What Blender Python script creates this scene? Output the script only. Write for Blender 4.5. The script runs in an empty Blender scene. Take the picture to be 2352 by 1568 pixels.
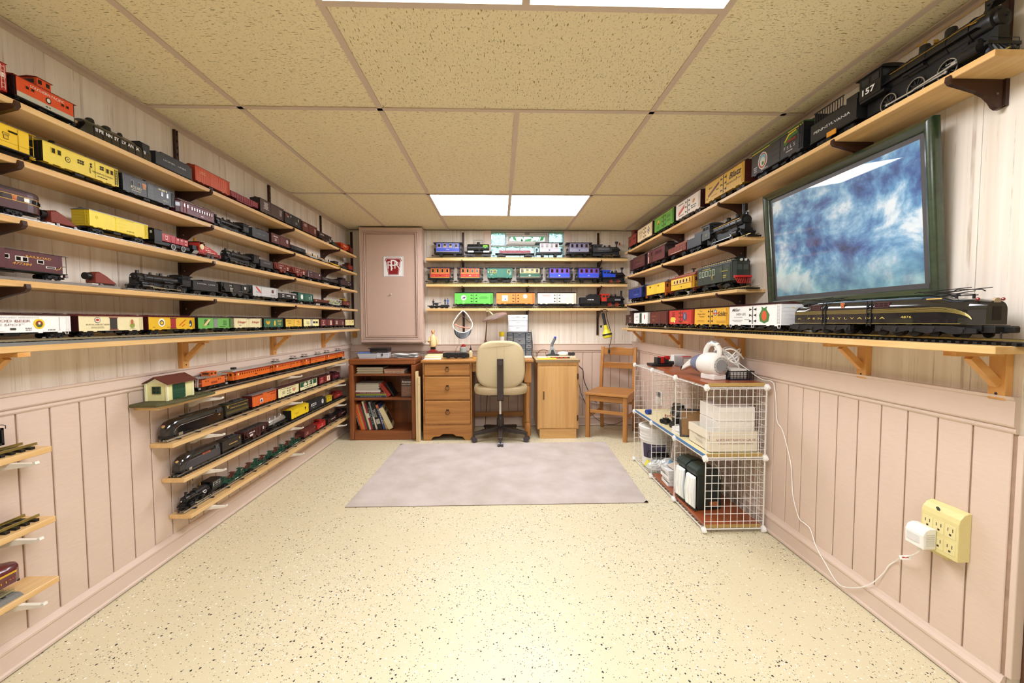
import bpy,bmesh,math,random
from mathutils import Vector,Matrix
random.seed(7)
PI=math.pi
S=bpy.context.scene
COL=S.collection
XL,XR,YB,ZC=-1.582,1.438,4.386,2.083
YR=1.083
YN=-3.2
XF=3.4
def cam_axes(yaw,pitch,roll):
    cy,sy,cp,sp=math.cos(yaw),math.sin(yaw),math.cos(pitch),math.sin(pitch)
    f=Vector((sy*cp,cy*cp,sp));r=Vector((cy,-sy,0));u=r.cross(f)
    c,s=math.cos(roll),math.sin(roll)
    return r*c+u*s,u*c-r*s,f
cd=bpy.data.cameras.new('camera');cam=bpy.data.objects.new('camera',cd);COL.objects.link(cam)
r_,u_,f_=cam_axes(0.0292,-0.0481,-0.0024)
cam.matrix_world=Matrix(((r_.x,u_.x,-f_.x,0),(r_.y,u_.y,-f_.y,0),(r_.z,u_.z,-f_.z,1.1236),(0,0,0,1)))
cd.sensor_fit='HORIZONTAL';cd.sensor_width=36;cd.lens=944.17/2352*36;cd.clip_start=0.02
S.camera=cam
w=bpy.data.worlds.new('world');S.world=w;w.use_nodes=True
bg=w.node_tree.nodes['Background'];bg.inputs[0].default_value=(0.62,0.8,1.0,1);bg.inputs[1].default_value=2.2
S.view_settings.view_transform='Standard';S.view_settings.look='None'
S.view_settings.exposure=0.64;S.view_settings.gamma=1.0;S.view_settings.use_curve_mapping=False
LAMP=13.5
def lin(c):
    if isinstance(c,str):
        c=c.lstrip('#');c=tuple(int(c[i:i+2],16)/255 for i in(0,2,4))
    return tuple((x/12.92 if x<=.04045 else((x+.055)/1.055)**2.4)for x in c)+(1.0,)
MATS={}
def P(col,rough=.5,metal=0.,spec=.5,name=None,var=0.06,scale=60,bump=0,coat=0):
    """plain painted / plastic / metal surface with a little noise in its colour and gloss"""
    key=(col,rough,metal,spec,var,scale,bump,coat)
    if key in MATS:return MATS[key]
    m=bpy.data.materials.new(name or 'surface_'+str(col).lstrip('#'));m.use_nodes=True
    nt=m.node_tree;b=nt.nodes['Principled BSDF']
    b.inputs['Metallic'].default_value=metal;b.inputs['Roughness'].default_value=rough
    b.inputs['Specular IOR Level'].default_value=spec;b.inputs['Coat Weight'].default_value=coat
    c=lin(col)
    tc=nt.nodes.new('ShaderNodeTexCoord');nz=nt.nodes.new('ShaderNodeTexNoise');nz.inputs['Scale'].default_value=scale
    nt.links.new(tc.outputs['Object'],nz.inputs['Vector'])
    mx=nt.nodes.new('ShaderNodeMix');mx.data_type='RGBA'
    mx.inputs['A'].default_value=tuple(x*(1-var)for x in c[:3])+(1,);mx.inputs['B'].default_value=tuple(min(1,x*(1+var))for x in c[:3])+(1,)
    nt.links.new(nz.outputs['Fac'],mx.inputs['Factor']);nt.links.new(mx.outputs['Result'],b.inputs['Base Color'])
    if bump:
        bp=nt.nodes.new('ShaderNodeBump');bp.inputs['Strength'].default_value=bump;bp.inputs['Distance'].default_value=.002
        nt.links.new(nz.outputs['Fac'],bp.inputs['Height']);nt.links.new(bp.outputs['Normal'],b.inputs['Normal'])
    MATS[key]=m;return m
def wood(c1,c2,axis=0,rough=.42,scale=1.,name='wood',coat=0.1,dist=4.):
    """wood grain running along the given object axis"""
    key=('w',c1,c2,axis,rough,scale,name)
    if key in MATS:return MATS[key]
    m=bpy.data.materials.new(name);m.use_nodes=True;nt=m.node_tree;b=nt.nodes['Principled BSDF']
    b.inputs['Roughness'].default_value=rough;b.inputs['Coat Weight'].default_value=coat;b.inputs['Coat Roughness'].default_value=.3
    tc=nt.nodes.new('ShaderNodeTexCoord');mp=nt.nodes.new('ShaderNodeMapping')
    sc=[22*scale]*3;sc[axis]=1.3*scale;mp.inputs['Scale'].default_value=sc
    nt.links.new(tc.outputs['Object'],mp.inputs['Vector'])
    n1=nt.nodes.new('ShaderNodeTexNoise');n1.inputs['Scale'].default_value=1.;n1.inputs['Detail'].default_value=5;n1.inputs['Distortion'].default_value=.6
    nt.links.new(mp.outputs[0],n1.inputs['Vector'])
    n2=nt.nodes.new('ShaderNodeTexNoise');n2.inputs['Scale'].default_value=dist;n2.inputs['Detail'].default_value=4
    nt.links.new(mp.outputs[0],n2.inputs['Vector'])
    ad=nt.nodes.new('ShaderNodeMath');ad.operation='MULTIPLY_ADD';ad.inputs[1].default_value=.45
    nt.links.new(n2.outputs['Fac'],ad.inputs[0]);nt.links.new(n1.outputs['Fac'],ad.inputs[2])
    rp=nt.nodes.new('ShaderNodeValToRGB');rp.color_ramp.elements[0].position=.5;rp.color_ramp.elements[1].position=.95
    rp.color_ramp.elements[0].color=lin(c1);rp.color_ramp.elements[1].color=lin(c2)
    nt.links.new(ad.outputs[0],rp.inputs['Fac']);nt.links.new(rp.outputs['Color'],b.inputs['Base Color'])
    bp=nt.nodes.new('ShaderNodeBump');bp.inputs['Strength'].default_value=.12;bp.inputs['Distance'].default_value=.001
    nt.links.new(ad.outputs[0],bp.inputs['Height']);nt.links.new(bp.outputs['Normal'],b.inputs['Normal'])
    MATS[key]=m;return m
def emis(col,s,name):
    m=bpy.data.materials.new(name);m.use_nodes=True;b=m.node_tree.nodes['Principled BSDF']
    b.inputs['Base Color'].default_value=lin(col);b.inputs['Emission Color'].default_value=lin(col);b.inputs['Emission Strength'].default_value=s
    return m
def glassy(col,rough=.05,ior=1.45,alpha=None,name='glass'):
    m=bpy.data.materials.new(name);m.use_nodes=True;b=m.node_tree.nodes['Principled BSDF']
    b.inputs['Base Color'].default_value=lin(col);b.inputs['Roughness'].default_value=rough;b.inputs['IOR'].default_value=ior
    b.inputs['Transmission Weight'].default_value=1.
    return m
def nodes(name):
    m=bpy.data.materials.new(name);m.use_nodes=True;nt=m.node_tree
    def N(t,**k):
        n=nt.nodes.new('ShaderNode'+t)
        for a,v in k.items():
            if a in n.inputs:n.inputs[a].default_value=v
            else:setattr(n,a,v)
        return n
    return m,nt,nt.nodes['Principled BSDF'],N,nt.links.new
class MB:
    def __init__(s):s.v=[];s.f=[]
    def add(s,vs,fs):
        k=len(s.v);s.v+=[tuple(p)for p in vs];s.f+=[tuple(i+k for i in f)for f in fs];return s
    def box(s,x0,x1,y0,y1,z0,z1):
        return s.add([(x0,y0,z0),(x1,y0,z0),(x1,y1,z0),(x0,y1,z0),(x0,y0,z1),(x1,y0,z1),(x1,y1,z1),(x0,y1,z1)],[(0,3,2,1),(4,5,6,7),(0,1,5,4),(1,2,6,5),(2,3,7,6),(3,0,4,7)])
    def obox(s,c,ax,ay,az):
        """box from a centre and three half-axis vectors"""
        c,ax,ay,az=Vector(c),Vector(ax),Vector(ay),Vector(az)
        return s.add([c+ax*i+ay*j+az*k for k in(-1,1)for i,j in((-1,-1),(1,-1),(1,1),(-1,1))],[(0,3,2,1),(4,5,6,7),(0,1,5,4),(1,2,6,5),(2,3,7,6),(3,0,4,7)])
    def bar(s,p,q,w,h,up=(0,0,1)):
        p,q,up=Vector(p),Vector(q),Vector(up);d=q-p;L=d.length;d.normalize();sd=d.cross(up)
        if sd.length<1e-6:sd=d.cross(Vector((1,0,0)))
        sd.normalize();u2=sd.cross(d)
        return s.obox((p+q)/2,d*L/2,sd*w/2,u2*h/2)
    def prism(s,pts,axis,a,b):
        """2-D outline extruded along an axis: x takes (y,z), y takes (x,z), z takes (x,y)"""
        n=len(pts)
        f={'x':lambda p,t:(t,p[0],p[1]),'y':lambda p,t:(p[0],t,p[1]),'z':lambda p,t:(p[0],p[1],t)}[axis]
        return s.add([f(p,a)for p in pts]+[f(p,b)for p in pts],[tuple(range(n))[::-1],tuple(range(n,2*n))]+[(i,(i+1)%n,n+(i+1)%n,n+i)for i in range(n)])
    def cyl(s,p,q,r0,r1=None,n=12):
        r1=r0 if r1 is None else r1;p,q=Vector(p),Vector(q);d=(q-p).normalized()
        a=d.cross(Vector((0,0,1)));a=a if a.length>1e-4 else Vector((1,0,0));a.normalize();b=d.cross(a)
        vs=[p+(a*math.cos(t)+b*math.sin(t))*r0 for t in(2*PI*i/n for i in range(n))]+[q+(a*math.cos(t)+b*math.sin(t))*r1 for t in(2*PI*i/n for i in range(n))]
        return s.add(vs,[tuple(range(n))[::-1],tuple(range(n,2*n))]+[(i,(i+1)%n,n+(i+1)%n,n+i)for i in range(n)])
    def lathe(s,prof,o=(0,0,0),axis='z',n=16,closed=False):
        """profile of (radius, along) turned about an axis"""
        o=Vector(o);ex={'x':((0,1,0),(0,0,1),(1,0,0)),'y':((1,0,0),(0,0,1),(0,1,0)),'z':((1,0,0),(0,1,0),(0,0,1))}[axis]
        a,b,c=map(Vector,ex);vs=[];fs=[];m=len(prof)
        for i in range(n):
            t=2*PI*i/n;d=a*math.cos(t)+b*math.sin(t)
            vs+=[o+d*r+c*h for r,h in prof]
        for i in range(n):
            j=(i+1)%n
            for k in range(m if closed else m-1):
                k2=(k+1)%m
                fs.append((i*m+k,j*m+k,j*m+k2,i*m+k2))
        if not closed:
            if prof[0][0]>1e-6:fs.append(tuple(i*m for i in range(n))[::-1])
            if prof[-1][0]>1e-6:fs.append(tuple(i*m+m-1 for i in range(n)))
        return s.add(vs,fs)
    def ball(s,c,r,n=12,m=8):
        rx,ry,rz=(r,r,r)if not isinstance(r,tuple)else r;c=Vector(c)
        k=len(s.v);s.lathe([(math.sin(PI*i/m),-math.cos(PI*i/m))for i in range(m+1)],n=n)
        for i in range(k,len(s.v)):x,y,z=s.v[i];s.v[i]=(c.x+x*rx,c.y+y*ry,c.z+z*rz)
        return s
    def tube(s,pts,r,n=6):
        pts=[Vector(p)for p in pts];m=len(pts);vs=[];fs=[];a=None
        for i,p in enumerate(pts):
            d=(pts[min(i+1,m-1)]-pts[max(i-1,0)]).normalized()
            if a is None:a=d.cross(Vector((0,0,1)));a=a if a.length>1e-3 else d.cross(Vector((1,0,0)))
            a=(a-d*a.dot(d));a=a.normalized()if a.length>1e-6 else d.orthogonal().normalized();b=d.cross(a)
            vs+=[p+(a*math.cos(2*PI*j/n)+b*math.sin(2*PI*j/n))*r for j in range(n)]
        for i in range(m-1):
            for j in range(n):k=(j+1)%n;fs.append((i*n+j,i*n+k,(i+1)*n+k,(i+1)*n+j))
        fs+=[tuple(range(n))[::-1],tuple(range((m-1)*n,m*n))]
        return s.add(vs,fs)
    def ring(s,x0,x1,y0,y1,z0,z1,t):
        """rectangular frame in the xz plane, bar width t"""
        return s.box(x0,x1,y0,y1,z0,z0+t).box(x0,x1,y0,y1,z1-t,z1).box(x0,x0+t,y0,y1,z0+t,z1-t).box(x1-t,x1,y0,y1,z0+t,z1-t)
    def disc(s,cx,cz,rx,rz,y0,y1,n=20):
        return s.prism([(cx+rx*math.cos(2*PI*i/n),cz+rz*math.sin(2*PI*i/n))for i in range(n)],'y',y0,y1)
    def xf(s,M,start=0):
        for i in range(start,len(s.v)):s.v[i]=tuple(M@Vector(s.v[i]))
        return s
    def mesh(s,name,smooth=None):
        me=bpy.data.meshes.new(name);me.from_pydata(s.v,[],s.f)
        bm=bmesh.new();bm.from_mesh(me);bmesh.ops.recalc_face_normals(bm,faces=bm.faces);bm.to_mesh(me);bm.free()
        if smooth:me.shade_smooth();me.set_sharp_from_angle(angle=smooth)
        return me
SM=.7
def obj(name,m,mat,parent=None,loc=(0,0,0),rot=None,bevel=0,smooth=None,seg=2):
    if isinstance(m,MB):m=m.mesh(name,smooth)
    if mat and not m.materials:m.materials.append(mat)
    o=bpy.data.objects.new(name,m);COL.objects.link(o);o.location=loc
    if mat and m.materials[0]!=mat:o.material_slots[0].link='OBJECT';o.material_slots[0].material=mat
    if rot:o.rotation_euler=rot
    if parent:o.parent=parent
    if bevel:
        md=o.modifiers.new('bevel','BEVEL');md.width=bevel;md.segments=seg;md.limit_method='ANGLE';md.angle_limit=.6
    return o
def tag(o,label,cat,group=None):
    o['label']=label;o['category']=cat
    if group:o['group']=group
    return o
def thing(name,label,cat,loc=(0,0,0),rz=0,group=None):
    o=bpy.data.objects.new(name,None);COL.objects.link(o);o.empty_display_size=.05;o.location=loc;o.rotation_euler=(0,0,rz)
    return tag(o,label,cat,group)
def struct(name,m,mat,parent=None,**k):
    o=obj(name,m,mat,parent,**k)
    if not parent:o['kind']='structure'
    return o
def stuff(o):o['kind']='stuff';return o
FIT=[]
def text(parent,s,x,y,z,h,mat,w=None,side=-1,shear=0,name='lettering',rot=None,space=1.,bold=0.):
    cu=bpy.data.curves.new(name,'FONT');cu.body=s;cu.size=h/.72;cu.align_x='CENTER';cu.align_y='CENTER';cu.shear=shear
    cu.resolution_u=2;cu.space_character=space;cu.offset=bold;cu.materials.append(mat)
    o=bpy.data.objects.new(name,cu);COL.objects.link(o);o.parent=parent;o.location=(x,y,z)
    o.rotation_euler=rot if rot else(PI/2,0,0 if side<0 else PI)
    if w:FIT.append((o,w))
    return o
CACHE={}
def cached(key,fn):
    if key not in CACHE:CACHE[key]=fn()
    return CACHE[key]
BLK,DGR,WHT=P('#0d0d0f',.45),P('#2a2a2c',.5),P('#efeeea',.45)
GOLD,BRASS,CHROME=P('#d8a93a',.4),P('#a8985a',.38,.9),P('#d8d8d8',.2,1.)
STEEL=P('#8e8d8a',.35,.9)
# ================================================================= ROOM SHELL
def mat_floor():
    m,nt,b,N,L=nodes('speckled_epoxy');b.inputs['Roughness'].default_value=.46;b.inputs['Coat Weight'].default_value=.08;b.inputs['Coat Roughness'].default_value=.22
    tc=N('TexCoord');cl=N('TexNoise',Scale=2.2,Detail=3.)
    L(tc.outputs['Object'],cl.inputs['Vector'])
    wp=N('TexNoise',Scale=160.,Detail=1.);L(tc.outputs['Object'],wp.inputs['Vector'])
    vm=N('VectorMath',operation='MULTIPLY_ADD');vm.inputs[1].default_value=(.006,.006,0);L(wp.outputs['Color'],vm.inputs[0]);L(tc.outputs['Object'],vm.inputs[2])
    base=N('Mix',data_type='RGBA');base.inputs['A'].default_value=lin('#d4c9a6');base.inputs['B'].default_value=lin('#ddd3b3')
    L(cl.outputs['Fac'],base.inputs['Factor']);cur=base.outputs['Result']
    for sc,thr,r0,col in((105,.50,.105,'#3a352e'),(150,.52,.16,'#8d8168'),(118,.5,.11,'#fbf8ef'),(215,.62,.12,'#241f1b'),(240,.6,.17,'#f6f1e2'),(88,.5,.06,'#19171a')):
        v=N('TexVoronoi',Scale=float(sc));v.inputs['Randomness'].default_value=1.;L(vm.outputs[0],v.inputs['Vector'])
        a=N('Math',operation='LESS_THAN');L(v.outputs['Distance'],a.inputs[0]);a.inputs[1].default_value=.33
        sx=N('SeparateColor');L(v.outputs['Color'],sx.inputs[0])
        th=N('MapRange');th.inputs['From Min'].default_value=.35;th.inputs['From Max'].default_value=.72;th.inputs['To Min'].default_value=1-r0*.2;th.inputs['To Max'].default_value=1-r0*1.1
        L(cl.outputs['Fac'],th.inputs['Value'])
        g=N('Math',operation='GREATER_THAN');L(sx.outputs[0],g.inputs[0]);L(th.outputs[0],g.inputs[1])
        k=N('Math',operation='MULTIPLY');L(a.outputs[0],k.inputs[0]);L(g.outputs[0],k.inputs[1])
        mx=N('Mix',data_type='RGBA');L(k.outputs[0],mx.inputs['Factor']);L(cur,mx.inputs['A']);mx.inputs['B'].default_value=lin(col);cur=mx.outputs['Result']
    L(cur,b.inputs['Base Color']);return m
def mat_panel(axis):
    """pale wall sheet with fine broken vertical grain lines; axis = direction along the wall"""
    m,nt,b,N,L=nodes('grained_wall_sheet_'+axis);b.inputs['Roughness'].default_value=.5
    tc=N('TexCoord');sp=N('SeparateXYZ');L(tc.outputs['Object'],sp.inputs[0])
    def tex(su,sz,det=2.,off=0.):
        mu=N('Math',operation='MULTIPLY_ADD');mu.inputs[1].default_value=su;mu.inputs[2].default_value=off;L(sp.outputs['X' if axis=='x' else 'Y'],mu.inputs[0])
        mz=N('Math',operation='MULTIPLY');mz.inputs[1].default_value=sz;L(sp.outputs['Z'],mz.inputs[0])
        c=N('CombineXYZ');L(mu.outputs[0],c.inputs[0]);L(mz.outputs[0],c.inputs[1])
        n=N('TexNoise',Scale=1.,Detail=det);L(c.outputs[0],n.inputs['Vector']);return n.outputs['Fac']
    def ramp(s,a,bb):
        r=N('MapRange');r.inputs['From Min'].default_value=a;r.inputs['From Max'].default_value=bb;L(s,r.inputs['Value']);return r.outputs[0]
    def mul(p,q):
        k=N('Math',operation='MULTIPLY');L(p,k.inputs[0])
        if isinstance(q,float):k.inputs[1].default_value=q
        else:L(q,k.inputs[1])
        return k.outputs[0]
    l1=mul(ramp(tex(75,.25),.6,.68),ramp(tex(40,7.,3.,9.),.36,.7))
    l2=mul(ramp(tex(210,.8,1.,31.),.62,.74),ramp(tex(60,22.,3.,3.),.42,.72))
    a=N('Mix',data_type='RGBA');a.inputs['A'].default_value=lin('#ece3d6');a.inputs['B'].default_value=lin('#dccfbe');L(ramp(tex(30,.8),.35,.7),a.inputs['Factor'])
    c1=N('Mix',data_type='RGBA');L(mul(l1,.85),c1.inputs['Factor']);L(a.outputs['Result'],c1.inputs['A']);c1.inputs['B'].default_value=lin('#a08a72')
    c2=N('Mix',data_type='RGBA');L(mul(l2,.6),c2.inputs['Factor']);L(c1.outputs['Result'],c2.inputs['A']);c2.inputs['B'].default_value=lin('#8d785f')
    L(c2.outputs['Result'],b.inputs['Base Color']);return m
def mat_pink(name='pink_paint',bump=.35,col='#dcc6b6',col2='#d3bcab'):
    m,nt,b,N,L=nodes(name);b.inputs['Roughness'].default_value=.42
    tc=N('TexCoord');mp=N('Mapping');mp.inputs['Scale'].default_value=(30,30,140);L(tc.outputs['Object'],mp.inputs['Vector'])
    n=N('TexNoise',Scale=1.,Detail=4.);L(mp.outputs[0],n.inputs['Vector'])
    mx=N('Mix',data_type='RGBA');mx.inputs['A'].default_value=lin(col);mx.inputs['B'].default_value=lin(col2)
    L(n.outputs['Fac'],mx.inputs['Factor']);L(mx.outputs['Result'],b.inputs['Base Color'])
    bp=N('Bump');bp.inputs['Strength'].default_value=bump;bp.inputs['Distance'].default_value=.0015;L(n.outputs['Fac'],bp.inputs['Height']);L(bp.outputs['Normal'],b.inputs['Normal'])
    return m
def mat_tile(name,sx,sy):
    m,nt,b,N,L=nodes(name);b.inputs['Roughness'].default_value=.9
    tc=N('TexCoord');mp=N('Mapping');mp.inputs['Scale'].default_value=(sx,sy,1);L(tc.outputs['Object'],mp.inputs['Vector'])
    wp=N('TexNoise',Scale=30.,Detail=2.);L(tc.outputs['Object'],wp.inputs['Vector'])
    vm=N('VectorMath',operation='MULTIPLY_ADD');vm.inputs[1].default_value=(.8,.8,0);L(wp.outputs['Color'],vm.inputs[0]);L(mp.outputs[0],vm.inputs[2])
    n1=N('TexNoise',Scale=1.,Detail=1.5);L(vm.outputs[0],n1.inputs['Vector'])
    r1=N('MapRange');r1.inputs['From Min'].default_value=.635;r1.inputs['From Max'].default_value=.70;L(n1.outputs['Fac'],r1.inputs['Value'])
    n2=N('TexNoise',Scale=190.,Detail=1.);L(tc.outputs['Object'],n2.inputs['Vector'])
    r2=N('MapRange');r2.inputs['From Min'].default_value=.6;r2.inputs['From Max'].default_value=.75;r2.inputs['To Max'].default_value=.5;L(n2.outputs['Fac'],r2.inputs['Value'])
    mx=N('Math',operation='MAXIMUM');L(r1.outputs[0],mx.inputs[0]);L(r2.outputs[0],mx.inputs[1])
    c=N('Mix',data_type='RGBA');c.inputs['A'].default_value=lin('#ebdfba');c.inputs['B'].default_value=lin('#9a8a5c');L(mx.outputs[0],c.inputs['Factor'])
    L(c.outputs['Result'],b.inputs['Base Color'])
    bp=N('Bump',invert=True);bp.inputs['Strength'].default_value=.5;bp.inputs['Distance'].default_value=.003;L(mx.outputs[0],bp.inputs['Height']);L(bp.outputs['Normal'],b.inputs['Normal'])
    return m
FLOOR=mat_floor();PANX,PANY=mat_panel('x'),mat_panel('y');PINK=mat_pink();PINKS=mat_pink('pink_trim_paint',.06,'#dcc7b8','#d6c0b0')
GROOVE=P('#a98d78',.7,name='groove_stain',var=.25,scale=40);DARKGAP=P('#241a14',.8)
TEE=P('#cdbba9',.45);TILE_A=mat_tile('fissured_tile',45,190);TILE_B=mat_tile('fissured_tile_crosswise',170,50)
BEIGE=P('#d8cbb8',.6)
struct('floor',MB().box(XL-.1,XF+.1,YN-.1,YB+.1,-.08,0),FLOOR)
def plank_wall(wall,mapf,u0,u1,ug,pitch,z0,z1,keep):
    """mapf(u0,u1,d0,d1,z0,z1) gives a box on the wall: u along it, d out of it"""
    struct('groove_backing',mapf(MB(),u0,u1,-.012,.001,z0,z1),GROOVE,wall)
    k=math.floor((u0-ug)/pitch);u=ug+k*pitch
    while u<u1:
        a,b=max(u+.0028,u0),min(u+pitch-.0028,u1)
        if b-a>.01:
            m=mapf(MB(),a,b,0,.0062,z0,z1)
            o=struct('plank',m,PINK,wall,bevel=.0018,seg=1)
        u+=pitch
def rail_profile(z0,z1):
    return[(0,z0-.004),(.008,z0-.004),(.012,z0+.002),(.012,z0+.008),(.008,z0+.011),(.016,z0+.016),(.018,z0+.02),(.018,z1-.012),(.022,z1-.008),(.024,z1),(0,z1)]
def base_profile(h):
    return[(.004,.005),(.020,.005),(.0205,.014),(.016,.020),(.015,.075),(.019,.080),(.0195,.088),(.012,.100),(.008,h),(0,h)]
def mapL(m,a,b,d0,d1,z0,z1):return m.box(XL+d0,XL+d1,a,b,z0,z1)
def mapR(m,a,b,d0,d1,z0,z1):return m.box(XR-d1,XR-d0,a,b,z0,z1)
def mapB(m,a,b,d0,d1,z0,z1):return m.box(a,b,YB-d1,YB-d0,z0,z1)
wl=struct('wall_left',MB().box(XL-.1,XL-.006,YN,YB+.1,0,ZC+.1),BEIGE)
for a,b in((-.4,.86),(.86,2.06),(2.06,3.28),(3.28,YB)):
    struct('wall_sheet',MB().box(XL-.006,XL,a+.0006,b-.0006,.8,ZC),PANY,wl)
plank_wall(wl,mapL,.35,YB,1.371,.1017,.09,.835,0)
struct('plain_panel',MB().box(XL-.006,XL,YN,-.4,.09,ZC),BEIGE,wl);struct('plain_panel',MB().box(XL-.006,XL+.002,-.4,.35,.09,.835),PINK,wl)
struct('trim_1',MB().prism([(XL+x,z)for x,z in rail_profile(.832,.898)],'y',-.4,YB),PINKS)
struct('baseboard_left',MB().prism([(XL+x,z)for x,z in base_profile(.107)],'y',YN,YB),PINKS)
wr=struct('wall_right',MB().box(XR+.006,XR+.1,YR,YB+.1,0,ZC+.1),BEIGE)
for a,b in((YR,1.21),(1.21,2.43),(2.43,3.65),(3.65,YB)):
    struct('wall_sheet',MB().box(XR,XR+.006,a+.0006,b-.0006,.8,ZC),PANY,wr)
plank_wall(wr,mapR,YR+.002,YB,1.191,.0998,.09,.815,0)
struct('trim_2',MB().prism([(XR-x,z)for x,z in rail_profile(.812,.912)],'y',YR,YB),PINKS)
struct('baseboard_right',MB().prism([(XR-x,z)for x,z in base_profile(.11)],'y',YR,YB),PINKS)
wb=struct('wall_back',MB().box(XL-.1,XR+.1,YB+.006,YB+.2,0,1.80).box(XL-.1,-.098,YB+.006,YB+.2,1.8,ZC+.1).box(.69,XR+.1,YB+.006,YB+.2,1.8,ZC+.1).box(-.098,.69,YB+.006,YB+.2,ZC-.004,ZC+.1),BEIGE)
for a,b,z0,z1 in((XL,-.62,.8,ZC),(-.62,-.16,.8,ZC),(.76,.83,.8,ZC),(.83,XR,.8,ZC),(-.16,.76,.8,1.74)):
    struct('wall_sheet',MB().box(a+.0006,b-.0006,YB,YB+.006,z0,z1),PANX,wb)
plank_wall(wb,mapB,XL,XR,.89,.1,.09,.8,0)
struct('trim_3',MB().prism([(YB-x,z)for x,z in rail_profile(.797,.887)],'x',XL,XR),PINKS)
struct('baseboard_back',MB().prism([(YB-x,z)for x,z in base_profile(.107)],'x',XL,XR),PINKS)
struct('gap_shade_strip',MB().box(XL+.001,XL+.014,.3,YB,.0005,.0055).box(XR-.014,XR-.001,YR,YB,.0005,.0055).box(XL,XR,YB-.014,YB-.001,.0005,.0055),DARKGAP)  # dark strips stand in for the shade in the gap under the baseboards
BROWNP=wood('#4a3020','#6b4a33',0,.5,name='brown_stained_board')
struct('wall_return',MB().box(XR+.004,XF,YR-.012,YR+.1,0,ZC+.1),BEIGE)
struct('trim_5',MB().box(XR+.0245,XR+.16,YR-.03,YR-.0125,0,ZC),BROWNP,bevel=.002)
struct('trim_6',MB().box(XR-.007,XR+.024,YR-.016,YR-.0005,.113,.806),PINKS,bevel=.003)
struct('wall_rear',MB().box(XL-.1,XF+.1,YN-.1,YN,0,ZC+.1),BEIGE)
struct('wall_side',MB().box(XF,XF+.1,YN,YR+.1,0,ZC+.1),BEIGE)
ce=struct('ceiling',MB().box(XL-.1,XF+.1,YN-.1,YB+.2,ZC+.1,ZC+.16),BEIGE)
GX=[-1.158,-.538,.082,.702,1.322];GY={'a':1.9225,'b':3.1625}
TZ=ZC+.004
def tile(x0,x1,y0,y1,m):struct('ceiling_tile',MB().box(x0+.004,x1-.004,y0+.004,y1-.004,TZ,TZ+.016),m,ce)
def tee(x0,x1,y0,y1):struct('grid_tee',MB().box(x0,x1,y0,y1,ZC-.001,ZC+.003),TEE,ce)
xs=[XL]+GX+[XR]
ys=[YN,-1.7975,-.5575+.0,.6825,1.9225,3.1625,YB]
light_cells=[]
for j in range(len(ys)-1):
    y0,y1=ys[j],ys[j+1]
    for i in range(len(xs)-1):
        x0,x1=xs[i],xs[i+1]
        if i in(2,3)and j in(1,3,5):continue
        tile(x0,x1,y0,y1,TILE_A)
for j in(1,3,5):
    y0=ys[j];y1=y0+.62;y2=ys[j+1]
    light_cells.append((y0,y1));tile(GX[1],GX[3],y1,y2,TILE_B);tee(GX[1]+.012,GX[3]-.012,y1-.012,y1+.012);tee(GX[2]-.012,GX[2]+.012,y0+.012,y1-.012)
for x in GX:
    if x!=GX[2]:tee(x-.012,x+.012,YN,YB)
for y in ys[1:-1]:tee(XL+.02,XR-.02,y-.0115,y+.0115)
for y0,y1 in((ys[0],ys[1]),(ys[2],ys[3]),(ys[4],ys[5])):tee(GX[2]-.012,GX[2]+.012,y0+.0116,y1-.0116)
struct('trim_7',MB().box(XL,XL+.022,YN,YB,ZC-.003,ZC+.002).box(XL,XL+.003,YN,YB,ZC-.022,ZC-.003),TEE)
struct('trim_8',MB().box(XR-.022,XR,YR,YB,ZC-.003,ZC+.002).box(XR-.003,XR,YR,YB,ZC-.022,ZC-.003),TEE)
struct('trim_9',MB().box(XL+.022,XR-.022,YB-.022,YB,ZC-.003,ZC+.002),P('#8a7a68',.6))
x=XR
while x<XF:tile(x,min(x+.62,XF),YN,YR,TILE_A);x+=.62
DIFF=emis('#f6f8ff',LAMP,'lamp_diffuser');FIXT=P('#e9e6df',.5)
def fixture(x0,x1,y0,y1,label):
    t=thing('ceiling_light',label,'light',((x0+x1)/2,(y0+y1)/2,ZC+.002),0,'square ceiling light panels');w_,d_=(x1-x0)/2-.013,(y1-y0)/2-.013
    obj('diffuser',MB().box(-w_,w_,-d_,d_,.002,.005),DIFF,t)
    obj('housing',MB().box(-w_,w_,-d_,-d_+.004,.006,.08).box(-w_,w_,d_-.004,d_,.006,.08).box(-w_,-w_+.004,-d_+.004,d_-.004,.006,.08).box(w_-.004,w_,-d_+.004,d_-.004,.006,.08).box(-w_,w_,-d_,d_,.08,.084),FIXT,t)
lab={5:('glowing white ceiling light panel near the back wall, left half of the pair','glowing white ceiling light panel near the back wall, right half of the pair'),3:('glowing white ceiling light panel at the top edge of the picture, left half','glowing white ceiling light panel at the top edge of the picture, right half'),1:('added white ceiling light panel, unseen behind the viewer, left one','added white ceiling light panel, unseen behind the viewer, right one')}  # the pair behind the viewer is unseen, added to light the room
for j,(y0,y1)in zip((1,3,5),light_cells):
    fixture(GX[1],GX[2],y0,y1,lab[j][0]);fixture(GX[2],GX[3],y0,y1,lab[j][1])
TRIMW=P('#e4d8cc',.45);WV=P('#efece6',.4);PANE=glassy('#eaf7f2',.0,1.45,name='window_pane');BLOCK=None
def mat_block():
    m,nt,b,N,L=nodes('glass_block');b.inputs['Base Color'].default_value=lin('#cfeae2');b.inputs['Roughness'].default_value=.06;b.inputs['Transmission Weight'].default_value=1.;b.inputs['IOR'].default_value=1.4
    tc=N('TexCoord');n=N('TexNoise',Scale=38.,Detail=2.);L(tc.outputs['Object'],n.inputs['Vector'])
    bp=N('Bump');bp.inputs['Strength'].default_value=.9;bp.inputs['Distance'].default_value=.02;L(n.outputs['Fac'],bp.inputs['Height']);L(bp.outputs['Normal'],b.inputs['Normal']);return m
BLOCK=mat_block()
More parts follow.
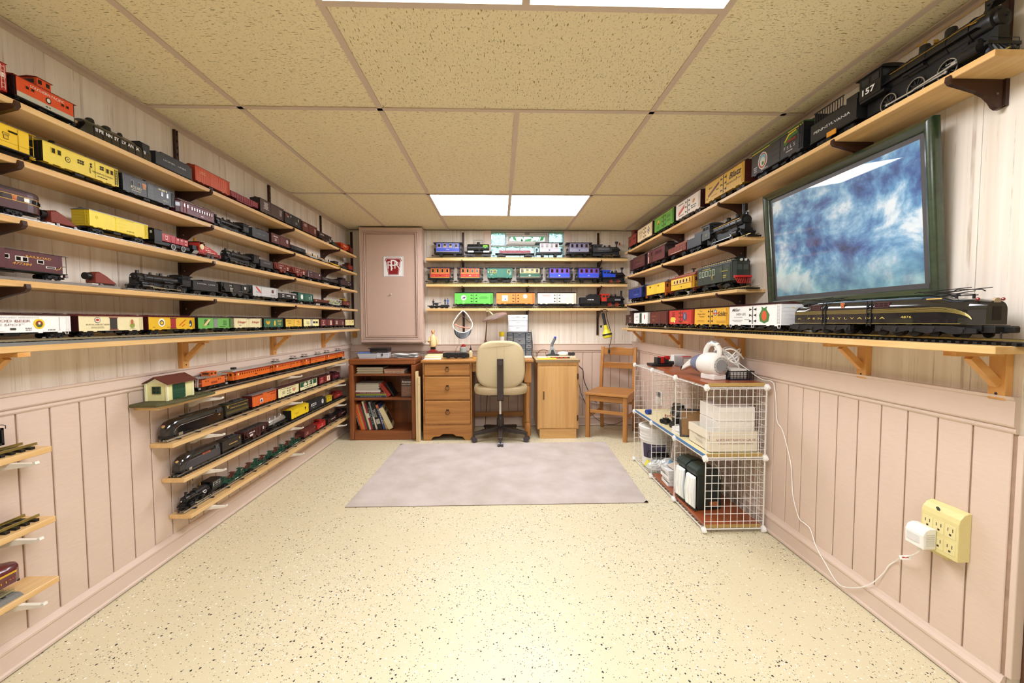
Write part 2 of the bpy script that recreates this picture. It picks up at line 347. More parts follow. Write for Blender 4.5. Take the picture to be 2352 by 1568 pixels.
w1=struct('window_1',MB().box(-.16,-.092,YB-.014,YB+.006,1.74,ZC-.004).box(.684,.76,YB-.014,YB+.006,1.74,ZC-.004).box(-.16,.76,YB-.014,YB+.006,1.715,1.795),PINKS)
struct('window_reveal',MB().box(-.098,.69,YB+.006,YB+.19,1.796,1.803).box(-.097,-.09,YB+.006,YB+.19,1.803,ZC-.005).box(.682,.689,YB+.006,YB+.19,1.803,ZC-.005),TRIMW,w1)
bw=.772/5
yb0,yb1=YB+.07,YB+.145
for i in range(5):
    struct('glass_block',MB().box(-.09+i*bw+.005,-.09+(i+1)*bw-.005,yb0,yb1,1.808,1.932),BLOCK,w1,bevel=.008)
for i in(0,4):struct('glass_block',MB().box(-.09+i*bw+.005,-.09+(i+1)*bw-.005,yb0,yb1,1.945,2.072),BLOCK,w1,bevel=.008)
mo=MB()
for i in range(1,5):mo.box(-.09+i*bw-.005,-.09+i*bw+.005,yb0+.01,yb1-.01,1.803,1.937)
mo.box(-.09,.682,yb0+.01,yb1-.01,1.933,1.944).box(-.09+bw-.005,-.09+bw+.004,yb0+.01,yb1-.01,1.944,2.076).box(-.09+4*bw-.004,-.09+4*bw+.005,yb0+.01,yb1-.01,1.944,2.076)
struct('mortar',mo,P('#d9d4cc',.7),w1)
vx0,vx1=-.09+bw+.006,-.09+4*bw-.006
struct('vent_frame',MB().ring(vx0,vx1,yb0-.02,yb0+.05,1.947,2.072,.012),WV,w1,bevel=.002)
struct('vent_sash',MB().ring(vx0+.015,vx1-.015,yb0-.012,yb0+.03,1.962,2.058,.022),WV,w1,bevel=.003)
struct('window_pane',MB().box(vx0+.036,vx1-.036,yb0+.008,yb0+.012,1.983,2.037),PANE,w1)
struct('vent_latch',MB().box(.27,.32,yb0-.03,yb0-.012,2.05,2.066),P('#8f8a84',.4,.5),w1,bevel=.003)
struct('ground_outside',MB().box(-6,6,YB+.2,YB+9,1.4,1.55),P('#7d8a5a',.9))
LEAF=P('#4f8a45',.6,var=.5,scale=9)
rl=random.Random(3);mb=MB()
for i in range(900):
    c=Vector((rl.uniform(-2.2,2.8),YB+rl.uniform(1.3,2.4),rl.uniform(1.62,2.9)));a=Vector((rl.uniform(-1,1),rl.uniform(-1,1),rl.uniform(-1,1))).normalized();b_=a.orthogonal().normalized();s_=rl.uniform(.05,.1)
    mb.add([c-a*s_,c+b_*s_*.5,c+a*s_,c-b_*s_*.5],[(0,1,2,3)])
o=stuff(tag(obj('shrubbery',mb,LEAF),'green leafy shrubs outside, seen through the basement window','shrub'))
# ================================================================= SHELVES, STANDARDS, BRACKETS, TRACKS
BOARD_Y,BOARD_X=wood('#e6c48c','#cf9f5e',1,.4,.8,'birch_shelf_y'),wood('#e6c48c','#cf9f5e',0,.4,.8,'birch_shelf_x')
PINE,PINEY=wood('#e2ae68','#c98b45',2,.45,1.,'pine_upright'),wood('#e2ae68','#c98b45',0,.45,1.,'pine_arm')
BRN=P('#3a2015',.4,.15);WBR=P('#e9e4da',.4)
ORD=['topmost','second','third','fourth','fifth']
FROM=['nearest the camera','second from the camera','third from the camera','fourth from the camera','fifth from the camera','sixth from the camera']
def shelf(label,x0,x1,y0,y1,zt,th=.019,along='y',group=None):
    o=obj('shelf',MB().box(-(x1-x0)/2,(x1-x0)/2,-(y1-y0)/2,(y1-y0)/2,-th,0),BOARD_Y if along=='y' else BOARD_X,None,((x0+x1)/2,(y0+y1)/2,zt),bevel=.0016,seg=1)
    return tag(o,label,'shelf',group)
def standard(label,x,y,z0,z1,rz,m,w_=.022,slots=True,group=None):
    """slotted steel upright; local +x comes out of the wall"""
    t=thing('shelf_standard',label,'shelf support',(x,y,z0),rz,group);h=z1-z0
    obj('channel',MB().box(0,.003,-w_/2,w_/2,0,h).box(.003,.011,-w_/2,-w_/2+.002,0,h).box(.003,.011,w_/2-.002,w_/2,0,h).box(.009,.012,-w_/2+.002,-.003,0,h).box(.009,.012,.003,w_/2-.002,0,h),m,t)
    sl=MB();z=.03
    while z<h-.02:sl.box(.0091,.0119,-.003,.003,z-.011,z+.007);z+=.032
    obj('slot_webs',sl,m,t);return t
BPROF=[(0,0),(.150,0),(.153,.009),(.158,.009),(.160,-.004),(.152,-.014),(.112,-.024),(.075,-.034),(.05,-.045),(.032,-.06),(.022,-.074),(.012,-.08),(0,-.08)]
def bracket(label,x,y,z,rz,m,L=.16,hh=1.,thick=.013,group='shelf brackets',screws=True):
    t=thing('shelf_bracket',label,'bracket',(x,y,z),rz,group)
    k=(L,hh,thick)
    obj('arm',cached(('br',)+k,lambda:MB().prism([(.0125+a*L/.16,b*hh)for a,b in BPROF],'y',-thick/2,thick/2).mesh('bracket_arm')),m,t)
    if screws:obj('screw',cached(('brs',)+k,lambda:MB().cyl((.03,-thick/2-.0015,-.04*hh),(.03,thick/2+.0015,-.04*hh),.0035,n=8).mesh('bracket_screw')),STEEL,t)
    return t
def wood_bracket(label,x,y,z,rz,L=.15,group='wooden shelf brackets'):
    """pine bracket: upright on the wall, arm under the shelf, diagonal brace"""
    t=thing('wooden_bracket',label,'bracket',(x,y,z),rz,group)
    obj('upright',MB().box(0,.022,-.021,.021,-.138,0),PINE,t,bevel=.0015)
    obj('arm',MB().box(.022,L,-.017,.017,-.014,0),PINEY,t,bevel=.0012)
    obj('brace',MB().bar((.105,0,-.0145),(.0225,0,-.095),.022,.02,(0,1,0)),PINEY,t,bevel=.001)
    obj('screw',MB().cyl((.022,0,-.122),(.0228,0,-.122),.004,n=8),DGR,t)
    return t
ZL=[1.783,1.612,1.437,1.250,1.055]
YP=[1.28,2.094,2.906,3.716]
seams=[None,2.75,2.5,2.5]
for i in range(4):
    a=XL+.0005;nm=ORD[i]+' left-wall shelf'
    if seams[i]:
        shelf('light wood board, near length of the '+nm,a,-1.432,.35,seams[i]-.0004,ZL[i]);shelf('light wood board, far length of the '+nm,a,-1.432,seams[i]+.0004,4.20,ZL[i])
    else:shelf('light wood board, full length of the '+nm,a,-1.432,.35,4.20,ZL[i])
    for k,y in enumerate(YP):bracket(f'dark brown steel bracket under the {nm}, {FROM[k]}',XL,y,ZL[i]-.0195,0,BRN)
shelf('deeper light wood board carrying the long row of refrigerator cars on the left wall',XL+.0005,-1.420,.35,4.22,ZL[4])
for k,y in enumerate(YP):
    standard(f'dark brown slotted upright on the left wall, {FROM[k]}',XL+.0003,y,1.02,2.055-.0,0,BRN)if False else standard(f'dark brown slotted upright on the left wall, {FROM[k]}',XL+.0003,y,1.0655,2.058,0,BRN)
    wood_bracket(f'pine bracket under the fifth left-wall shelf, {FROM[k]}',XL+.0003,y-.012,ZL[4]-.0195,0,.128 if k else.16)
standard('dark brown slotted upright on the back wall, between left corner and wall cabinet',-1.545,YB-.0003,1.07,2.06,-PI/2,BRN)
tag(obj('corner_block',MB().box(-.02,.02,-.02,0,-.075,0),PINE,None,(-1.53,YB-.0005,ZL[4]-.02),bevel=.001),'small pine block on the back wall at the end of the fifth left shelf','block')
ZS=[.764,.578,.397,.210];YS0=[1.80,1.870,1.925,1.957];NS=['first','second','third','fourth']
for k,y in enumerate((2.098,2.924,3.74)):
    standard(f'beige slotted upright behind the low left shelves, {FROM[k]}',XL+.0066,y,.125,.80,0,P('#bfae9d',.45))
    for i in range(4):bracket(f'white steel bracket under the {NS[i]} low left shelf, {FROM[k]}',XL+.0066,y,ZS[i]-.0195,0,WBR,.168,.55,.012,'white brackets of the low left shelves',False)
for i in range(4):shelf(f'narrow wood board, {NS[i]} from the top of the low left shelves',XL+.0070,-1.472,YS0[i],4.06,ZS[i])
ZN=[.721,.487,.283];NN=['upper','middle','lower']
standard('beige slotted upright behind the short shelves at the left edge of the picture',XL+.0066,1.262,.125,.80,0,P('#bfae9d',.45))
for i in range(3):
    shelf(f'{NN[i]} one of the short wood boards at the left edge of the picture',XL+.0070,-1.470,.45,1.374,ZN[i])
    bracket(f'white steel bracket under the {NN[i]} short shelf at the left edge',XL+.0066,1.262,ZN[i]-.0195,0,WBR,.168,.55,.012,'white brackets of the short shelves',False)
ZB=[1.772,1.508,1.262]
for i in range(3):shelf(f'light wood board, {["top", "middle", "bottom"][i]} shelf on the back wall',-.752,1.322,4.235,YB-.0005,ZB[i],.026,'x')
for k,x in enumerate((-.384,.291,1.045)):
    z1=2.06 if k!=1 else 1.70
    standard(f'dark brown slotted upright on the back wall, {["left one", "middle one below the window", "right one"][k]}',x,YB-.0003,.98,z1,-PI/2,BRN)
    for i in range(3):
        if k!=1 or i:bracket(f'dark bracket under the {["top", "middle", "bottom"][i]} back shelf, {["left", "middle", "right"][k]} upright',x,YB-.0003,ZB[i]-.0265,-PI/2,BRN,.15)
ZR=[1.822,1.576,1.297,1.058];YPR=[1.16,1.565,2.386,3.205,4.063]
shelf('light wood board, topmost and longest shelf on the right wall',1.275,XR-.0005,1.055,4.19,ZR[0],.018)
shelf('light wood board, second shelf on the right wall',1.280,XR-.0005,2.19,4.19,ZR[1],.018)
shelf('light wood board, third shelf on the right wall',1.280,XR-.0005,2.195,4.19,ZR[2],.018)
shelf('light wood board under the electric locomotive, lowest shelf on the right wall',1.250,XR-.0005,1.0,4.20,ZR[3],.020)
for k,y in enumerate(YPR):
    if k==1:bracket('dark brown bracket under the topmost right shelf, above the painting',XR-.0003,y,ZR[0]-.0185,PI,BRN)
    else:
        standard(f'dark brown slotted upright on the right wall, {FROM[k if k == 0 else k-1]}',XR-.0003,y,1.73 if k==0 else 1.07,2.058,PI,BRN)
        for i in range(3):
            if i==0 or k>1:bracket(f'dark brown bracket under the {["topmost", "second", "third"][i]} right-wall shelf, {FROM[k if i == 0 else k-2]}',XR-.0003,y,ZR[i]-.0185,PI,BRN)
    wood_bracket(f'pine bracket under the lowest right-wall shelf, {FROM[k]}',XR-.0003,y-.035 if k==0 else y,ZR[3]-.0205,PI,.165)
def track(label,x,y,z,rz,L,kind,ind=0,flip=0,group=None):
    """track laid along local x, origin at its near (or left) end on the shelf"""
    t=thing('track',label,'track',(x,y,z),rz,group)
    D=dict(G=(.0216,.076,.0105,.008,(-.0225,.0225),.0125,.0165,BRASS,BLK),T=(.125,.058,.012,.0045,(-.016,0,.016),.0045,.0135,P('#c9c9c6',.25,.9),BLK),R=(.0165,.058,.0075,.005,(-.016,0,.016),.0052,.0115,P('#b5b3ad',.3,.9),P('#1d1a18',.6)),F=(.0205,.05,.008,.0125,(-.016,0,.016),.0122,.0185,P('#b8b08f',.35,.8),P('#2c2a28',.6)),N=(.0265,.076,.012,.008,(-.0225,.0225),.0085,.0165,BRASS,BLK))[kind]
    pitch,tl,tw,th,rails,rz0,rz1,mr,mt=D
    for r in rails:obj('rail',MB().box(0,L,r-.0009,r+.0009,rz0,rz1-.002).box(0,L,r-.002,r+.002,rz1-.0022,rz1).box(0,L,r-.0028,r+.0028,rz0,rz0+.0015),mr,t)
    z0=.0
    if kind=='F':
        obj('roadbed',MB().prism([(-.046,0),(.046,0),(.034,.0095),(-.034,.0095)],'x',0,L),P('#77756f',.8,var=.25,scale=300),t);z0=.0096
    n=int((L-.004)/pitch);rest=MB()
    tm=cached(('tie',kind),lambda:MB().box(-tw/2,tw/2,-tl/2,tl/2,z0,th).mesh('tie_mesh'))
    for i in range(n):
        px=pitch*(i+.5)
        if i<ind if not flip else i>=n-ind:obj('tie',tm,mt,t,(px,0,0))
        else:rest.box(px-tw/2,px+tw/2,-tl/2,tl/2,z0,th)
    if rest.v:stuff(obj('ties',rest,mt,t))
    return t
LX=-1.500
track('silver three-rail track under the observation car, third left shelf',LX,.36,ZL[2],PI/2,1.88,'T')
track('dark three-rail track on the far part of the third left shelf',LX,2.245,ZL[2],PI/2,1.93,'R')
track('silver three-rail track under the maroon caboose, fourth left shelf',LX,.36,ZL[3],PI/2,1.30,'T')
track('dark three-rail track on the far part of the fourth left shelf',LX,1.69,ZL[3],PI/2,2.49,'R')
track('three-rail track on grey roadbed under the row of refrigerator cars',-1.478,.36,ZL[4],PI/2,3.85,'F',80)
SXC=-1.527
track('track with close ties under the orange interurban train',SXC,2.055,ZS[0],PI/2,1.98,'R')
track('track under the long black streamlined locomotive',SXC,1.885,ZS[1],PI/2,2.15,'T')
track('track with close ties under the silver tank car train',SXC,1.935,ZS[2],PI/2,2.10,'R')
track('tubular track under the green flat cars, lowest left shelf',SXC,1.965,ZS[3],PI/2,2.07,'T')
track('brass track on black ties, upper short shelf at the left edge',-1.525,.50,ZN[0],PI/2,.86,'N',40)
track('bare brass track with black ties, middle short shelf at the left edge',-1.525,.50,ZN[1],PI/2,.855,'N',40)
track('brass track on grey roadbed, lower short shelf at the left edge',-1.525,.50,ZN[2],PI/2,.78,'F',40)
for i,n_ in enumerate(('top','middle','bottom')):track(f'brass track with black ties on the {n_} back-wall shelf',-.745 if i<2 else-.50,4.312,ZB[i],0,(2.09 if i<2 else 1.84),'G')
track('brass track with black ties on the topmost right-wall shelf',1.357,1.07,ZR[0],PI/2,3.1,'G')
track('brass track with black ties on the second right-wall shelf',1.357,2.17,ZR[1],PI/2,2.0,'G')
track('brass track with black ties on the third right-wall shelf',1.357,2.17,ZR[2],PI/2,2.0,'G',30)
track('long brass track with black ties under the electric locomotive',1.340,.97,ZR[3],PI/2,3.2,'G',110)
# ================================================================= ROLLING STOCK BUILDERS (local x along the car, -y faces the room, z up from the rail)
def K(key,fn,smooth=None):
    return cached(key,lambda:fn().mesh('m_'+str(key[0]),smooth))
TR=dict(O=dict(wb=.034,r=.0092,y=.0225,g=.016,t=.0035),G=dict(wb=.058,r=.0155,y=.0355,g=.0225,t=.006))
def wheelset_mesh(sc):
    d=TR[sc];r,g=d['r'],d['g'];m=MB()
    for s in(-1,1):
        m.lathe([(.12*r,-s*.0001),(r*.55,0),(r*.72,-s*.001),(r,-s*.0012),(r,s*.003),(r*1.13,s*.0032),(r*1.13,s*.0048),(.2*r,s*.005)],(0,-s*0+(-g-.002 if s>0 else g+.002),r),'y',14)
    return m.cyl((0,-g,r),(0,g,r),r*.18,n=6)
def truck(t,x,sc='O',m=BLK,big=True,wm=None):
    d=TR[sc];r,a,Y=d['r'],d['wb']/2,d['y']
    def fn():
        q=MB();e=a*1.28
        prof=[(-e,.62*r),(-e,1.4*r),(-.4*a,1.85*r),(.4*a,1.85*r),(e,1.4*r),(e,.62*r),(.5*a,.8*r),(.3*a,.42*r),(-.3*a,.42*r),(-.5*a,.8*r)]
        for s in(-1,1):
            q.prism(prof,'y',s*Y,s*(Y-d['t']))
            for k in(-1,1):
                q.box(k*a-.32*r,k*a+.32*r,min(s*Y,s*(Y+.0018)),max(s*Y,s*(Y+.0018)),.68*r,1.32*r)
            for k in(-.16,.16):q.cyl((k*a,s*(Y+.0012),.75*r),(k*a,s*(Y+.0012),1.35*r),.13*r,n=6)
            q.box(-.5*a,.5*a,min(s*Y,s*(Y+.0009)),max(s*Y,s*(Y+.0009)),1.35*r,1.6*r)
        q.box(-.45*a,.45*a,-Y+d['t'],Y-d['t'],1.3*r,2.1*r).cyl((0,0,2.0*r),(0,0,2.45*r),.5*r,n=8)
        return q
    o=obj('truck',K(('truck',sc),fn),m,t,(x,0,0))
    for k in(-1,1):obj('wheelset',K(('wheels',sc),lambda:wheelset_mesh(sc),.6),wm or P('#3a3a3c',.35,.8),o,(k*a,0,0))
    return o
def coupler(t,x,sc,m=BLK):
    k=1 if sc=='O' else 1.7;s=1 if x>0 else-1
    obj('coupler',K(('cpl',sc,s),lambda:MB().box(0,s*.010*k,-.0022*k,.0022*k,.009*k,.0125*k).box(s*.009*k,s*.014*k,-.0045*k,.003*k,.0075*k,.0145*k).box(s*.013*k,s*.016*k,.0005*k,.004*k,.0075*k,.0145*k)),m,t,(x,0,0))
KEYST=[(-.42,.5),(.42,.5),(.5,.28),(.40,.22),(.30,-.5),(-.30,-.5),(-.40,.22),(-.5,.28)]
def decor(t,L,W,zb,zt,items,side=-1):
    """flat print, windows and emblems on the visible side; u along the length (-.5..+.5), v up the side (0..1)"""
    h=zt-zb;y0=side*W/2;lay=0;rr=random.Random(len(items)*31+int(L*1e4))
    def plate(name,pts,col,par=t,rough=.45):
        nonlocal lay
        lay+=1;e=.00055+.00022*min(lay,9);a,b=(y0-e,y0-.0001)if side<0 else(y0+.0001,y0+e)
        return obj(name,MB().prism(pts,'y',a,b),P(col,rough)if isinstance(col,str)else col,par)
    for it in items:
        k=it[0]
        if k=='t':
            _,s,u,v,hh,col=it[:6];wd=it[6]if len(it)>6 else None;sh=it[7]if len(it)>7 else 0;bo=it[8]if len(it)>8 else 0
            o=text(t,s,u*L,y0+side*(.0007+.00022*min(lay,9)),zb+v*h,hh*h,P(col,.5),wd*L if wd else None,side,sh,bold=bo*hh*h)
            if len(it)>9:o.rotation_euler.y=it[9]
        elif k=='b':
            _,u,v,wu,hv,col=it[:6];plate(it[6]if len(it)>6 else 'stripe',[(u*L-wu*L/2,zb+v*h-hv*h/2),(u*L+wu*L/2,zb+v*h-hv*h/2),(u*L+wu*L/2,zb+v*h+hv*h/2),(u*L-wu*L/2,zb+v*h+hv*h/2)],col)
        elif k=='d':
            _,u,v,ru,rv,col=it[:6];plate(it[6]if len(it)>6 else 'emblem',[(u*L+ru*h*math.cos(2*PI*i/22),zb+v*h+rv*h*math.sin(2*PI*i/22))for i in range(22)],col)
        elif k=='p':
            plate(it[3]if len(it)>3 else 'emblem',[(u*L,zb+v*h)for u,v in it[1]],it[2])
        elif k=='k':
            _,u,v,hh,c1,c2=it
            plate('keystone',[(u*L+x*hh*h,zb+v*h+z*hh*h)for x,z in KEYST],c2);plate('keystone',[(u*L+x*hh*h*.84,zb+v*h+z*hh*h*.84)for x,z in KEYST],c1)
            text(t,'PRR',u*L,y0+side*.003,zb+v*h+.06*hh*h,hh*h*.36,P(c2,.5),hh*h*.55,side)
        elif k=='l':
            _,u,v,wu,n,col=it[:6];lh=it[6]if len(it)>6 else.035;m=MB();e=.0008
            for i in range(n):
                ww=wu*L*rr.uniform(.6,1);x=u*L-ww/2;z=zb+v*h-i*lh*h*2.1;xe=u*L+ww/2
                while x<xe-.0006:
                    dx=min(rr.uniform(.6,2.2)*lh*h*1.4,xe-x);m.box(x,x+dx,min(y0,y0+side*e),max(y0,y0+side*e),z-lh*h/2,z+lh*h/2);x+=dx+lh*h*.7
            obj('small_lettering',m,P(col,.5),t)
        elif k=='w':
            _,u,v,wu,hv,fr,pn=it;x0,x1,z0,z1=u*L-wu*L/2,u*L+wu*L/2,zb+v*h-hv*h/2,zb+v*h+hv*h/2;tt=min(x1-x0,z1-z0)*.13
            key=('win',round((x1-x0)*4000),round((z1-z0)*4000),side)
            w2,h2=(x1-x0)/2,(z1-z0)/2
            o=obj('window',K(key,lambda:MB().ring(-w2,w2,min(0,side*.0014),max(0,side*.0014),-h2,h2,tt)),P(fr,.45),t,((x0+x1)/2,y0,(z0+z1)/2))
            obj('pane',K(key+('p',),lambda:MB().box(-w2+tt*.7,w2-tt*.7,min(0,side*.0008),max(0,side*.0008),-h2+tt*.7,h2-tt*.7)),P(pn,.12),o)
def ladder(t,x,y,z0,z1,w,m,n=5,name='ladder',axis='y'):
    r=.0007 if w<.014 else.0012
    def fn():
        q=MB();h=z1-z0
        for s in(-1,1):q.box(s*w/2-r,s*w/2+r,-r*2.2,0,0,h)
        for i in range(n):zz=h*(i+.5)/n;q.box(-w/2+r,w/2-r,-r*2.2,-r*.4,zz-r,zz+r)
        return q
    return obj(name,K(('lad',round(w*1e4),round((z1-z0)*1e4),n),fn),m,t,(x,y,z0),(0,0,0 if axis=='y' else PI/2*axis))
def underframe(t,L,W,zb,sc,m=BLK,gear=True):
    k=1 if sc=='O' else 1.7
    q=MB().box(-L/2+.002,L/2-.002,-W*.16,W*.16,zb-.006*k,zb-.0001)
    if gear:q.box(-L*.10,L*.02,-W*.40,-W*.18,zb-.010*k,zb-.0001).cyl((L*.06,-W*.3,zb-.006*k),(L*.16,-W*.3,zb-.006*k),.005*k,n=10).tube([(-L*.30,-W*.46,zb-.001),(-L*.13,-W*.46,zb-.009*k),(L*.13,-W*.46,zb-.009*k),(L*.30,-W*.46,zb-.001)],.0008*k,5)
    return obj('underframe',q,m,t)
def roof_mesh(L,W,zt,rh,ov=.0025,seams=10,arch=False):
    if arch:prof=[(-W/2-ov,zt)]+[((W/2+ov)*math.cos(PI-PI*i/10),zt+.0008+rh*math.sin(PI*i/10)**.8)for i in range(11)]+[(W/2+ov,zt)]
    else:prof=[(-W/2-ov,zt),(-W/2-ov,zt+rh*.22),(0,zt+rh),(W/2+ov,zt+rh*.22),(W/2+ov,zt)]
    q=MB().prism(prof,'x',-L/2-ov,L/2+ov)
    if not arch:
        for i in range(1,seams):
            x=-L/2+L*i/seams
            for s in(-1,1):q.bar((x,s*(W/2+ov*.8),zt+rh*.3),(x,s*.008,zt+rh*.98),.0015,.0012)
    return q
def base_car(t,L,sc,zb,W,big=True,tm=BLK,inset=None,wm=None,gear=True):
    e=inset or(.036 if sc=='O' else.062)
    for s in(-1,1):truck(t,s*(L/2-e),sc,tm,big,wm);coupler(t,s*L/2,sc)
    underframe(t,L,W,zb,sc,gear=gear)
def boxcar(t,L,W,zb,zt,rh,side,end=None,roof=None,door='slide',dc=None,sc='O',lad=None,ribs=0,items=(),roofm=None,dw=.17,hinge='#111111',steps=None,tm=BLK):
    end=end or side;roof=roof or end;ms=P(side,.4);base_car(t,L,sc,zb,W,tm=tm);h=zt-zb;k=1 if sc=='O' else 1.7
    obj('body',K(('bx',round(L*1e4),round(W*1e4),round(zb*1e4),round(zt*1e4)),lambda:MB().box(-L/2,L/2,-W/2,W/2,zb,zt)),ms,t)
    q=MB()
    for s in(-1,1):q.box(s*L/2-.0015*k,s*L/2+.0003,-W/2-.0009,-W/2,zb,zt)
    q.box(-L/2,L/2,-W/2-.0008,-W/2,zb,zb+.002*k).box(-L/2,L/2,-W/2-.0008,-W/2,zt-.0025*k,zt)
    for x in(-.42,-.28,.28,.42):q.box(x*L-.006*k,x*L+.006*k,-W/2-.0004,-W/2+.003,zb-.003*k,zb)
    for i in range(ribs):
        x=-L/2+L*(i+.5)/ribs
        if abs(x)>dw*L*.6:q.box(x-.0006*k,x+.0006*k,-W/2-.0008,-W/2,zb+.002*k,zt-.0025*k)
    obj('side_trim',q,ms,t)
    for s in(-1,1):
        q=MB().box(min(s*L/2,s*(L/2+.0012)),max(s*L/2,s*(L/2+.0012)),-W/2,W/2,zb,zt)
        for i in range(5):q.box(min(s*(L/2+.001),s*(L/2+.002)),max(s*(L/2+.001),s*(L/2+.002)),-W*.44,W*.44,zb+h*(.12+.18*i),zb+h*(.17+.18*i))
        o=obj('end_panel',q,P(end,.45),t)
        obj('brake_wheel' if s>0 else 'end_ladder',MB().lathe([(.0045*k,0),(.0055*k,.0006),(.0045*k,.0012)],(s*(L/2+.003),W*.18,zb+h*.78),'x',10)if s>0 else MB().box(-L/2-.0032,-L/2-.0024,-W*.46,-W*.44,zb+h*.1,zb+h*.95).box(-L/2-.0032,-L/2-.0024,-W*.30,-W*.28,zb+h*.1,zb+h*.95).box(-L/2-.0032,-L/2-.0026,-W*.44,-W*.30,zb+h*.3,zb+h*.33).box(-L/2-.0032,-L/2-.0026,-W*.44,-W*.30,zb+h*.5,zb+h*.53).box(-L/2-.0032,-L/2-.0026,-W*.44,-W*.30,zb+h*.7,zb+h*.73),P(lad or end,.45),o)
    o=obj('roof',K(('rf',round(L*1e4),round(W*1e4),round(zt*1e4),round(rh*1e4)),lambda:roof_mesh(L,W,zt,rh)),roofm or P(roof,.45),t)
    obj('roof_walk',MB().box(-L/2-.003,L/2+.003,-.006*k,.006*k,zt+rh+.0008,zt+rh+.0022).box(-L*.4,-L*.38,-.005*k,.005*k,zt+rh-.001,zt+rh+.0008).box(L*.38,L*.4,-.005*k,.005*k,zt+rh-.001,zt+rh+.0008),P(roof,.6,var=.3),o)
    mh=P(hinge,.45)
    if door=='slide':
        d=obj('door',MB().box(-dw*L/2,dw*L/2,-W/2-.0016,-W/2,zb+.003*k,zt-.005*k),P(dc or side,.42),t)
        obj('door_track',MB().box(-dw*L*.62,dw*L*1.3,-W/2-.0022,-W/2,zt-.005*k,zt-.0035*k).box(-dw*L*.62,dw*L*1.3,-W/2-.0022,-W/2,zb+.001*k,zb+.0028*k),P(dc or side,.45),t)
        q=MB()
        for i in range(4):q.box(-dw*L*.46,dw*L*.46,-W/2-.0022,-W/2-.0015,zb+h*(.14+.22*i),zb+h*(.155+.22*i))
        obj('door_rib',q,P(dc or side,.42),d)
    elif door=='plug':
        obj('door',MB().box(-dw*L/2,dw*L/2,-W/2-.0016,-W/2,zb+.005*k,zt-.005*k),P(dc,.42),t)
        obj('door_track',MB().box(-dw*L*.6,dw*L*.6,-W/2-.0028,-W/2,zt-.006*k,zt-.003*k).box(-dw*L*.6,dw*L*.6,-W/2-.0028,-W/2,zb+.002*k,zb+.005*k),mh,t)
    elif door=='reefer':
        for s in(-1,1):
            d=obj('door',MB().box(min(s*.001*k,s*dw*L/2),max(s*.001*k,s*dw*L/2),-W/2-.0012,-W/2,zb+h*.10,zt-h*.08),P(dc or side,.42),t)
            q=MB()
            for i in range(3):
                z=zb+h*(.2+.3*i);q.prism([(s*dw*L*.53,z-.004*k),(s*dw*L*.53,z+.004*k),(s*dw*L*.30,z+.0016*k),(s*dw*L*.16,z+.0008*k),(s*dw*L*.16,z-.0008*k),(s*dw*L*.30,z-.0016*k)],'y',-W/2-.0019,-W/2-.0008)
            obj('hinge',q,mh,d)
        obj('door_bar',MB().box(-.0009*k,.0009*k,-W/2-.0028,-W/2,zb+h*.06,zt-h*.06).box(-.004*k,.0009*k,-W/2-.0030,-W/2-.001,zb+h*.42,zb+h*.46),mh,t)
    ladder(t,L/2-.009*k,-W/2-.0009,zb+h*.06,zt-h*.05,.0085*k,P(lad or side,.45),6)
    if steps:
        for x in(-.47,.47,0):obj('step',MB().tube([(x*L-.006*k,-W/2,zb+.001),(x*L-.004*k,-W/2-.0004,zb-.008*k),(x*L+.004*k,-W/2-.0004,zb-.008*k),(x*L+.006*k,-W/2,zb+.001)],.0009*k,5),P(steps,.45),t)
    decor(t,L,W,zb,zt,items)
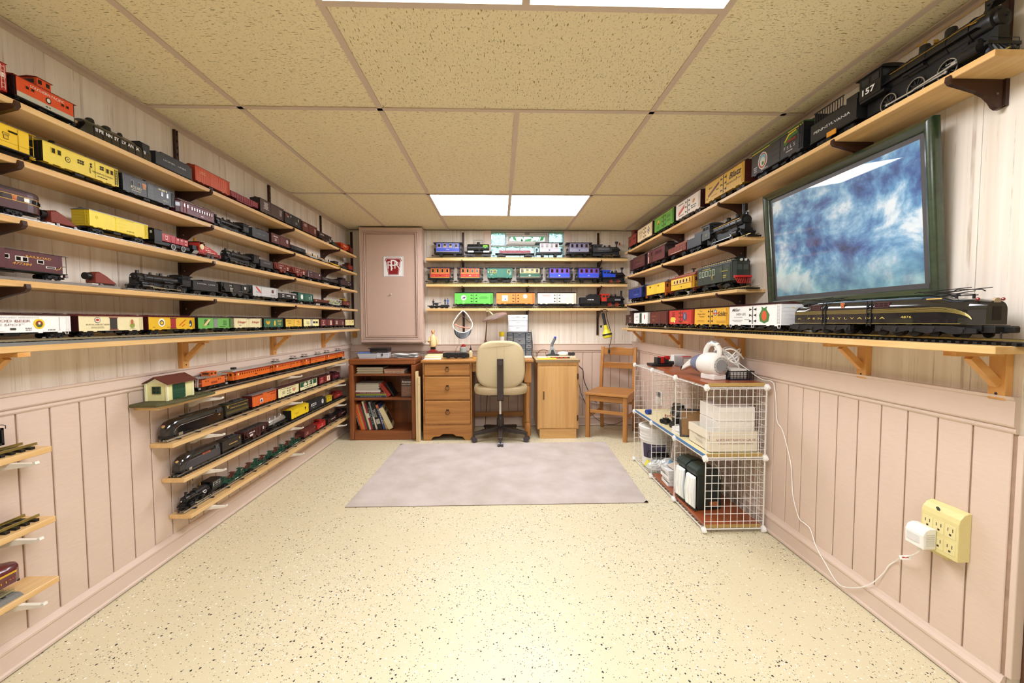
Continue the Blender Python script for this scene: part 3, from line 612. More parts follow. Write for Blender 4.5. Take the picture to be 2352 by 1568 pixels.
def caboose(t,L,W,zb,zt,rh,side,roof,end=None,cup='mid',cupcol=None,sc='O',bodyf=.8,items=(),rail='#111111',win='#1c1c1c',winf=None,wins=(),arch=False):
    base_car(t,L,sc,zb,W);k=1 if sc=='O' else 1.7;Lb=L*bodyf;h=zt-zb;ms=P(side,.42)
    obj('floor_deck',MB().box(-L/2,L/2,-W/2,W/2,zb-.003*k,zb),BLK,t)
    b=obj('body',MB().box(-Lb/2,Lb/2,-W/2,W/2,zb,zt).box(-Lb/2,Lb/2,-W/2-.0007,-W/2,zb,zb+.0025*k).box(-Lb/2,Lb/2,-W/2-.0007,-W/2,zt-.003*k,zt),ms,t)
    for s in(-1,1):
        o=obj('end_panel',MB().box(min(s*Lb/2,s*(Lb/2+.001)),max(s*Lb/2,s*(Lb/2+.001)),-W/2,W/2,zb,zt),P(end or side,.5),t)
        obj('end_door',MB().box(min(s*Lb/2,s*(Lb/2+.0018)),max(s*Lb/2,s*(Lb/2+.0018)),-W*.14,W*.14,zb+.002,zb+h*.85),P(end or side,.4,var=.2),o)
        obj('end_window',MB().box(min(s*Lb/2,s*(Lb/2+.0022)),max(s*Lb/2,s*(Lb/2+.0022)),-W*.10,W*.10,zb+h*.5,zb+h*.78),P('#15181c',.15),o)
        if bodyf<.97:
            q=MB();xe=s*(L/2-.002)
            for y in(-W*.46,W*.46):q.tube([(xe,y,zb),(xe,y,zt)],.0008*k,5)
            q.tube([(xe,-W*.46,zb+h*.42),(xe,W*.46,zb+h*.42)],.0007*k,5).tube([(xe,-W*.46,zb+h*.42),(s*Lb/2,-W*.47,zb+h*.42)],.0007*k,5).tube([(xe,-W*.2,zb),(xe,-W*.2,zb+h*.42)],.0006*k,5).tube([(xe,W*.2,zb),(xe,W*.2,zb+h*.42)],.0006*k,5)
            obj('end_railing',q,P(rail,.45),t)
            obj('step',MB().box(s*L/2-.010*k if s>0 else-L/2,L/2 if s>0 else-L/2+.010*k,-W/2-.001,-W/2+.004,zb-.012*k,zb-.010*k).box(s*L/2-.010*k if s>0 else-L/2,L/2 if s>0 else-L/2+.010*k,-W/2-.001,-W/2+.006,zb-.007*k,zb-.005*k).box(s*(L/2-.0105*k)-.0005,s*(L/2-.0105*k)+.0005,-W/2-.001,-W/2+.006,zb-.012*k,zb-.003*k),P(rail,.45),t)
    o=obj('roof',roof_mesh(L,W,zt,rh,arch=arch),P(roof,.45),t)
    if cup=='mid' or isinstance(cup,float):
        cx=0 if cup=='mid' else cup*L;ch=h*.42;cl=L*.23;cc=cupcol or side
        c=obj('cupola',MB().box(cx-cl/2,cx+cl/2,-W*.40,W*.40,zt+rh*.3,zt+rh+ch),P(cc,.42),t)
        obj('cupola_roof',roof_mesh(cl+.004,W*.84,zt+rh+ch,rh*.6,seams=2).xf(Matrix.Translation((cx,0,0))),P(roof if cupcol is None else cupcol,.45),c)
        q=MB()
        for dx in(-.28,.28):q.box(cx+dx*cl-cl*.13,cx+dx*cl+cl*.13,-W*.405,-W*.39,zt+rh+ch*.28,zt+rh+ch*.82)
        for s in(-1,1):q.box(min(cx+s*cl/2,cx+s*(cl/2+.0008)),max(cx+s*cl/2,cx+s*(cl/2+.0008)),-W*.26,W*.26,zt+rh+ch*.3,zt+rh+ch*.8)
        obj('cupola_window',q,P(win,.15),c)
    elif cup=='bay':
        c=obj('bay_window',MB().prism([(-Lb*.10,-W/2),(-Lb*.085,-W/2-.006*k),(Lb*.085,-W/2-.006*k),(Lb*.10,-W/2)],'z',zb,zt),ms,t)
    for cxu in((-.17,)if cup!='none' else()):
        obj('smokestack',MB().cyl((cxu*L,W*.18,zt+rh*.4),(cxu*L,W*.18,zt+rh+.008*k),.0022*k,n=8).cyl((cxu*L,W*.18,zt+rh+.008*k),(cxu*L,W*.18,zt+rh+.010*k),.004*k,.003*k,n=8),BLK,t)
    decor(t,Lb,W,zb,zt,list(items)+[('w',u,v,a,c,winf or side,win)for u,v,a,c in wins])
    ladder(t,-L/2+.003*k,-W*.30,zb,zt+rh*.5,.008*k,P(rail,.45),6,axis=-1)
def coal(x0,x1,w,z,hgt,seed,humps=2,n=18):
    rr=random.Random(seed);m=MB();ny=6;vs=[]
    for i in range(n+1):
        for j in range(ny+1):
            u,v=i/n,j/ny;env=(math.sin(PI*u)**.35)*(math.sin(PI*v)**.6)
            vs.append((x0+(x1-x0)*u,-w/2+w*v,z+hgt*env*(.65+.35*abs(math.sin(PI*humps*u)))+rr.uniform(-.0018,.0018)*(0<i<n and 0<j<ny)))
    fs=[(i*(ny+1)+j,(i+1)*(ny+1)+j,(i+1)*(ny+1)+j+1,i*(ny+1)+j+1)for i in range(n)for j in range(ny)]
    return m.add(vs,fs)
COALM=P('#1b1b1d',.6,var=.5,scale=400)
def hopper(t,L,W,zb,zt,col,load='coal',sc='O',items=(),ribs=8,seed=1):
    base_car(t,L,sc,zb+.004,W,gear=False);h=zt-zb;ms=P(col,.42)
    side=[(-.5,1),(.5,1),(.5,.80),(.34,.16),(.2,.16),(.13,-.22),(.07,-.22),(.0,.1),(-.07,-.22),(-.13,-.22),(-.2,.16),(-.34,.16),(-.5,.80)]
    obj('body',MB().prism([(u*L,zb+v*h)for u,v in side],'y',-W/2+.002,W/2-.002),ms,t)
    q=MB().box(-L/2,L/2,-W/2-.0012,-W/2+.003,zt-.004,zt+.0005).box(-L/2,L/2,W/2-.003,W/2+.0012,zt-.004,zt+.0005).box(-L/2-.001,-L/2+.002,-W/2,W/2,zt-.004,zt+.0005).box(L/2-.002,L/2+.001,-W/2,W/2,zt-.004,zt+.0005)
    q.box(-L/2,L/2,-W/2-.0008,-W/2+.002,zb+.14*h,zb+.20*h)
    for i in range(ribs):
        u=-.43+.86*i/(ribs-1);lo=.18 if abs(u)<.34 else.18+(abs(u)-.34)/.16*.5;q.box(u*L-.0009,u*L+.0009,-W/2-.0014,-W/2+.002,zb+lo*h,zt-.003)
    for s in(-1,1):
        for y in(-1,1):q.box(s*L*.49-.0012,s*L*.49+.0012,y*W*.46-.0012,y*W*.46+.0012,zb+.1*h,zt-.003)
    obj('side_rib',q,ms,t)
    if load:obj('coal_load',coal(-L/2+.003,L/2-.003,W-.006,zt-.002,.010 if load=='coal' else.006,seed,2),COALM if load=='coal' else P(load,.6),t)
    decor(t,L,W+.0016,zb,zt,items)
def gondola(t,L,W,zb,zt,col,sc='O',ribs=10,items=(),drop=0.0):
    base_car(t,L,sc,zb,W,gear=False);ms=P(col,.42);h=zt-zb
    q=MB().box(-L/2,L/2,-W/2,W/2,zb,zb+.003)
    fish=[(-L/2,zt),(L/2,zt),(L/2,zb),(L*.32,zb),(L*.24,zb-drop),(-L*.24,zb-drop),(-L*.32,zb),(-L/2,zb)]
    q.prism(fish,'y',-W/2,-W/2+.002).prism(fish,'y',W/2-.002,W/2).box(-L/2,-L/2+.002,-W/2+.002,W/2-.002,zb,zt).box(L/2-.002,L/2,-W/2+.002,W/2-.002,zb,zt)
    obj('body',q,ms,t);q=MB().box(-L/2-.0005,L/2+.0005,-W/2-.0012,-W/2,zt-.0025,zt+.0006)
    for i in range(ribs):u=-.46+.92*i/(ribs-1);q.box(u*L-.001,u*L+.001,-W/2-.0013,-W/2,zb+.001,zt-.0025)
    obj('side_rib',q,ms,t);decor(t,L,W+.002,zb,zt,items)
def tankcar(t,L,W,zc,r,col,sc='O',domes=(0,),items=(),frame='#111111',Lt=.9,rough=.35,metal=0):
    base_car(t,L,sc,zc-r*.9,W,gear=False);mt=P(col,rough,metal)
    obj('frame',MB().box(-L/2,L/2,-W*.45,W*.45,zc-r*1.12,zc-r*1.0).box(-L/2,L/2,-W*.46,-W*.40,zc-r*1.0,zc-r*.85),P(frame,.5),t)
    a=L*Lt/2;b=obj('tank',MB().lathe([(0,-a),(r*.6,-a+.001),(r*.9,-a+.004),(r,-a+.009),(r,a-.009),(r*.9,a-.004),(r*.6,a-.001),(0,a)],(0,0,zc),'x',28),mt,t,smooth=.5)if False else obj('tank',MB().lathe([(0,-a),(r*.6,-a+.001),(r*.9,-a+.004),(r,-a+.009),(r,a-.009),(r*.9,a-.004),(r*.6,a-.001),(0,a)],(0,0,zc),'x',28).mesh('tank',.5),mt,t)
    q=MB()
    for x in(-.72*a,-.25*a,.25*a,.72*a):q.lathe([(r*1.0,-.001),(r*1.015,-.001),(r*1.015,.001),(r,.001)],(x,0,zc),'x',28)
    obj('strap',q,mt,b)
    for d in domes:obj('dome',MB().lathe([(r*.36,0),(r*.36,r*.45),(r*.30,r*.55),(r*.12,r*.6),(0,r*.62)],(d*L,0,zc+r*.9),'z',16).mesh('dome',.6),mt,b)
    obj('handrail',MB().tube([(-a*.96,-r*1.08,zc+r*.1),(a*.96,-r*1.08,zc+r*.1)],.0008,5),P('#c8c8c8' if metal else '#151515',.4),b)
    ladder(b,domes[0]*L+.012 if domes else 0,-r*1.03,zc-r*.9,zc+r*.75,.010,P('#222222' if not metal else '#999999',.4),6)
    return b
def flatcar(t,L,W,zb,col,sc='O',items=(),stakes=0):
    base_car(t,L,sc,zb,W,gear=False);q=MB().box(-L/2,L/2,-W/2,W/2,zb,zb+.004)
    fish=[(-L/2,zb),(L/2,zb),(L*.32,zb-.002),(L*.22,zb-.007),(-L*.22,zb-.007),(-L*.32,zb-.002)]
    q.prism(fish,'y',-W/2,-W/2+.003).prism(fish,'y',W/2-.003,W/2)
    for i in range(stakes):x=-L*.45+L*.9*i/(stakes-1);q.box(x-.001,x+.001,-W/2-.0015,-W/2,zb,zb+.0045)
    obj('deck',q,P(col,.45),t);decor(t,L,W,zb,zb+.06,items)
def coach_euro(t,L,Lb,W,zb,zt,col,up=None,frame='#d8b45a',roof='#2a2b2d',nw=4,trim=None,items=(),open_win=(),sc='G'):
    """short two-axle coach with open end platforms"""
    h=zt-zb;up=up or col;d=TR['G']
    obj('frame',MB().box(-L/2+.004,L/2-.004,-W*.46,W*.46,zb-.016,zb-.002).box(-L*.46,L*.46,-W*.5,-W*.46,zb-.010,zb-.004),BLK,t)
    for s in(-1,1):
        x=s*L*.24
        o=obj('axle_guard',MB().prism([(x-.020,zb-.012),(x+.020,zb-.012),(x+.008,.010),(x-.008,.010)],'y',-.036,-.031).prism([(x-.020,zb-.012),(x+.020,zb-.012),(x+.008,.010),(x-.008,.010)],'y',.031,.036).box(x-.006,x+.006,-.040,-.036,.010,.024).box(x-.024,x+.024,-.038,-.034,.028,.032),BLK,t)
        obj('wheelset',K(('wheels','G'),lambda:wheelset_mesh('G'),.6),P('#3a3a3c',.35,.8),o,(x,0,0))
        coupler(t,s*L/2,'G')
    obj('lower_panel',MB().box(-Lb/2,Lb/2,-W/2,W/2,zb,zb+h*.46),P(col,.38),t)
    obj('upper_panel',MB().box(-Lb/2,Lb/2,-W/2+.0012,W/2-.0012,zb+h*.46,zt),P(up,.38),t)
    obj('waist_rail',MB().box(-Lb/2-.0008,Lb/2+.0008,-W/2-.0012,-W/2,zb+h*.44,zb+h*.475).box(-Lb/2-.0006,Lb/2+.0006,-W/2-.0006,-W/2,zb,zb+.004),P(trim or frame,.4),t)
    wp=Lb/nw
    for i in range(nw):
        u=(i-(nw-1)/2)*wp;o=obj('window',MB().ring(u-wp*.27,u+wp*.27,-W/2-.0012,-W/2+.002,zb+h*.53,zb+h*.93,.003),P(frame,.4),t)
        if i in open_win:obj('pane',MB().box(u-wp*.24,u+wp*.24,-W/2+.0006,-W/2+.0018,zb+h*.56,zb+h*.72),P('#bfa36a',.3),o)
        obj('pane',MB().box(u-wp*.24,u+wp*.24,-W/2+.0004,-W/2+.0016,zb+h*(.56 if i not in open_win else.72),zb+h*.90),P('#1b1512',.1),o)
        if i:obj('panel_seam',MB().box(u-wp*.5-.0005,u-wp*.5+.0005,-W/2-.0004,-W/2+.0013,zb+h*.48,zt),P(trim or frame,.5),t)
    obj('roof',roof_mesh(L*.99,W,zt,.014,.003,arch=True),P(roof,.5),t)
    for u in(-.2,.2):obj('roof_vent',MB().cyl((u*Lb,0,zt+.014),(u*Lb,0,zt+.019),.003,n=8).cyl((u*Lb,0,zt+.019),(u*Lb,0,zt+.021),.005,n=8),BLK,t)
    for s in(-1,1):
        a,b=sorted((s*Lb/2,s*(L/2-.004)))
        obj('platform',MB().box(a,b,-W*.46,W*.46,zb-.002,zb+.001),BLK,t)
        q=MB();xe=s*(L/2-.007)
        for y in(-W*.45,-W*.15,W*.15,W*.45):q.tube([(xe,y,zb),(xe,y,zb+h*.44)],.0011,5)
        q.tube([(xe,-W*.45,zb+h*.44),(xe,W*.45,zb+h*.44)],.0012,5).tube([(xe,-W*.45,zb+h*.24),(xe,W*.45,zb+h*.24)],.0009,5).box(xe-.0006,xe+.0006,-W*.45,W*.45,zb,zb+h*.2)
        xa=s*(Lb/2+.010);q.tube([(xe,-W*.45,zb+h*.44),(xe,-W*.45,zt)],.0009,5).tube([(xe,W*.45,zb+h*.44),(xe,W*.45,zt)],.0009,5)
        q.tube([(xe,-W*.45,zb+h*.40),(xa,-W*.46,zb+h*.40)],.001,5).tube([(xa,-W*.46,zb),(xa,-W*.46,zb+h*.40)],.001,5).tube([((xe+xa)/2,-W*.46,zb),((xe+xa)/2,-W*.46,zb+h*.40)],.001,5)
        obj('end_railing',q,P('#151515',.4),t)
        obj('brake_wheel',MB().lathe([(.010,0),(.012,.0015),(.010,.003)],(xe-s*.004,-W*.3,zb+h*.30),'y',14).box(xe-s*.004-.011,xe-s*.004+.011,-W*.3,-W*.3+.002,zb+h*.30-.0008,zb+h*.30+.0008),P('#1e1e1e',.4),t)
        obj('step',MB().box(a+.002,b-.004,-W*.53,-W*.44,zb-.020,zb-.017).box(a+.002,a+.004,-W*.53,-W*.44,zb-.017,zb-.002),BLK,t)
    decor(t,Lb,W,zb,zt,items)
def coach(t,L,W,zb,zt,col,roof,sc='G',rh=.018,nw=10,wv=(.68,.30),w0=-.42,w1=.42,wcol='#14161a',wf=None,clere=None,end=None,items=(),plat=0,doors=(),rmat=None,railm='#151515',wfrac=.62,tm=BLK,bands=()):
    """American passenger or baggage car; clere = colour of the clerestory sides"""
    base_car(t,L,sc,zb,W,tm=tm,inset=L*.19 if sc=='G' else.06);k=1 if sc=='O' else 1.7;h=zt-zb;Lb=L*(1-plat)
    obj('body',MB().box(-Lb/2,Lb/2,-W/2,W/2,zb,zt).box(-Lb/2,Lb/2,-W/2-.0012,-W/2,zb,zb+.003*k).box(-Lb/2-.0005,Lb/2+.0005,-W/2-.0010,-W/2,zb+h*.46,zb+h*.49).box(-Lb/2,Lb/2,-W/2-.0010,-W/2,zt-.003*k,zt),P(col,.4),t)
    for s in(-1,1):
        o=obj('end_panel',MB().box(min(s*Lb/2,s*(Lb/2+.001)),max(s*Lb/2,s*(Lb/2+.001)),-W/2,W/2,zb,zt),P(end or col,.45),t)
        obj('end_door',MB().box(min(s*Lb/2,s*(Lb/2+.002)),max(s*Lb/2,s*(Lb/2+.002)),-W*.15,W*.15,zb+.003,zb+h*.9),P(end or col,.4,var=.15),o)
        q=MB()
        for y in(0,-.32,.32):q.box(min(s*Lb/2,s*(Lb/2+.0026)),max(s*Lb/2,s*(Lb/2+.0026)),W*y-W*.09,W*y+W*.09,zb+h*.52,zb+h*.82)
        obj('end_window',q,P(wcol,.12),o)
        if plat:
            xe=s*(L/2-.004);q=MB().box(min(s*Lb/2,s*L/2),max(s*Lb/2,s*L/2),-W*.48,W*.48,zb-.003,zb)
            for y in(-.46,-.16,.16,.46):q.tube([(xe,W*y,zb),(xe,W*y,zb+h*.40)],.0009*k,5)
            for y in(-.46,.46):q.tube([(xe,W*y,zb),(xe,W*y,zt+.002)],.0009*k,5)
            for z in(.2,.40):q.tube([(xe,-W*.46,zb+h*z),(xe,W*.46,zb+h*z)],.0008*k,5)
            q.box(min(s*(Lb/2+.004),s*(L/2-.006)),max(s*(Lb/2+.004),s*(L/2-.006)),-W*.5,-W*.40,zb-.014*k,zb-.011*k).box(min(s*(Lb/2+.004),s*(L/2-.006)),max(s*(Lb/2+.004),s*(L/2-.006)),-W*.5,-W*.36,zb-.008*k,zb-.005*k)
            obj('end_railing',q,P(railm,.4),t)
    o=obj('roof',roof_mesh(L if plat else Lb,W,zt,rh,arch=True),rmat or P(roof,.45),t)
    if clere:
        ch=rh*.75;z=zt+rh*.82;obj('clerestory',MB().box(-Lb*.47,Lb*.47,-W*.26,W*.26,z,z+ch),P(clere,.45),o)
        obj('clerestory_roof',roof_mesh(Lb*.95,W*.52,z+ch,rh*.35,.004,arch=True),rmat or P(roof,.45),o);q=MB();n=max(6,int(Lb/.028))
        for i in range(n):x=-Lb*.45+Lb*.9*(i+.5)/n;q.box(x-Lb*.9/n*.33,x+Lb*.9/n*.33,-W*.26-.0008,-W*.26,z+ch*.25,z+ch*.8)
        obj('clerestory_window',q,P('#c9b27a',.3),o)
    pw=(w1-w0)/nw
    decor(t,Lb,W+.0004,zb,zt,list(bands)+[('w',w0+pw*(i+.5),wv[0],pw*wfrac,wv[1],wf or col,wcol)for i in range(nw)])
    for u,dw,dc in doors:
        d=obj('door',MB().box(u*Lb-dw*Lb/2,u*Lb+dw*Lb/2,-W/2-.0018,-W/2,zb+.002,zb+h*.93),P(dc,.42),t)
        obj('door_window',MB().box(u*Lb-dw*Lb*.3,u*Lb+dw*Lb*.3,-W/2-.0024,-W/2-.0016,zb+h*.56,zb+h*.84),P(wcol,.12),d)
    decor(t,Lb,W+.003,zb,zt,items)
def driver_mesh(r,w,ns=10):
    m=MB().lathe([(r*.84,-w/2),(r*.97,-w/2),(r*1.0,0),(r*1.06,w*.35),(r*1.06,w*.5),(r*.84,w*.5)],(0,0,r),'y',24,closed=True)
    m.cyl((0,-w*.6,r),(0,w*.5,r),r*.2,n=10)
    for i in range(ns):
        a=2*PI*i/ns;d=Vector((math.cos(a),0,math.sin(a)));m.bar(Vector((0,0,r))+d*r*.15,Vector((0,0,r))+d*r*.88,w*.5,r*.09,(0,1,0))
    return m
def steam(t,L,rb,zc,W,nd,rd,sc='O',cabL=.20,pilot=True,lead=1,trail=0,stack='straight',stackh=None,body='#101012',rods='#cfc9b8',cabcol=None,cabroof=None,items=(),tire='#8f8f8f',domes=((.10,1.),(-.10,1.)),bell=True,headlight='top',brass='#9a8850',taper=.92,wcol='#17171a',capitem=None,win=(.0,.70,.5,.26),tanks=None,firecol=None,sideview=-1,ground=0.):
    """steam locomotive facing +x: boiler, smokebox, domes, stack, cab, cylinders, driving wheels and rods, pilot"""
    mb=P(body,.38);k=1 if sc=='O' else 1.7;g=TR[sc]['g'];xf=L/2-(.075*L if pilot else.02*L);xc1=-L/2+.01*L;xc0=xc1+cabL*L;zt=zc+rb
    bl=MB().lathe([(0,xf),(rb*.55,xf-.0002),(rb*.60,xf-.003*k),(rb*.88,xf-.0035*k),(rb*.93,xf-.006*k),(rb*.93,xf-.13*L),(rb*.96,xf-.14*L),(rb*taper*1.06,xf-.35*L),(rb,xc0+.10*L),(rb,xc0-.01)][::-1],(0,0,zc),'x',26).mesh('boiler',.5)
    b=obj('boiler',bl,mb,t)
    q=MB()
    for i in range(5):x=xc0+.03*L+(xf-.16*L-xc0)*i/4;q.lathe([(rb*1.0,-.0012*k),(rb*1.025,-.0012*k),(rb*1.025,.0012*k),(rb*1.0,.0012*k)],(x,0,zc),'x',26)
    obj('boiler_band',q,mb,b)
    obj('smokebox_front',MB().lathe([(rb*.62,0),(rb*.55,.0025*k),(rb*.2,.004*k),(0,.0045*k)],(xf-.001,0,zc),'x',20).cyl((xf+.003*k,0,zc),(xf+.0065*k,0,zc),rb*.12,n=10),P(body,.5),b)
    for u,s in domes:
        r2=rb*.42*s;obj('dome',MB().lathe([(r2*1.25,-rb*.25),(r2*1.02,rb*.02),(r2,rb*.10),(r2,rb*.45*s),(r2*.85,rb*.58*s),(r2*.45,rb*.66*s),(0,rb*.68*s)],(u*L,0,zt),'z',18).mesh('dome',.6),mb,b)
    sh=stackh or rb*.9;xs=xf-.075*L
    if stack=='straight':pr=[(rb*.40,-rb*.2),(rb*.30,rb*.08),(rb*.27,rb*.1),(rb*.30,sh*.92),(rb*.36,sh*.94),(rb*.36,sh),(rb*.26,sh),(rb*.24,sh*.5),(0,sh*.5)]
    elif stack=='diamond':pr=[(rb*.36,-rb*.2),(rb*.22,rb*.1),(rb*.20,sh*.45),(rb*.62,sh*.86),(rb*.62,sh*.9),(rb*.42,sh),(rb*.3,sh),(0,sh*.9)]
    else:pr=[(rb*.45,-rb*.2),(rb*.40,rb*.05),(rb*.36,sh*.8),(rb*.42,sh),(rb*.3,sh),(0,sh*.6)]
    obj('smokestack',MB().lathe(pr,(xs,0,zt),'z',18).mesh('stack',.6),mb,b)
    if headlight:
        hx,hz=(xf-.01*L,zt+rb*.30)if headlight=='top' else(xf+.004*k,zc)
        h=obj('headlight',MB().cyl((hx-rb*.22,0,hz),(hx+rb*.30,0,hz),rb*.20,n=14).box(hx-rb*.2,hx+rb*.2,-rb*.12,rb*.12,hz-rb*.4,hz-rb*.1),mb,b)
        obj('lens',MB().cyl((hx+rb*.30,0,hz),(hx+rb*.32,0,hz),rb*.16,n=14),P('#cfd2cc',.1),h)
    if bell:obj('bell',MB().lathe([(rb*.02,rb*.34),(rb*.10,rb*.30),(rb*.13,rb*.14),(rb*.19,0)],(.02*L,0,zt+rb*.12),'z',12).tube([(.02*L,-rb*.22,zt-rb*.05),(.02*L,-rb*.22,zt+rb*.42),(.02*L,rb*.22,zt+rb*.42),(.02*L,rb*.22,zt-rb*.05)],rb*.03,5),P(brass,.3,.8),b)
    for s in(-1,1):
        obj('handrail',MB().tube([(xf-.03*L,s*rb*1.05,zc+rb*.30),(xc0+.02,s*rb*1.08,zc+rb*.30)],.0007*k,5),P(brass,.35,.7),b)
        obj('running_board',MB().box(xc0,xf-.06*L,min(s*rb*.75,s*W*.46),max(s*rb*.75,s*W*.46),zc-rb*.42,zc-rb*.36).cyl((xc0+.16*L,s*W*.38,zc-rb*.62),(xc0+.32*L,s*W*.38,zc-rb*.62),rb*.16,n=10),mb,t)
    ct=zt+rb*.38;cz=zc-rb*.75;mc=P(cabcol or body,.38);cw=W*.49
    wu,wv,wl,wh=win
    c=obj('cab',MB().prism([(-cw,cz),(cw,cz),(cw,ct-.002),(cw*.6,ct+.003*k),(-cw*.6,ct+.003*k),(-cw,ct-.002)],'x',xc1,xc0),mc,t)
    obj('cab_roof',roof_mesh(cabL*L*1.16,W,ct-.001,.007*k,.003,arch=True).xf(Matrix.Translation(((xc0+xc1)/2-.01*L,0,0))),P(cabroof or cabcol or body,.42),c)
    hh=ct-cz;xm=(xc0+xc1)/2
    for s in(-1,1):
        for du in(-.23,.23):
            o=obj('cab_window',MB().ring(xm+du*cabL*L-cabL*L*.19,xm+du*cabL*L+cabL*L*.19,min(s*cw,s*(cw+.0014)),max(s*cw,s*(cw+.0014)),cz+hh*.56,cz+hh*.90,.0012*k),P(firecol or cabcol or body,.4),c)
            obj('pane',MB().box(xm+du*cabL*L-cabL*L*.17,xm+du*cabL*L+cabL*L*.17,min(s*cw,s*(cw+.0006)),max(s*cw,s*(cw+.0006)),cz+hh*.58,cz+hh*.88),P('#262a2e',.1),o)
    obj('front_window',MB().box(xc0-.0002,xc0+.0008,-cw*.9,-cw*.5,cz+hh*.62,cz+hh*.9).box(xc0-.0002,xc0+.0008,cw*.5,cw*.9,cz+hh*.62,cz+hh*.9),P('#2b3036',.1),c)
    zf=rd*1.25
    obj('frame',MB().box(xc1,xf+.01*L,-g*.72,g*.72,zf*.7,zc-rb*.7).box(xc0,xf-.15*L,-rb*.6,rb*.6,zf*.9,zc-rb*.3).box(xc1,xc0+.01,-W*.46,W*.46,cz-.005*k,cz),P(body,.55),t)
    xcy=xf-.09*L;rc=rb*.42
    for s in(-1,1):
        q=MB().cyl((xcy-.055*L,s*W*.40,rd*1.05),(xcy+.055*L,s*W*.40,rd*1.05),rc,n=16).cyl((xcy-.045*L,s*W*.36,rd*1.05+rc*1.3),(xcy+.045*L,s*W*.36,rd*1.05+rc*1.3),rc*.62,n=12).box(xcy-.04*L,xcy+.04*L,min(0,s*W*.4),max(0,s*W*.4),rd*.8,rd*1.05+rc*1.6)
        obj('cylinder',q,mb,t)
    x1=xcy-.10*L-rd;x0=xc0+.02*L if nd>2 else xc0+.05*L
    dx=(x1-x0)/(nd-1)if nd>1 else 0
    if nd>1 and dx<rd*2.16:rd_=dx/2.16
    else:rd_=rd
    dm=K(('drv',round(rd_*1e5),sc),lambda:driver_mesh(rd_,.0045*k,10),.6);xsd=[x0+dx*i for i in range(nd)]
    for x in xsd:
        for s in(-1,1):obj('driving_wheel',dm,P(wcol,.4),t,(x,s*g*1.12,0),(0,0,0 if s>0 else PI))
        obj('axle',MB().cyl((x,-g,rd_),(x,g,rd_),rd_*.15,n=8),STEEL,t)
        o=obj('tire',K(('tire',round(rd_*1e5),sc),lambda:MB().lathe([(rd_*.93,-.0026*k),(rd_*1.0,-.0026*k),(rd_*1.0,0),(rd_*.93,0)],(0,0,rd_),'y',24,closed=True),.6),P(tire,.25,.9),t,(x,-g*1.12-.0003,0));
        obj('tire',o.data,P(tire,.25,.9),t,(x,g*1.12+.0003,0),(0,0,PI))
    yr=g*1.12+.005*k;zr=rd_*.72;mr=P(rods,.28,.7)
    for s in(-1,1):
        y=s*yr
        obj('side_rod',MB().bar((xsd[0],y,zr),(xsd[-1],y,zr),.0016*k,rd_*.17).cyl((xsd[0],y-.0012*k,zr),(xsd[0],y+.0012*k,zr),rd_*.16,n=10).cyl((xsd[-1],y-.0012*k,zr),(xsd[-1],y+.0012*k,zr),rd_*.16,n=10),mr,t)
        y2=s*(yr+.002*k);xm_=xsd[len(xsd)//2]
        obj('main_rod',MB().bar((xm_,y2,zr),(xcy-.10*L,y2,rd*1.05),.0016*k,rd_*.15).cyl((xcy-.12*L,y2,rd*1.05),(xcy-.05*L,y2,rd*1.05),rd_*.06,n=8).box(xcy-.125*L,xcy-.095*L,y2-.0016*k,y2+.0016*k,rd*1.05-rd_*.13,rd*1.05+rd_*.13).bar((xcy-.16*L,y2,rd*1.05+rd_*.22),(xcy-.05*L,y2,rd*1.05+rd_*.22),.0018*k,rd_*.07),mr,t)
    rs=rd_*.52
    ws=K(('pil',round(rs*1e5),sc),lambda:MB().lathe([(rs*.3,-.002*k),(rs*.8,-.0015*k),(rs,-.0022*k),(rs,.0015*k),(rs*.3,.002*k)],(0,-g,rs),'y',18).lathe([(rs*.3,-.002*k),(rs*.8,-.0015*k),(rs,-.0015*k),(rs,.0022*k),(rs*.3,.002*k)],(0,g,rs),'y',18).cyl((0,-g,rs),(0,g,rs),rs*.2,n=8),.6)
    for i in range(lead):obj('pilot_wheel',ws,P('#47474a',.35,.6),t,(xf-.005*L-i*rs*2.3,0,0))
    for i in range(trail):obj('trailing_wheel',ws,P('#47474a',.35,.6),t,(xc0-.03*L-i*rs*2.3,0,0))
    if pilot:
        xp=xf+.012*L;q=MB().box(xp-.02*L,xp+.006*L,-W*.46,W*.46,rd*.95,rd*1.25)
        p=obj('pilot_beam',q,mb,t);q=MB();n=9
        for i in range(n):
            y=-W*.42+W*.84*i/(n-1);f=1-abs(i-(n-1)/2)/((n-1)/2);q.bar((xp,y,rd*.95),(xp+.012*L+f*.045*L,y*.82,rd*.12),.0014*k,.0022*k)
        obj('cowcatcher',q.box(xp-.006*L,xp+.014*L,-W*.36,W*.36,rd*.10,rd*.2),mb,p)
        obj('front_railing',MB().tube([(xp+.002*L,-W*.4,rd*1.25),(xp+.002*L,-W*.4,rd*1.6),(xp+.002*L,W*.4,rd*1.6),(xp+.002*L,W*.4,rd*1.25)],.0006*k,5),mb,p)
    else:obj('buffer_beam',MB().box(L/2-.012*L,L/2,-W*.46,W*.46,rd*.8,rd*1.4),P(firecol or body,.45),t)
    if tanks:
        for s in(-1,1):obj('side_tank',MB().box(xc0-.002,xc0+tanks*L,min(s*rb*.8,s*cw),max(s*rb*.8,s*cw),cz,zc+rb*.35),mc,t)
    for it in items:
        text(t,it[0],it[1]*L,sideview*(W*.49+.0022),it[2],it[3],P(it[4],.5),it[5]if len(it)>5 else None,sideview)
    if capitem:capitem(t,locals())
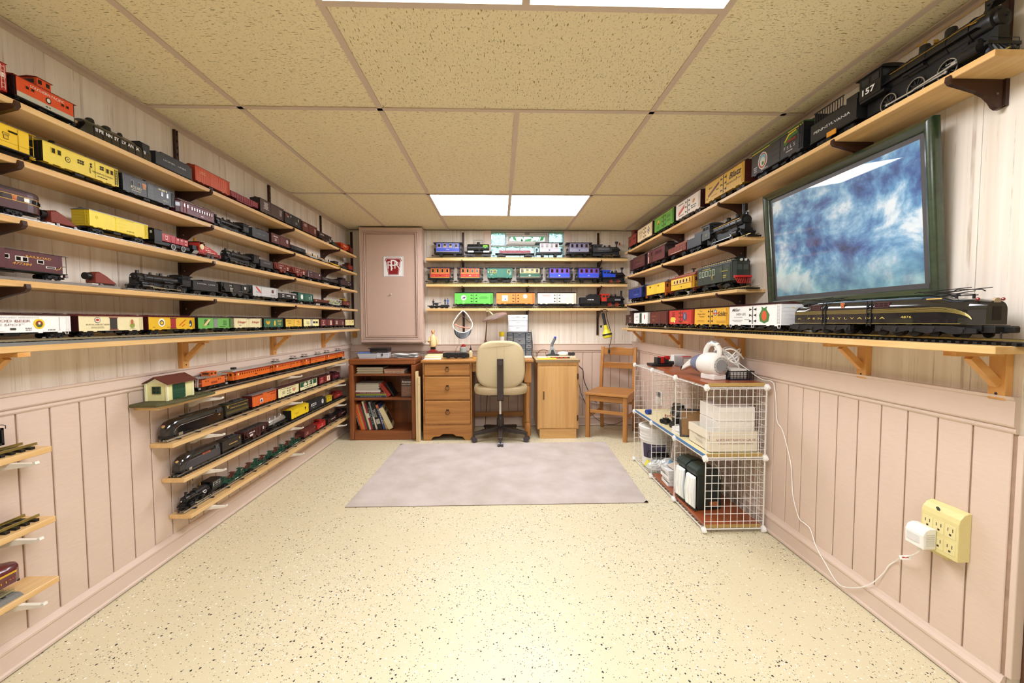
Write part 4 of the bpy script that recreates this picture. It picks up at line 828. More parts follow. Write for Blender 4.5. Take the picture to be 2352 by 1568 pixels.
def tender(t,L,W,zb,zt,col='#151517',sc='O',items=(),load=True,hi=.0,stepx=.3,sideview=-1,seed=4,deckrail=False,slope=False):
    base_car(t,L,sc,zb,W,gear=False);h=zt-zb;m=P(col,.42);k=1 if sc=='O' else 1.7
    if slope:prof=[(-L*.48,zb),(L*.48,zb),(L*.48,zt),(-L*.05,zt),(-L*.48,zb+h*.55)]
    else:prof=[(-L*.48,zb),(L*.48,zb),(L*.48,zt),(-L*.48,zt)]
    b=obj('tank',MB().prism(prof,'y',-W/2,W/2).box(-L*.481,L*.481,-W/2-.0008,-W/2,zb,zb+.002*k),m,t,bevel=.0012)
    obj('deck',MB().box(-L*.5,L*.5,-W*.5,W*.5,zb-.003*k,zb-.0001),BLK,t)
    if hi:obj('coal_bunker',MB().box(L*(stepx-.36)if not slope else-L*.03,L*.46,-W*.40,W*.40,zt,zt+hi),m,t,bevel=.0012)
    if load:obj('coal_load',coal(L*(-.10 if hi else-.44),L*.44,W*.74,zt+hi-.001,.010*k,seed,2),COALM,t)
    else:obj('water_hatch',MB().cyl((-L*.32,0,zt),(-L*.32,0,zt+.004*k),.007*k,n=12).cyl((-L*.32,0,zt+.004*k),(-L*.32,0,zt+.005*k),.005*k,n=12),m,t)
    decor(t,L*.96,W+.0016,zb,zt,items,sideview)
def shroud(t,L,W,zb,zt,nose=.24,col='#0f1013',items=(),cabh=.0,band='#b9bcc0',nd=4,rd=.013,bullet=True):
    """streamlined locomotive facing +x: one smooth casing with a rounded nose, cab at the rear"""
    ms=P(col,.16,0,.6,coat=.6);n=22;vs=[];fs=[];h=zt-zb;xn=L/2
    secs=[]
    for i in range(n+1):
        u=i/n;x=-L/2+L*u*(1 if i<n else 1)
        f=1.0 if u<1-nose else math.sqrt(max(0.,1-((u-(1-nose))/nose)**2.3))
        w_=W/2*(.55+.45*f)if u>1-nose else W/2
        top=zb+h*(.52+.48*f)if bullet else zb+h*(.30+.70*f)
        if u<.30:top+=cabh
        secs.append((x,w_ if i<n else w_*.96,top))
    m=14
    for x,w_,top in secs:
        r=min(w_,(top-zb)*.5)
        ring=[(x,-w_,zb),(x,-w_,top-r)]+[(x,-w_+(w_-w_*math.cos(a))if False else-w_*math.cos(a),top-r+r*math.sin(a))for a in(PI*j/(m-1)for j in range(m))]+[(x,w_,top-r),(x,w_,zb)]
        vs+=ring
    k=len(vs)//len(secs)
    for i in range(len(secs)-1):
        for j in range(k):a,b=i*k+j,i*k+(j+1)%k;fs.append((a,b,b+k,a+k))
    fs+=[tuple(range(k))[::-1],tuple(range((len(secs)-1)*k,len(secs)*k))]
    b=obj('casing',MB().add(vs,fs).mesh('casing',.6),ms,t)
    for s in(-1,1):
        obj('cab_window',MB().box(-L*.46,-L*.36,min(s*W/2,s*(W/2+.0008)),max(s*W/2,s*(W/2+.0008)),zb+h*.55,zb+h*.82),P('#3b4046',.1),b)
        obj('side_stripe',MB().tube([(L*.44,s*(W*.44),zb+h*.04),(L*.40,s*(W*.485),zb+h*.35),(L*.33,s*(W*.505),zb+h*.52),(-L*.30,s*W*.505,zb+h*.56)],.0007,5),P(band,.25,.8),b)
        obj('skirt',MB().box(-L*.5,L*.42,min(s*W*.40,s*W*.5),max(s*W*.40,s*W*.5),zb-.006,zb),P(col,.3),t)
    obj('headlight',MB().cyl((xn-.012,0,zb+h*.62),(xn+.001,0,zb+h*.62),.0055,n=14),P('#c9a56a',.15),b)
    obj('roof_ridge',MB().box(-L*.28,L*.22,-.006,.006,zt-.001,zt+.003),ms,b,bevel=.001)
    g=TR['O']['g'];dm=K(('drv',round(rd*1e5),'O'),lambda:driver_mesh(rd,.0045,10),.6)
    for i in range(nd):
        x=-L*.20+L*.42*i/(nd-1)
        for s in(-1,1):obj('driving_wheel',dm,P('#3a3a3e',.3,.7),t,(x,s*g*1.12,0),(0,0,0 if s>0 else PI))
    for s in(-1,1):obj('side_rod',MB().bar((-L*.20,s*(g*1.12+.006),rd*.75),(L*.22,s*(g*1.12+.006),rd*.75),.0016,rd*.2).bar((0,s*(g*1.12+.008),rd*.75),(L*.30,s*(g*1.12+.008),rd*1.05),.0016,rd*.16).box(L*.29,L*.36,s*(g*1.12+.008)-.005,s*(g*1.12+.008)+.005,rd*.6,rd*1.5),P('#cfc9b8',.25,.8),t)
    obj('frame',MB().box(-L*.48,L*.46,-g*.7,g*.7,rd*.5,zb),BLK,t)
    for x in(.40,.34,-.36,-.43):obj('pilot_wheel',K(('pilO',),lambda:MB().cyl((0,-g-.002,.0065),(0,g+.002,.0065),.0065,n=14)),P('#47474a',.35,.6),t,(x*L,0,0))
    obj('pilot',MB().prism([(L*.44,.004),(L*.495,.004),(L*.485,zb+.002),(L*.44,zb+.002)],'y',-W*.46,W*.46),P(col,.3),t,bevel=.002)
    for it in items:text(t,it[0],it[1]*L,it[5]*(W/2+.0014),it[2],it[3],P(it[4],.5),None,it[5])
    return b
# ================================================================= THE COLLECTION, shelf by shelf
OW,GW=.062,.104
def at(name,label,side,y0,y1,c,z,cat='train car',group=None,turn=0,L=None):
    """a piece of rolling stock between y0 and y1 along a wall; side l / r / b"""
    m=(y0+y1)/2;rz={'l':PI/2,'r':-PI/2,'b':0}[side]+(PI if turn else 0)
    loc=(c,m,z)if side!='b' else(m,c,z)
    return thing(name,label,cat,loc,rz,group),(L or(y1-y0))
def l1(n,lab,a,b,**k):return at(n,lab,'l',a,b,LX,ZL[0],**k)
G1='trains on the topmost left shelf'
t,L=l1('boxcar','red boxcar with white band cut by the left picture edge, topmost left shelf',1.06,1.305,group=G1)
boxcar(t,L,OW,.028,.108,.008,'#b32a22',roof='#7c1d1a',lad='#e8b8a8',items=[('b',0,.58,1,.16,'#e8e4da')])
t,L=l1('caboose','orange caboose with grey lower band and white lettering, topmost left shelf',1.325,1.505,group=G1)
caboose(t,L,OW,.034,.092,.007,'#d94f1e','#7a2415','#57190f',bodyf=.93,win='#17100d',items=[('b',0,.13,1,.26,'#b9b8a4'),('t','SOUTHERN PACIFIC',0.02,.80,.15,'#f0e6d8',.60),('d',.03,.50,.14,.17,'#2a211d'),('d',.03,.50,.09,.11,'#e6dfd0'),('l',.02,.12,.10,1,'#40372e',.07)],wins=[(-.33,.64,.07,.20),(-.24,.64,.07,.20),(.29,.64,.07,.20),(.38,.64,.07,.20)])
def shell_loco():
    t,L=l1('steam_locomotive','black steam locomotive with full side skirt and spaced white lettering, topmost left shelf',1.531,1.815,cat='locomotive',group=G1,turn=1)
    m=P('#101012',.42);b=shroud(t,L,OW*.98,.014,.074,.10,'#111113',nd=3,rd=.010,band='#101012',bullet=False)
    for u,s in((.30,1),(.08,1.1),(-.12,.7)):obj('dome',MB().lathe([(.016*s,-.01),(.013*s,.004),(.012*s,.012),(.008*s,.016),(0,.017)],(u*L,0,.072),'z',16).mesh('dome',.6),m,b)
    obj('cab',MB().prism([(-.028,.03),(.028,.03),(.028,.082),(.018,.088),(-.018,.088),(-.028,.082)],'x',-L*.49,-L*.36),m,b)
    q=MB()
    for i in range(7):x=L*(.36-.12*i);q.box(x-.0007,x+.0007,OW*.49,OW*.49+.0012,.016,.056)
    obj('skirt_seam',q,m,b)
    for i,s in enumerate(('PE','NN','SY','LV','AN','IA')):text(t,s,L*(.27-.107*i),OW*.49+.0016,.043,.0125,P('#f2f2f0',.5),None,1,bold=.0004)
    for u in(.385,-.33):decor(t,L,OW*.98+.002,.014,.07,[('p',[(-u+x*.045,.52+z*.22)for x,z in KEYST],'#b9b9bc','keystone')],1)
shell_loco()
t,L=l1('tender','dark grey tender with small white lettering, topmost left shelf',1.836,2.052,group=G1)
tender(t,L,OW*.94,.024,.076,'#2a2b2e',items=[('t','LIONEL  LINES',0,.55,.13,'#d7d7d4',.62)],load=False,hi=.010,stepx=.05)
t,L=l1('boxcar','orange-red boxcar beside the dark grey tender, topmost left shelf',2.068,2.319,group=G1)
boxcar(t,L,OW,.030,.100,.006,'#cf5526','#9c3517','#8a3015',ribs=16,items=[('l',-.3,.72,.2,2,'#e8b48f',.05),('l',.07,.5,.1,2,'#e8b48f',.05)],dw=.2)
t,L=l1('gondola_car','dark red gondola heaped with red drums, topmost left shelf',2.327,2.582,group=G1)
gondola(t,L,OW,.030,.062,'#8f1e25',ribs=12,drop=.006)
for i in range(6):obj('drum',K(('drum',),lambda:MB().lathe([(.0135,0),(.0135,.002),(.013,.003),(.013,.014),(.0135,.015),(.0135,.017),(.013,.018),(.013,.031),(.0135,.033),(.012,.034)],n=14),.6),P('#8c2028',.4),t,(-L*.42+L*.84*i/5,-.012 if i%2 else.010,.034))
t,L=l1('boxcar','dark brown boxcar with white lettering on both halves, topmost left shelf',2.607,2.881,group=G1)
boxcar(t,L,OW,.026,.104,.006,'#4a332e','#2a1f1d','#2a1f1d',items=[('l',-.27,.8,.22,6,'#e6e0dc',.045),('l',.36,.75,.12,5,'#c9bfba',.05)],dw=.16)
t,L=l1('boxcar','black boxcar with red and white spots, topmost left shelf',2.893,3.131,group=G1)
boxcar(t,L,OW,.026,.098,.006,'#23211f','#151312','#151312',items=[('p',[(-.45,.85),(-.38,.9),(-.28,.62),(-.34,.58)],'#b8403a'),('d',-.31,.66,.06,.08,'#f0e6d8'),('d',-.14,.78,.06,.09,'#efe9df'),('d',.30,.72,.05,.14,'#efe9df'),('l',.18,.4,.12,2,'#b9b3ac',.05)],dw=.16)
t,L=l1('boxcar','reddish brown boxcar with faint lettering, topmost left shelf',3.147,3.391,group=G1)
boxcar(t,L,OW,.026,.094,.006,'#5e2820','#35181a','#35181a',items=[('l',-.3,.8,.22,3,'#d9c0b5',.05),('l',.36,.7,.12,4,'#d9c0b5',.06)],dw=.15)
t,L=l1('hopper_car','dark brown hopper with humped load, topmost left shelf',3.405,3.678,group=G1)
hopper(t,L,OW,.026,.080,'#33231f',items=[('l',-.2,.75,.35,2,'#cfc5bf',.06),('d',.33,.45,.06,.12,'#d9d2cc')],seed=5)
t,L=l1('flat_car','dark flat car with small machinery load, topmost left shelf',3.692,3.876,group=G1)
flatcar(t,L,OW,.026,'#1e2320')
obj('machine_load',MB().box(-.05,.045,-.018,.018,.030,.048).cyl((-.04,-.01,.048),(-.04,-.01,.07),.006,n=8).box(0,.03,-.012,.012,.048,.062),P('#2a352c',.5),t,bevel=.001)
t,L=l1('hopper_car','orange hopper car near the far end of the topmost left shelf',3.888,4.095,group=G1)
hopper(t,L,OW,.026,.078,'#c94a1c',load='',items=[('l',0,.7,.45,2,'#f0d8c4',.08)])
t,L=l1('caboose','dark red caboose last on the topmost left shelf',4.108,4.196,group=G1)
caboose(t,L,OW,.026,.074,.006,'#6a201a','#3a1512',bodyf=.8)
G2='trains on the second left shelf'
def l2(n,lab,a,b,**k):return at(n,lab,'l',a,b,LX,ZL[1],group=G2,**k)
t,L=l2('caboose','bright yellow cabin car with black keystone cut by the left picture edge, second left shelf',1.04,1.372)
caboose(t,L,OW,.036,.100,.004,'#e6bd1e','#d9b21c',cup='none',bodyf=.90,rail='#d9b21c',win='#15110a',items=[('b',0,.24,1,.012,'#a88a14'),('k',.30,.50,.30,'#d9b21c','#2a230c'),('b',.405,.5,.004,1,'#a88a14')],wins=[(.18,.76,.09,.13),(.36,.76,.09,.13),(0,.76,.09,.13),(-.3,.76,.09,.13)])
t,L=l2('bunk_car','long yellow work car with black end and dark windows, second left shelf',1.396,1.656)
boxcar(t,L,OW,.034,.098,.005,'#e8cf4c','#121213','#b59a2c',lad='#2a240f',door=None,items=[('d',-.21,.50,.135,.15,'#23200f'),('d',-.21,.50,.10,.115,'#e8cf4c'),('d',-.21,.50,.05,.06,'#8a7a25'),('b',.155,.5,.004,.85,'#b59a2c'),('b',.08,.35,.004,.3,'#3a3310'),('t','PENNSYLVANIA',.26,.36,.10,'#4a4115',.30),('l',.26,.2,.15,1,'#4a4115',.05)]+[('b',u,v,.018,.085,'#2a240f','window')for u in(-.075,-.045,-.015)for v in(.68,.56)]+[('b',.095,v,.02,.09,'#2a240f','window')for v in(.72,.58)]+[('b',u,v,.02,.085,'#2a240f','window')for u in(.235,.265)for v in(.78,.66)])
decor(t,L,OW,.034,.098,[('w',u,.68,.055,.30,'#d8bf40','#2c2912')for u in(-.385,-.315,.335,.40)])
obj('chimney',MB().cyl((-L*.28,0,.100),(-L*.28,0,.116),.003,n=8).cyl((-L*.28,0,.116),(-L*.28,0,.120),.009,.007,n=10),BLK,t)
t,L=l2('bunk_car','dark grey work car with windows and gold keystone, second left shelf',1.676,1.928)
boxcar(t,L,OW,.030,.094,.005,'#45474c','#141416','#5a5c60',lad='#3a3c40',dw=.12,dc='#5a5d66',ribs=0,items=[('k',-.115,.66,.34,'#c77a4c','#d9b48a'),('t','ROTARY',-.27,.36,.17,'#e8e4c8',.20),('l',-.27,.2,.19,1,'#d0ccb4',.05),('l',.27,.88,.22,1,'#d8cfa8',.1),('t','49723',.31,.2,.13,'#e8e4c8',.11)])
decor(t,L,OW,.030,.094,[('w',u,.62,.055,.34,'#8a8d92','#1c1f24')for u in(-.34,-.215,.24,.355)])
obj('chimney',MB().cyl((.01,0,.096),(.01,0,.110),.0025,n=8).cyl((.01,0,.110),(.01,0,.113),.006,n=10),BLK,t)
t,L=l2('trolley_car','maroon trolley with dark windows and pale clerestory roof, second left shelf',1.965,2.188)
coach(t,L,OW,.022,.072,'#6b2a35','#5a2a2e','O',.008,9,(.66,.34),-.22,.46,'#e8ddd4','#5a2230','#d9d6d0',plat=.0,doors=((-.40,.05,'#7a3340'),(-.31,.05,'#7a3340')),items=[('b',.12,.40,.66,.02,'#c9a0a0'),('d',.1,.2,.22,.06,'#d9c9c4')])
obj('front_platform',MB().prism([(-L*.5,-OW*.48),(-L*.56,-OW*.3),(-L*.575,0),(-L*.56,OW*.3),(-L*.5,OW*.48)],'z',.022,.070),P('#4a1d22',.4),t)
obj('front_window',MB().prism([(-L*.505,-OW*.485),(-L*.562,-OW*.31),(-L*.578,0),(-L*.562,OW*.31),(-L*.505,OW*.485)],'z',.047,.064),P('#3a3028',.15),t)
obj('roof_vent',MB().box(-.03,0,-.01,.01,.088,.092),BLK,t)
def bigloco(t,L,seed=0,**k):
    a=dict(rb=.0185,zc=.052,W=OW*.98,nd=4,rd=.0125,lead=2,trail=2,cabL=.17,stack='short',stackh=.010,headlight='front',domes=((.14,.7),(-.04,.85),(-.18,.55)),rods='#c9c4b0',brass='#55534c');a.update(k)
    steam(t,L,**a)
    for s in(-1,1):obj('air_pump',MB().cyl((L*.30,s*.018,.038),(L*.30,s*.018,.062),.006,n=10).box(L*.33,L*.40,s*.016-.005,s*.016+.005,.034,.05),P('#17171a',.4),t)
t,L=l2('steam_locomotive','black steam locomotive with pale side rod, second left shelf',2.200,2.486,cat='locomotive',turn=1);bigloco(t,L)
t,L=l2('tender','dark grey tender behind the black locomotive, second left shelf',2.516,2.699)
tender(t,L,OW*.94,.026,.078,'#3a3d40',items=[('t','LIONEL LINES',0,.5,.12,'#8f9092',.5)],slope=False,hi=.006)
t,L=l2('boxcar','brown boxcar with round white emblem, second left shelf',2.721,2.955)
boxcar(t,L,OW,.030,.088,.005,'#5c2b27','#3a1b1b','#3a1b1b',items=[('l',-.28,.72,.26,1,'#e6d9d2',.10),('l',-.28,.45,.12,2,'#e6d9d2',.08),('d',.34,.62,.20,.20,'#e9e2dc'),('d',.34,.62,.09,.09,'#5c2b27')],dw=.16)
t,L=l2('gondola_car','black gondola with faint lettering, second left shelf',2.969,3.185)
gondola(t,L,OW,.028,.058,'#232427',items=[('l',0,.6,.5,2,'#6a6c70',.10)])
CRATE=wood('#c9a874','#a5824c',0,.6,1.5,'crate_wood')
def crate_flat(y0,y1,lab,col,load):
    t,L=l2('flat_car',lab,y0,y1);flatcar(t,L,OW,.026,col,stakes=8)
    for i in range(3):obj('log',MB().cyl((-L*.40,-.014+.014*i,.037),(L*(.05+.1*i),-.014+.014*i,.037),.0068,n=10),CRATE if load else P('#4a4a45',.6),t)
    obj('load_block',MB().box(L*.12,L*.38,-.018,.018,.030,.046),CRATE if load else P('#1d1e20',.5),t,bevel=.001)
    obj('stake',MB().box(-L*.02,-L*.005,-.028,-.024,.03,.052).box(L*.40,L*.415,-.028,-.024,.03,.052),BLK,t)
crate_flat(3.200,3.425,'grey flat car with tan timbers nearer the middle of the second left shelf','#a4a6a6',1)
crate_flat(3.438,3.625,'grey flat car with tan timbers farther along the second left shelf','#9b9d9d',1)
t,L=l2('crane_car','yellow flat car carrying a black crane cab, second left shelf',3.640,3.868)
flatcar(t,L,OW,.024,'#d9b030');obj('crane_cab',MB().box(.01,.085,-.022,.022,.030,.058).box(.01,.09,-.024,.024,.058,.061),P('#151517',.4),t,bevel=.001)
obj('crane_post',MB().bar((-.07,0,.028),(-.07,0,.056),.005,.005).bar((-.10,0,.03),(.01,0,.046),.004,.004),P('#5a5136',.5),t)
t,L=l2('flat_car','dark green flat car near the far end of the second left shelf',3.880,4.052)
flatcar(t,L,OW,.024,'#17302b');obj('load_block',MB().box(-.05,.05,-.018,.018,.028,.042),P('#22332f',.5),t)
t,L=l2('caboose','red caboose last on the second left shelf',4.064,4.196)
caboose(t,L,OW,.026,.068,.006,'#8a2f1f','#3a1a14',bodyf=.78)
G3='trains on the third left shelf'
def l3(n,lab,a,b,**k):return at(n,lab,'l',a,b,LX,ZL[2]+.0135 if a<2.24 else ZL[2]+.0115,group=G3,**k)
def observation():
    t,L=l3('observation_car','maroon observation coach with rounded tail and gold lines, third left shelf',.98,1.398)
    base_car(t,L,'O',.020,OW,inset=.085);m=P('#4a2a2b',.35)
    n=10;out=[(-L/2,-OW/2),(L/2-.055,-OW/2)]+[(L/2-.055+.055*math.sin(a),-OW/2*math.cos(a))for a in(PI*i/(n)for i in range(1,n))]+[(L/2-.055,OW/2),(-L/2,OW/2)]
    def sc(f):return[(x-(0 if x<L/2-.06 else(1-f)*.01),y*f)for x,y in out]
    b=obj('body',MB().prism(out,'z',.018,.072),m,t)
    obj('roof',MB().prism(sc(.985),'z',.072,.077).prism(sc(.90),'z',.077,.081).prism(sc(.70),'z',.081,.084),P('#3a2728',.4),t,bevel=.002)
    for z in(.0435,.0600):obj('gold_line',MB().prism(sc(1.012),'z',z,z+.0013),GOLD,b)
    obj('window_band',MB().prism(sc(1.006),'z',.0452,.0592),P('#2c1b1c',.3),b)
    for u in(-.30,-.18,-.06,.06,.17):obj('window',MB().box(u*L-.017,u*L+.017,-OW/2-.0010,-OW/2,.0465,.058),P('#211f20',.1),b)
    obj('window',MB().box(.345*L,.378*L,-OW/2-.0016,-OW/2+.004,.0465,.058),P('#e6e2da',.15),b)
    for a in(.35,.62,.9,1.25):
        x,y=L/2-.055+.0556*math.sin(a),-OW/2*1.012*math.cos(a);obj('window',MB().obox((x,y,.0522),(.005*math.cos(a),.0045*math.sin(a),0),(.0004*math.sin(a),-.0004*math.cos(a),0),(0,0,.0055)),P('#211f20',.1),b)
    decor(t,L,OW,.018,.072,[('k',.285,.63,.28,'#b5552f','#d9a05a')]);text(t,'PENNSYLVANIA',-.02*L,-OW/2-.001,.0665,.0055,P('#cf9f5a',.5),.28*L)
observation()
def bumper(y0,lab,grp):
    t,L=at('track_bumper',lab,'l',y0,y0+.105,LX,grp[1],group=grp[0],cat='train part');m=P('#7d3325',.5)
    b=obj('wedge',MB().prism([(-L*.30,.006),(L*.48,.006),(L*.48,.010),(L*.10,.036),(-L*.10,.046),(-L*.30,.040)],'y',-.019,.019),m,t,bevel=.003)
    obj('hump',MB().cyl((-L*.12,-.013,.040),(-L*.12,.013,.040),.009,n=14),m,b)
    obj('plunger',MB().cyl((-L*.5,0,.030),(-L*.28,0,.030),.013,n=16),BLK,t);obj('plunger_collar',MB().cyl((-L*.34,0,.030),(-L*.26,0,.030),.0145,n=16),P('#5e261c',.5),t)
    for x in(-.12,.42):obj('rail_clip',MB().box(x*L-.005,x*L+.005,-.021,.021,.000,.006),STEEL,t)
    obj('base_pad',MB().box(-L*.42,-L*.2,-.018,.018,.0,.004),P('#d8d5cc',.5),t)
bumper(1.400,'brown wedge shaped track bumper beside the observation coach, third left shelf',(G3,ZL[2]+.0135))
t,L=l3('refrigerator_car','shiny bright yellow refrigerator car with grey roof, third left shelf',1.537,1.781)
boxcar(t,L,OW,.022,.078,.007,'#f0d83c','#c9ae1c','#6d6e70',door='slide',dw=.18,lad='#e0c62c',ribs=0,roofm=P('#7a7b7d',.3,.6),items=[('l',.1,.2,.4,1,'#b8a220',.09),('d',-.39,.62,.09,.10,'#d9bf28')])
def critter():
    t,L=l3('switcher_locomotive','small black and red switching locomotive with white keystone, third left shelf',1.815,2.015,cat='locomotive');red=P('#b5303a',.35)
    obj('frame',MB().box(-L/2,L/2,-.026,.026,.016,.026).box(-L*.5,L*.5,-.029,-.024,.012,.024),BLK,t)
    c=obj('cab',MB().box(-L*.5,-L*.30,-.030,.030,.022,.072).prism([(-.032,.072),(.032,.072),(.02,.077),(-.02,.077)],'x',-L*.51,-L*.29),P('#121213',.45),t)
    obj('cab_window',MB().box(-L*.5-.0006,-L*.5,.012,.022,.055,.066).box(-L*.5-.0006,-L*.5,-.020,-.012,.055,.066),P('#d8d4c8',.2),c)
    h=obj('hood',MB().box(-L*.30,L*.10,-.026,.026,.030,.064).box(L*.10,L*.48,-.026,.026,.030,.060),red,t,bevel=.0015)
    q=MB()
    for i in range(6):x=-L*.28+L*.125*i;q.box(x-.0005,x+.0005,-.0268,-.026,.032,.058)
    obj('hood_seam',q,P('#7a1c24',.5),h)
    obj('stack',MB().box(-L*.20,-L*.12,-.006,.006,.064,.072).box(L*.02,L*.1,-.012,.012,.064,.068),BLK,h)
    for x in(-.02,.27):
        o=obj('wheel',MB().lathe([(.003,-.003),(.0125,-.003),(.0125,.003),(.003,.003)],(x*L,-.030,.0125),'y',22),P('#27272a',.4),t);obj('tire',MB().lathe([(.0102,-.0042),(.0120,-.0042),(.0120,-.003),(.0102,-.003)],(x*L,-.030,.0125),'y',24,closed=True),P('#dcdcd8',.4),o)
        obj('wheel',MB().lathe([(.003,-.003),(.0125,-.003),(.0125,.003),(.003,.003)],(x*L,.030,.0125),'y',22),P('#27272a',.4),t)
    decor(t,L,.0535,.030,.064,[('p',[(-.165+x*.08,.5+z*.52)for x,z in KEYST],'#e8e2dc','keystone'),('p',[(-.165+x*.055,.5+z*.36)for x,z in KEYST],'#b5303a','keystone'),('l',.16,.62,.07,1,'#ecdcd6',.13),('l',.28,.62,.07,1,'#ecdcd6',.13),('l',.40,.62,.07,1,'#ecdcd6',.13),('l',.40,.2,.06,1,'#ecdcd6',.1)])
critter()
def plow():
    t,L=l3('snowplow_locomotive','red novelty locomotive with brass bell and cream disc on its cab, third left shelf',2.025,2.238,cat='locomotive');red=P('#c22a24',.35)
    obj('frame',MB().box(-L*.30,L*.48,-.024,.024,.012,.022).box(L*.44,L*.5,-.026,.026,.010,.026),P('#8a1d18',.45),t)
    obj('hood',MB().prism([(-L*.12,.022),(L*.42,.022),(L*.40,.036),(L*.14,.052),(L*.02,.056),(-L*.12,.056)],'y',-.024,.024),red,t,bevel=.003)
    c=obj('cab',MB().box(-L*.24,-L*.10,-.027,.027,.018,.046).box(-L*.235,-L*.225,-.027,.027,.046,.066).box(-L*.115,-L*.105,-.027,.027,.046,.066).box(-L*.235,-L*.105,.022,.027,.046,.066),red,t)
    obj('cab_roof',MB().box(-L*.26,-L*.09,-.031,.031,.066,.070),P('#3a1512',.4),c,bevel=.002)
    obj('dial',MB().cyl((-L*.17,-.0275,.046),(-L*.17,-.031,.046),.0135,n=22),P('#e6d9a8',.4),c)
    obj('bell',MB().lathe([(0,.016),(.003,.015),(.005,.008),(.0075,0)],(-L*.20,0,.073),'z',12).cyl((-L*.2,0,.068),(-L*.2,0,.076),.002,n=6),P('#c9a23a',.25,.9),t)
    q=MB().prism([(-L*.50,.004),(-L*.36,.004),(-L*.26,.024),(-L*.34,.026)],'y',-.028,.028)
    p=obj('plow_blade',q,P('#1a1a1a',.4),t);q=MB()
    for i in range(7):q.bar((-L*.47+L*.022*i,-.0285,.006),(-L*.40+L*.022*i,-.0285,.022),.0016,.001)
    obj('plow_stripe',q,P('#cfcac0',.5),p)
    obj('coal_box',MB().box(-L*.40,-L*.24,-.020,.020,.026,.046),BLK,t)
    for x in(.06,.20):
        for s in(-1,1):obj('wheel',MB().lathe([(.002,-.002),(.0105,-.002),(.0105,.002),(.002,.002)],(x*L,s*.0245,.0105),'y',18),P('#3a3a3c',.4),t)
    obj('chimney',MB().cyl((L*.10,0,.05),(L*.10,0,.066),.003,n=8).ball((L*.10,0,.067),.005,8,6),P('#2a1512',.4),t)
    obj('horn',MB().tube([(L*.20,-.01,.05),(L*.28,-.016,.064),(L*.33,-.018,.066)],.0012,6),P('#d8cfa8',.4),t)
    decor(t,L,.0485,.022,.056,[('l',.02,.72,.12,1,'#e8d0c4',.12),('l',.06,.42,.24,1,'#e8d0c4',.14),('b',.17,.15,.28,.10,'#d9d2c8')])
plow()
t,L=l3('steam_locomotive','black steam locomotive in front of the brown hoppers, third left shelf',2.272,2.580,cat='locomotive',turn=1);bigloco(t,L,rods='#8f8b78')
t,L=l3('tender','dark square tender with pale lettering, third left shelf',2.588,2.732)
tender(t,L,OW*.95,.022,.064,'#2d2d2f',items=[('t','LIONEL LINES',0,.58,.15,'#b9b7ae',.55)],load=False)
for k,(a,b)in enumerate(((2.750,2.962),(2.973,3.200))):
    t,L=l3('hopper_car',f'reddish brown hopper with white lettering, {["nearer", "farther"][k]} one of two on the third left shelf',a,b)
    hopper(t,L,OW,.022,.068,'#7a3328',load='#6b2d24',items=[('l',-.12,.72,.34,1,'#e6d6cc',.05),('l',-.16,.45,.18,2,'#e6d6cc',.06),('l',.26,.58,.14,2,'#f0e4dc',.13),('l',.08,.4,.08,1,'#e6d6cc',.07)],seed=7+k)
t,L=l3('boxcar','maroon boxcar with pale left edge, third left shelf',3.217,3.452)
boxcar(t,L,OW,.022,.070,.005,'#42242a','#6a6464','#2a181c',items=[('b',-.49,.5,.03,1,'#b9b4b0'),('l',-.28,.86,.2,1,'#cfc4c0',.06),('d',-.25,.45,.09,.10,'#9a8a86'),('b',.36,.74,.05,.22,'#e0d6d0')],dw=.17)
t,L=l3('gondola_car','long black ore gondola, third left shelf',3.466,3.80)
gondola(t,L,OW,.022,.050,'#1d1d1f',items=[('l',-.3,.6,.2,2,'#8f8a88',.08),('d',.05,.5,.1,.14,'#8f8a88')])
t,L=l3('caboose','dark maroon caboose last on the third left shelf',3.84,4.165)
caboose(t,L,OW,.024,.066,.006,'#321f22','#19191b',bodyf=.86,cup=-.12,items=[('l',.24,.78,.2,1,'#d6cccc',.09),('l',.24,.3,.12,1,'#d6cccc',.09),('b',.40,.5,.025,.4,'#d9d0cc')])
G4='trains on the fourth left shelf'
def l4(n,lab,a,b,**k):return at(n,lab,'l',a,b,LX,ZL[3]+(.0135 if a<1.68 else.0115),group=G4,**k)
t,L=l4('caboose','maroon bay window caboose with gold lettering and number, fourth left shelf',1.02,1.452)
caboose(t,L,OW,.024,.082,.003,'#54282d','#1f1516',cup='bay',bodyf=.92,rail='#2c1416',win='#17110f',winf='#d9d6cf',items=[('t','PENNSYLVANIA',-.10,.88,.115,'#e0a838',.36),('t','RAILROAD',.325,.73,.115,'#e0a838',.18),('t','477384',.205,.30,.13,'#e0a838',.13,.25),('k',-.0,.60,.34,'#c9562c','#e8b45a'),('b',.41,.27,.075,.12,'#cfcac4'),('b',.41,.27,.06,.07,'#3a3030')],wins=[(.10,.62,.05,.24),(.285+.05,.52,.048,.22)])
obj('bay_window_pane',MB().box(.185*L-.018,.185*L-.001,-OW/2-.0072,-OW/2-.006,.048,.066).box(.185*L+.001,.185*L+.018,-OW/2-.0072,-OW/2-.006,.048,.066),P('#17110f',.12),t)if False else None
decor(t,L*.92,OW,.024,.082,[('w',.205-.022,.56,.042,.27,'#d9d6cf','#17110f'),('w',.205+.022,.56,.042,.27,'#d9d6cf','#17110f')])
for u in(-.06,.08):obj('roof_hatch',MB().cyl((u*L,0,.084),(u*L,0,.094),.003,n=8).cyl((u*L,0,.094),(u*L,0,.098),.008,.006,n=10),BLK,t)
obj('curved_grab',MB().tube([(L*.41,-OW/2-.0015,.034),(L*.435,-OW/2-.002,.037),(L*.45,-OW/2-.002,.046)],.0009,6),GOLD,t)
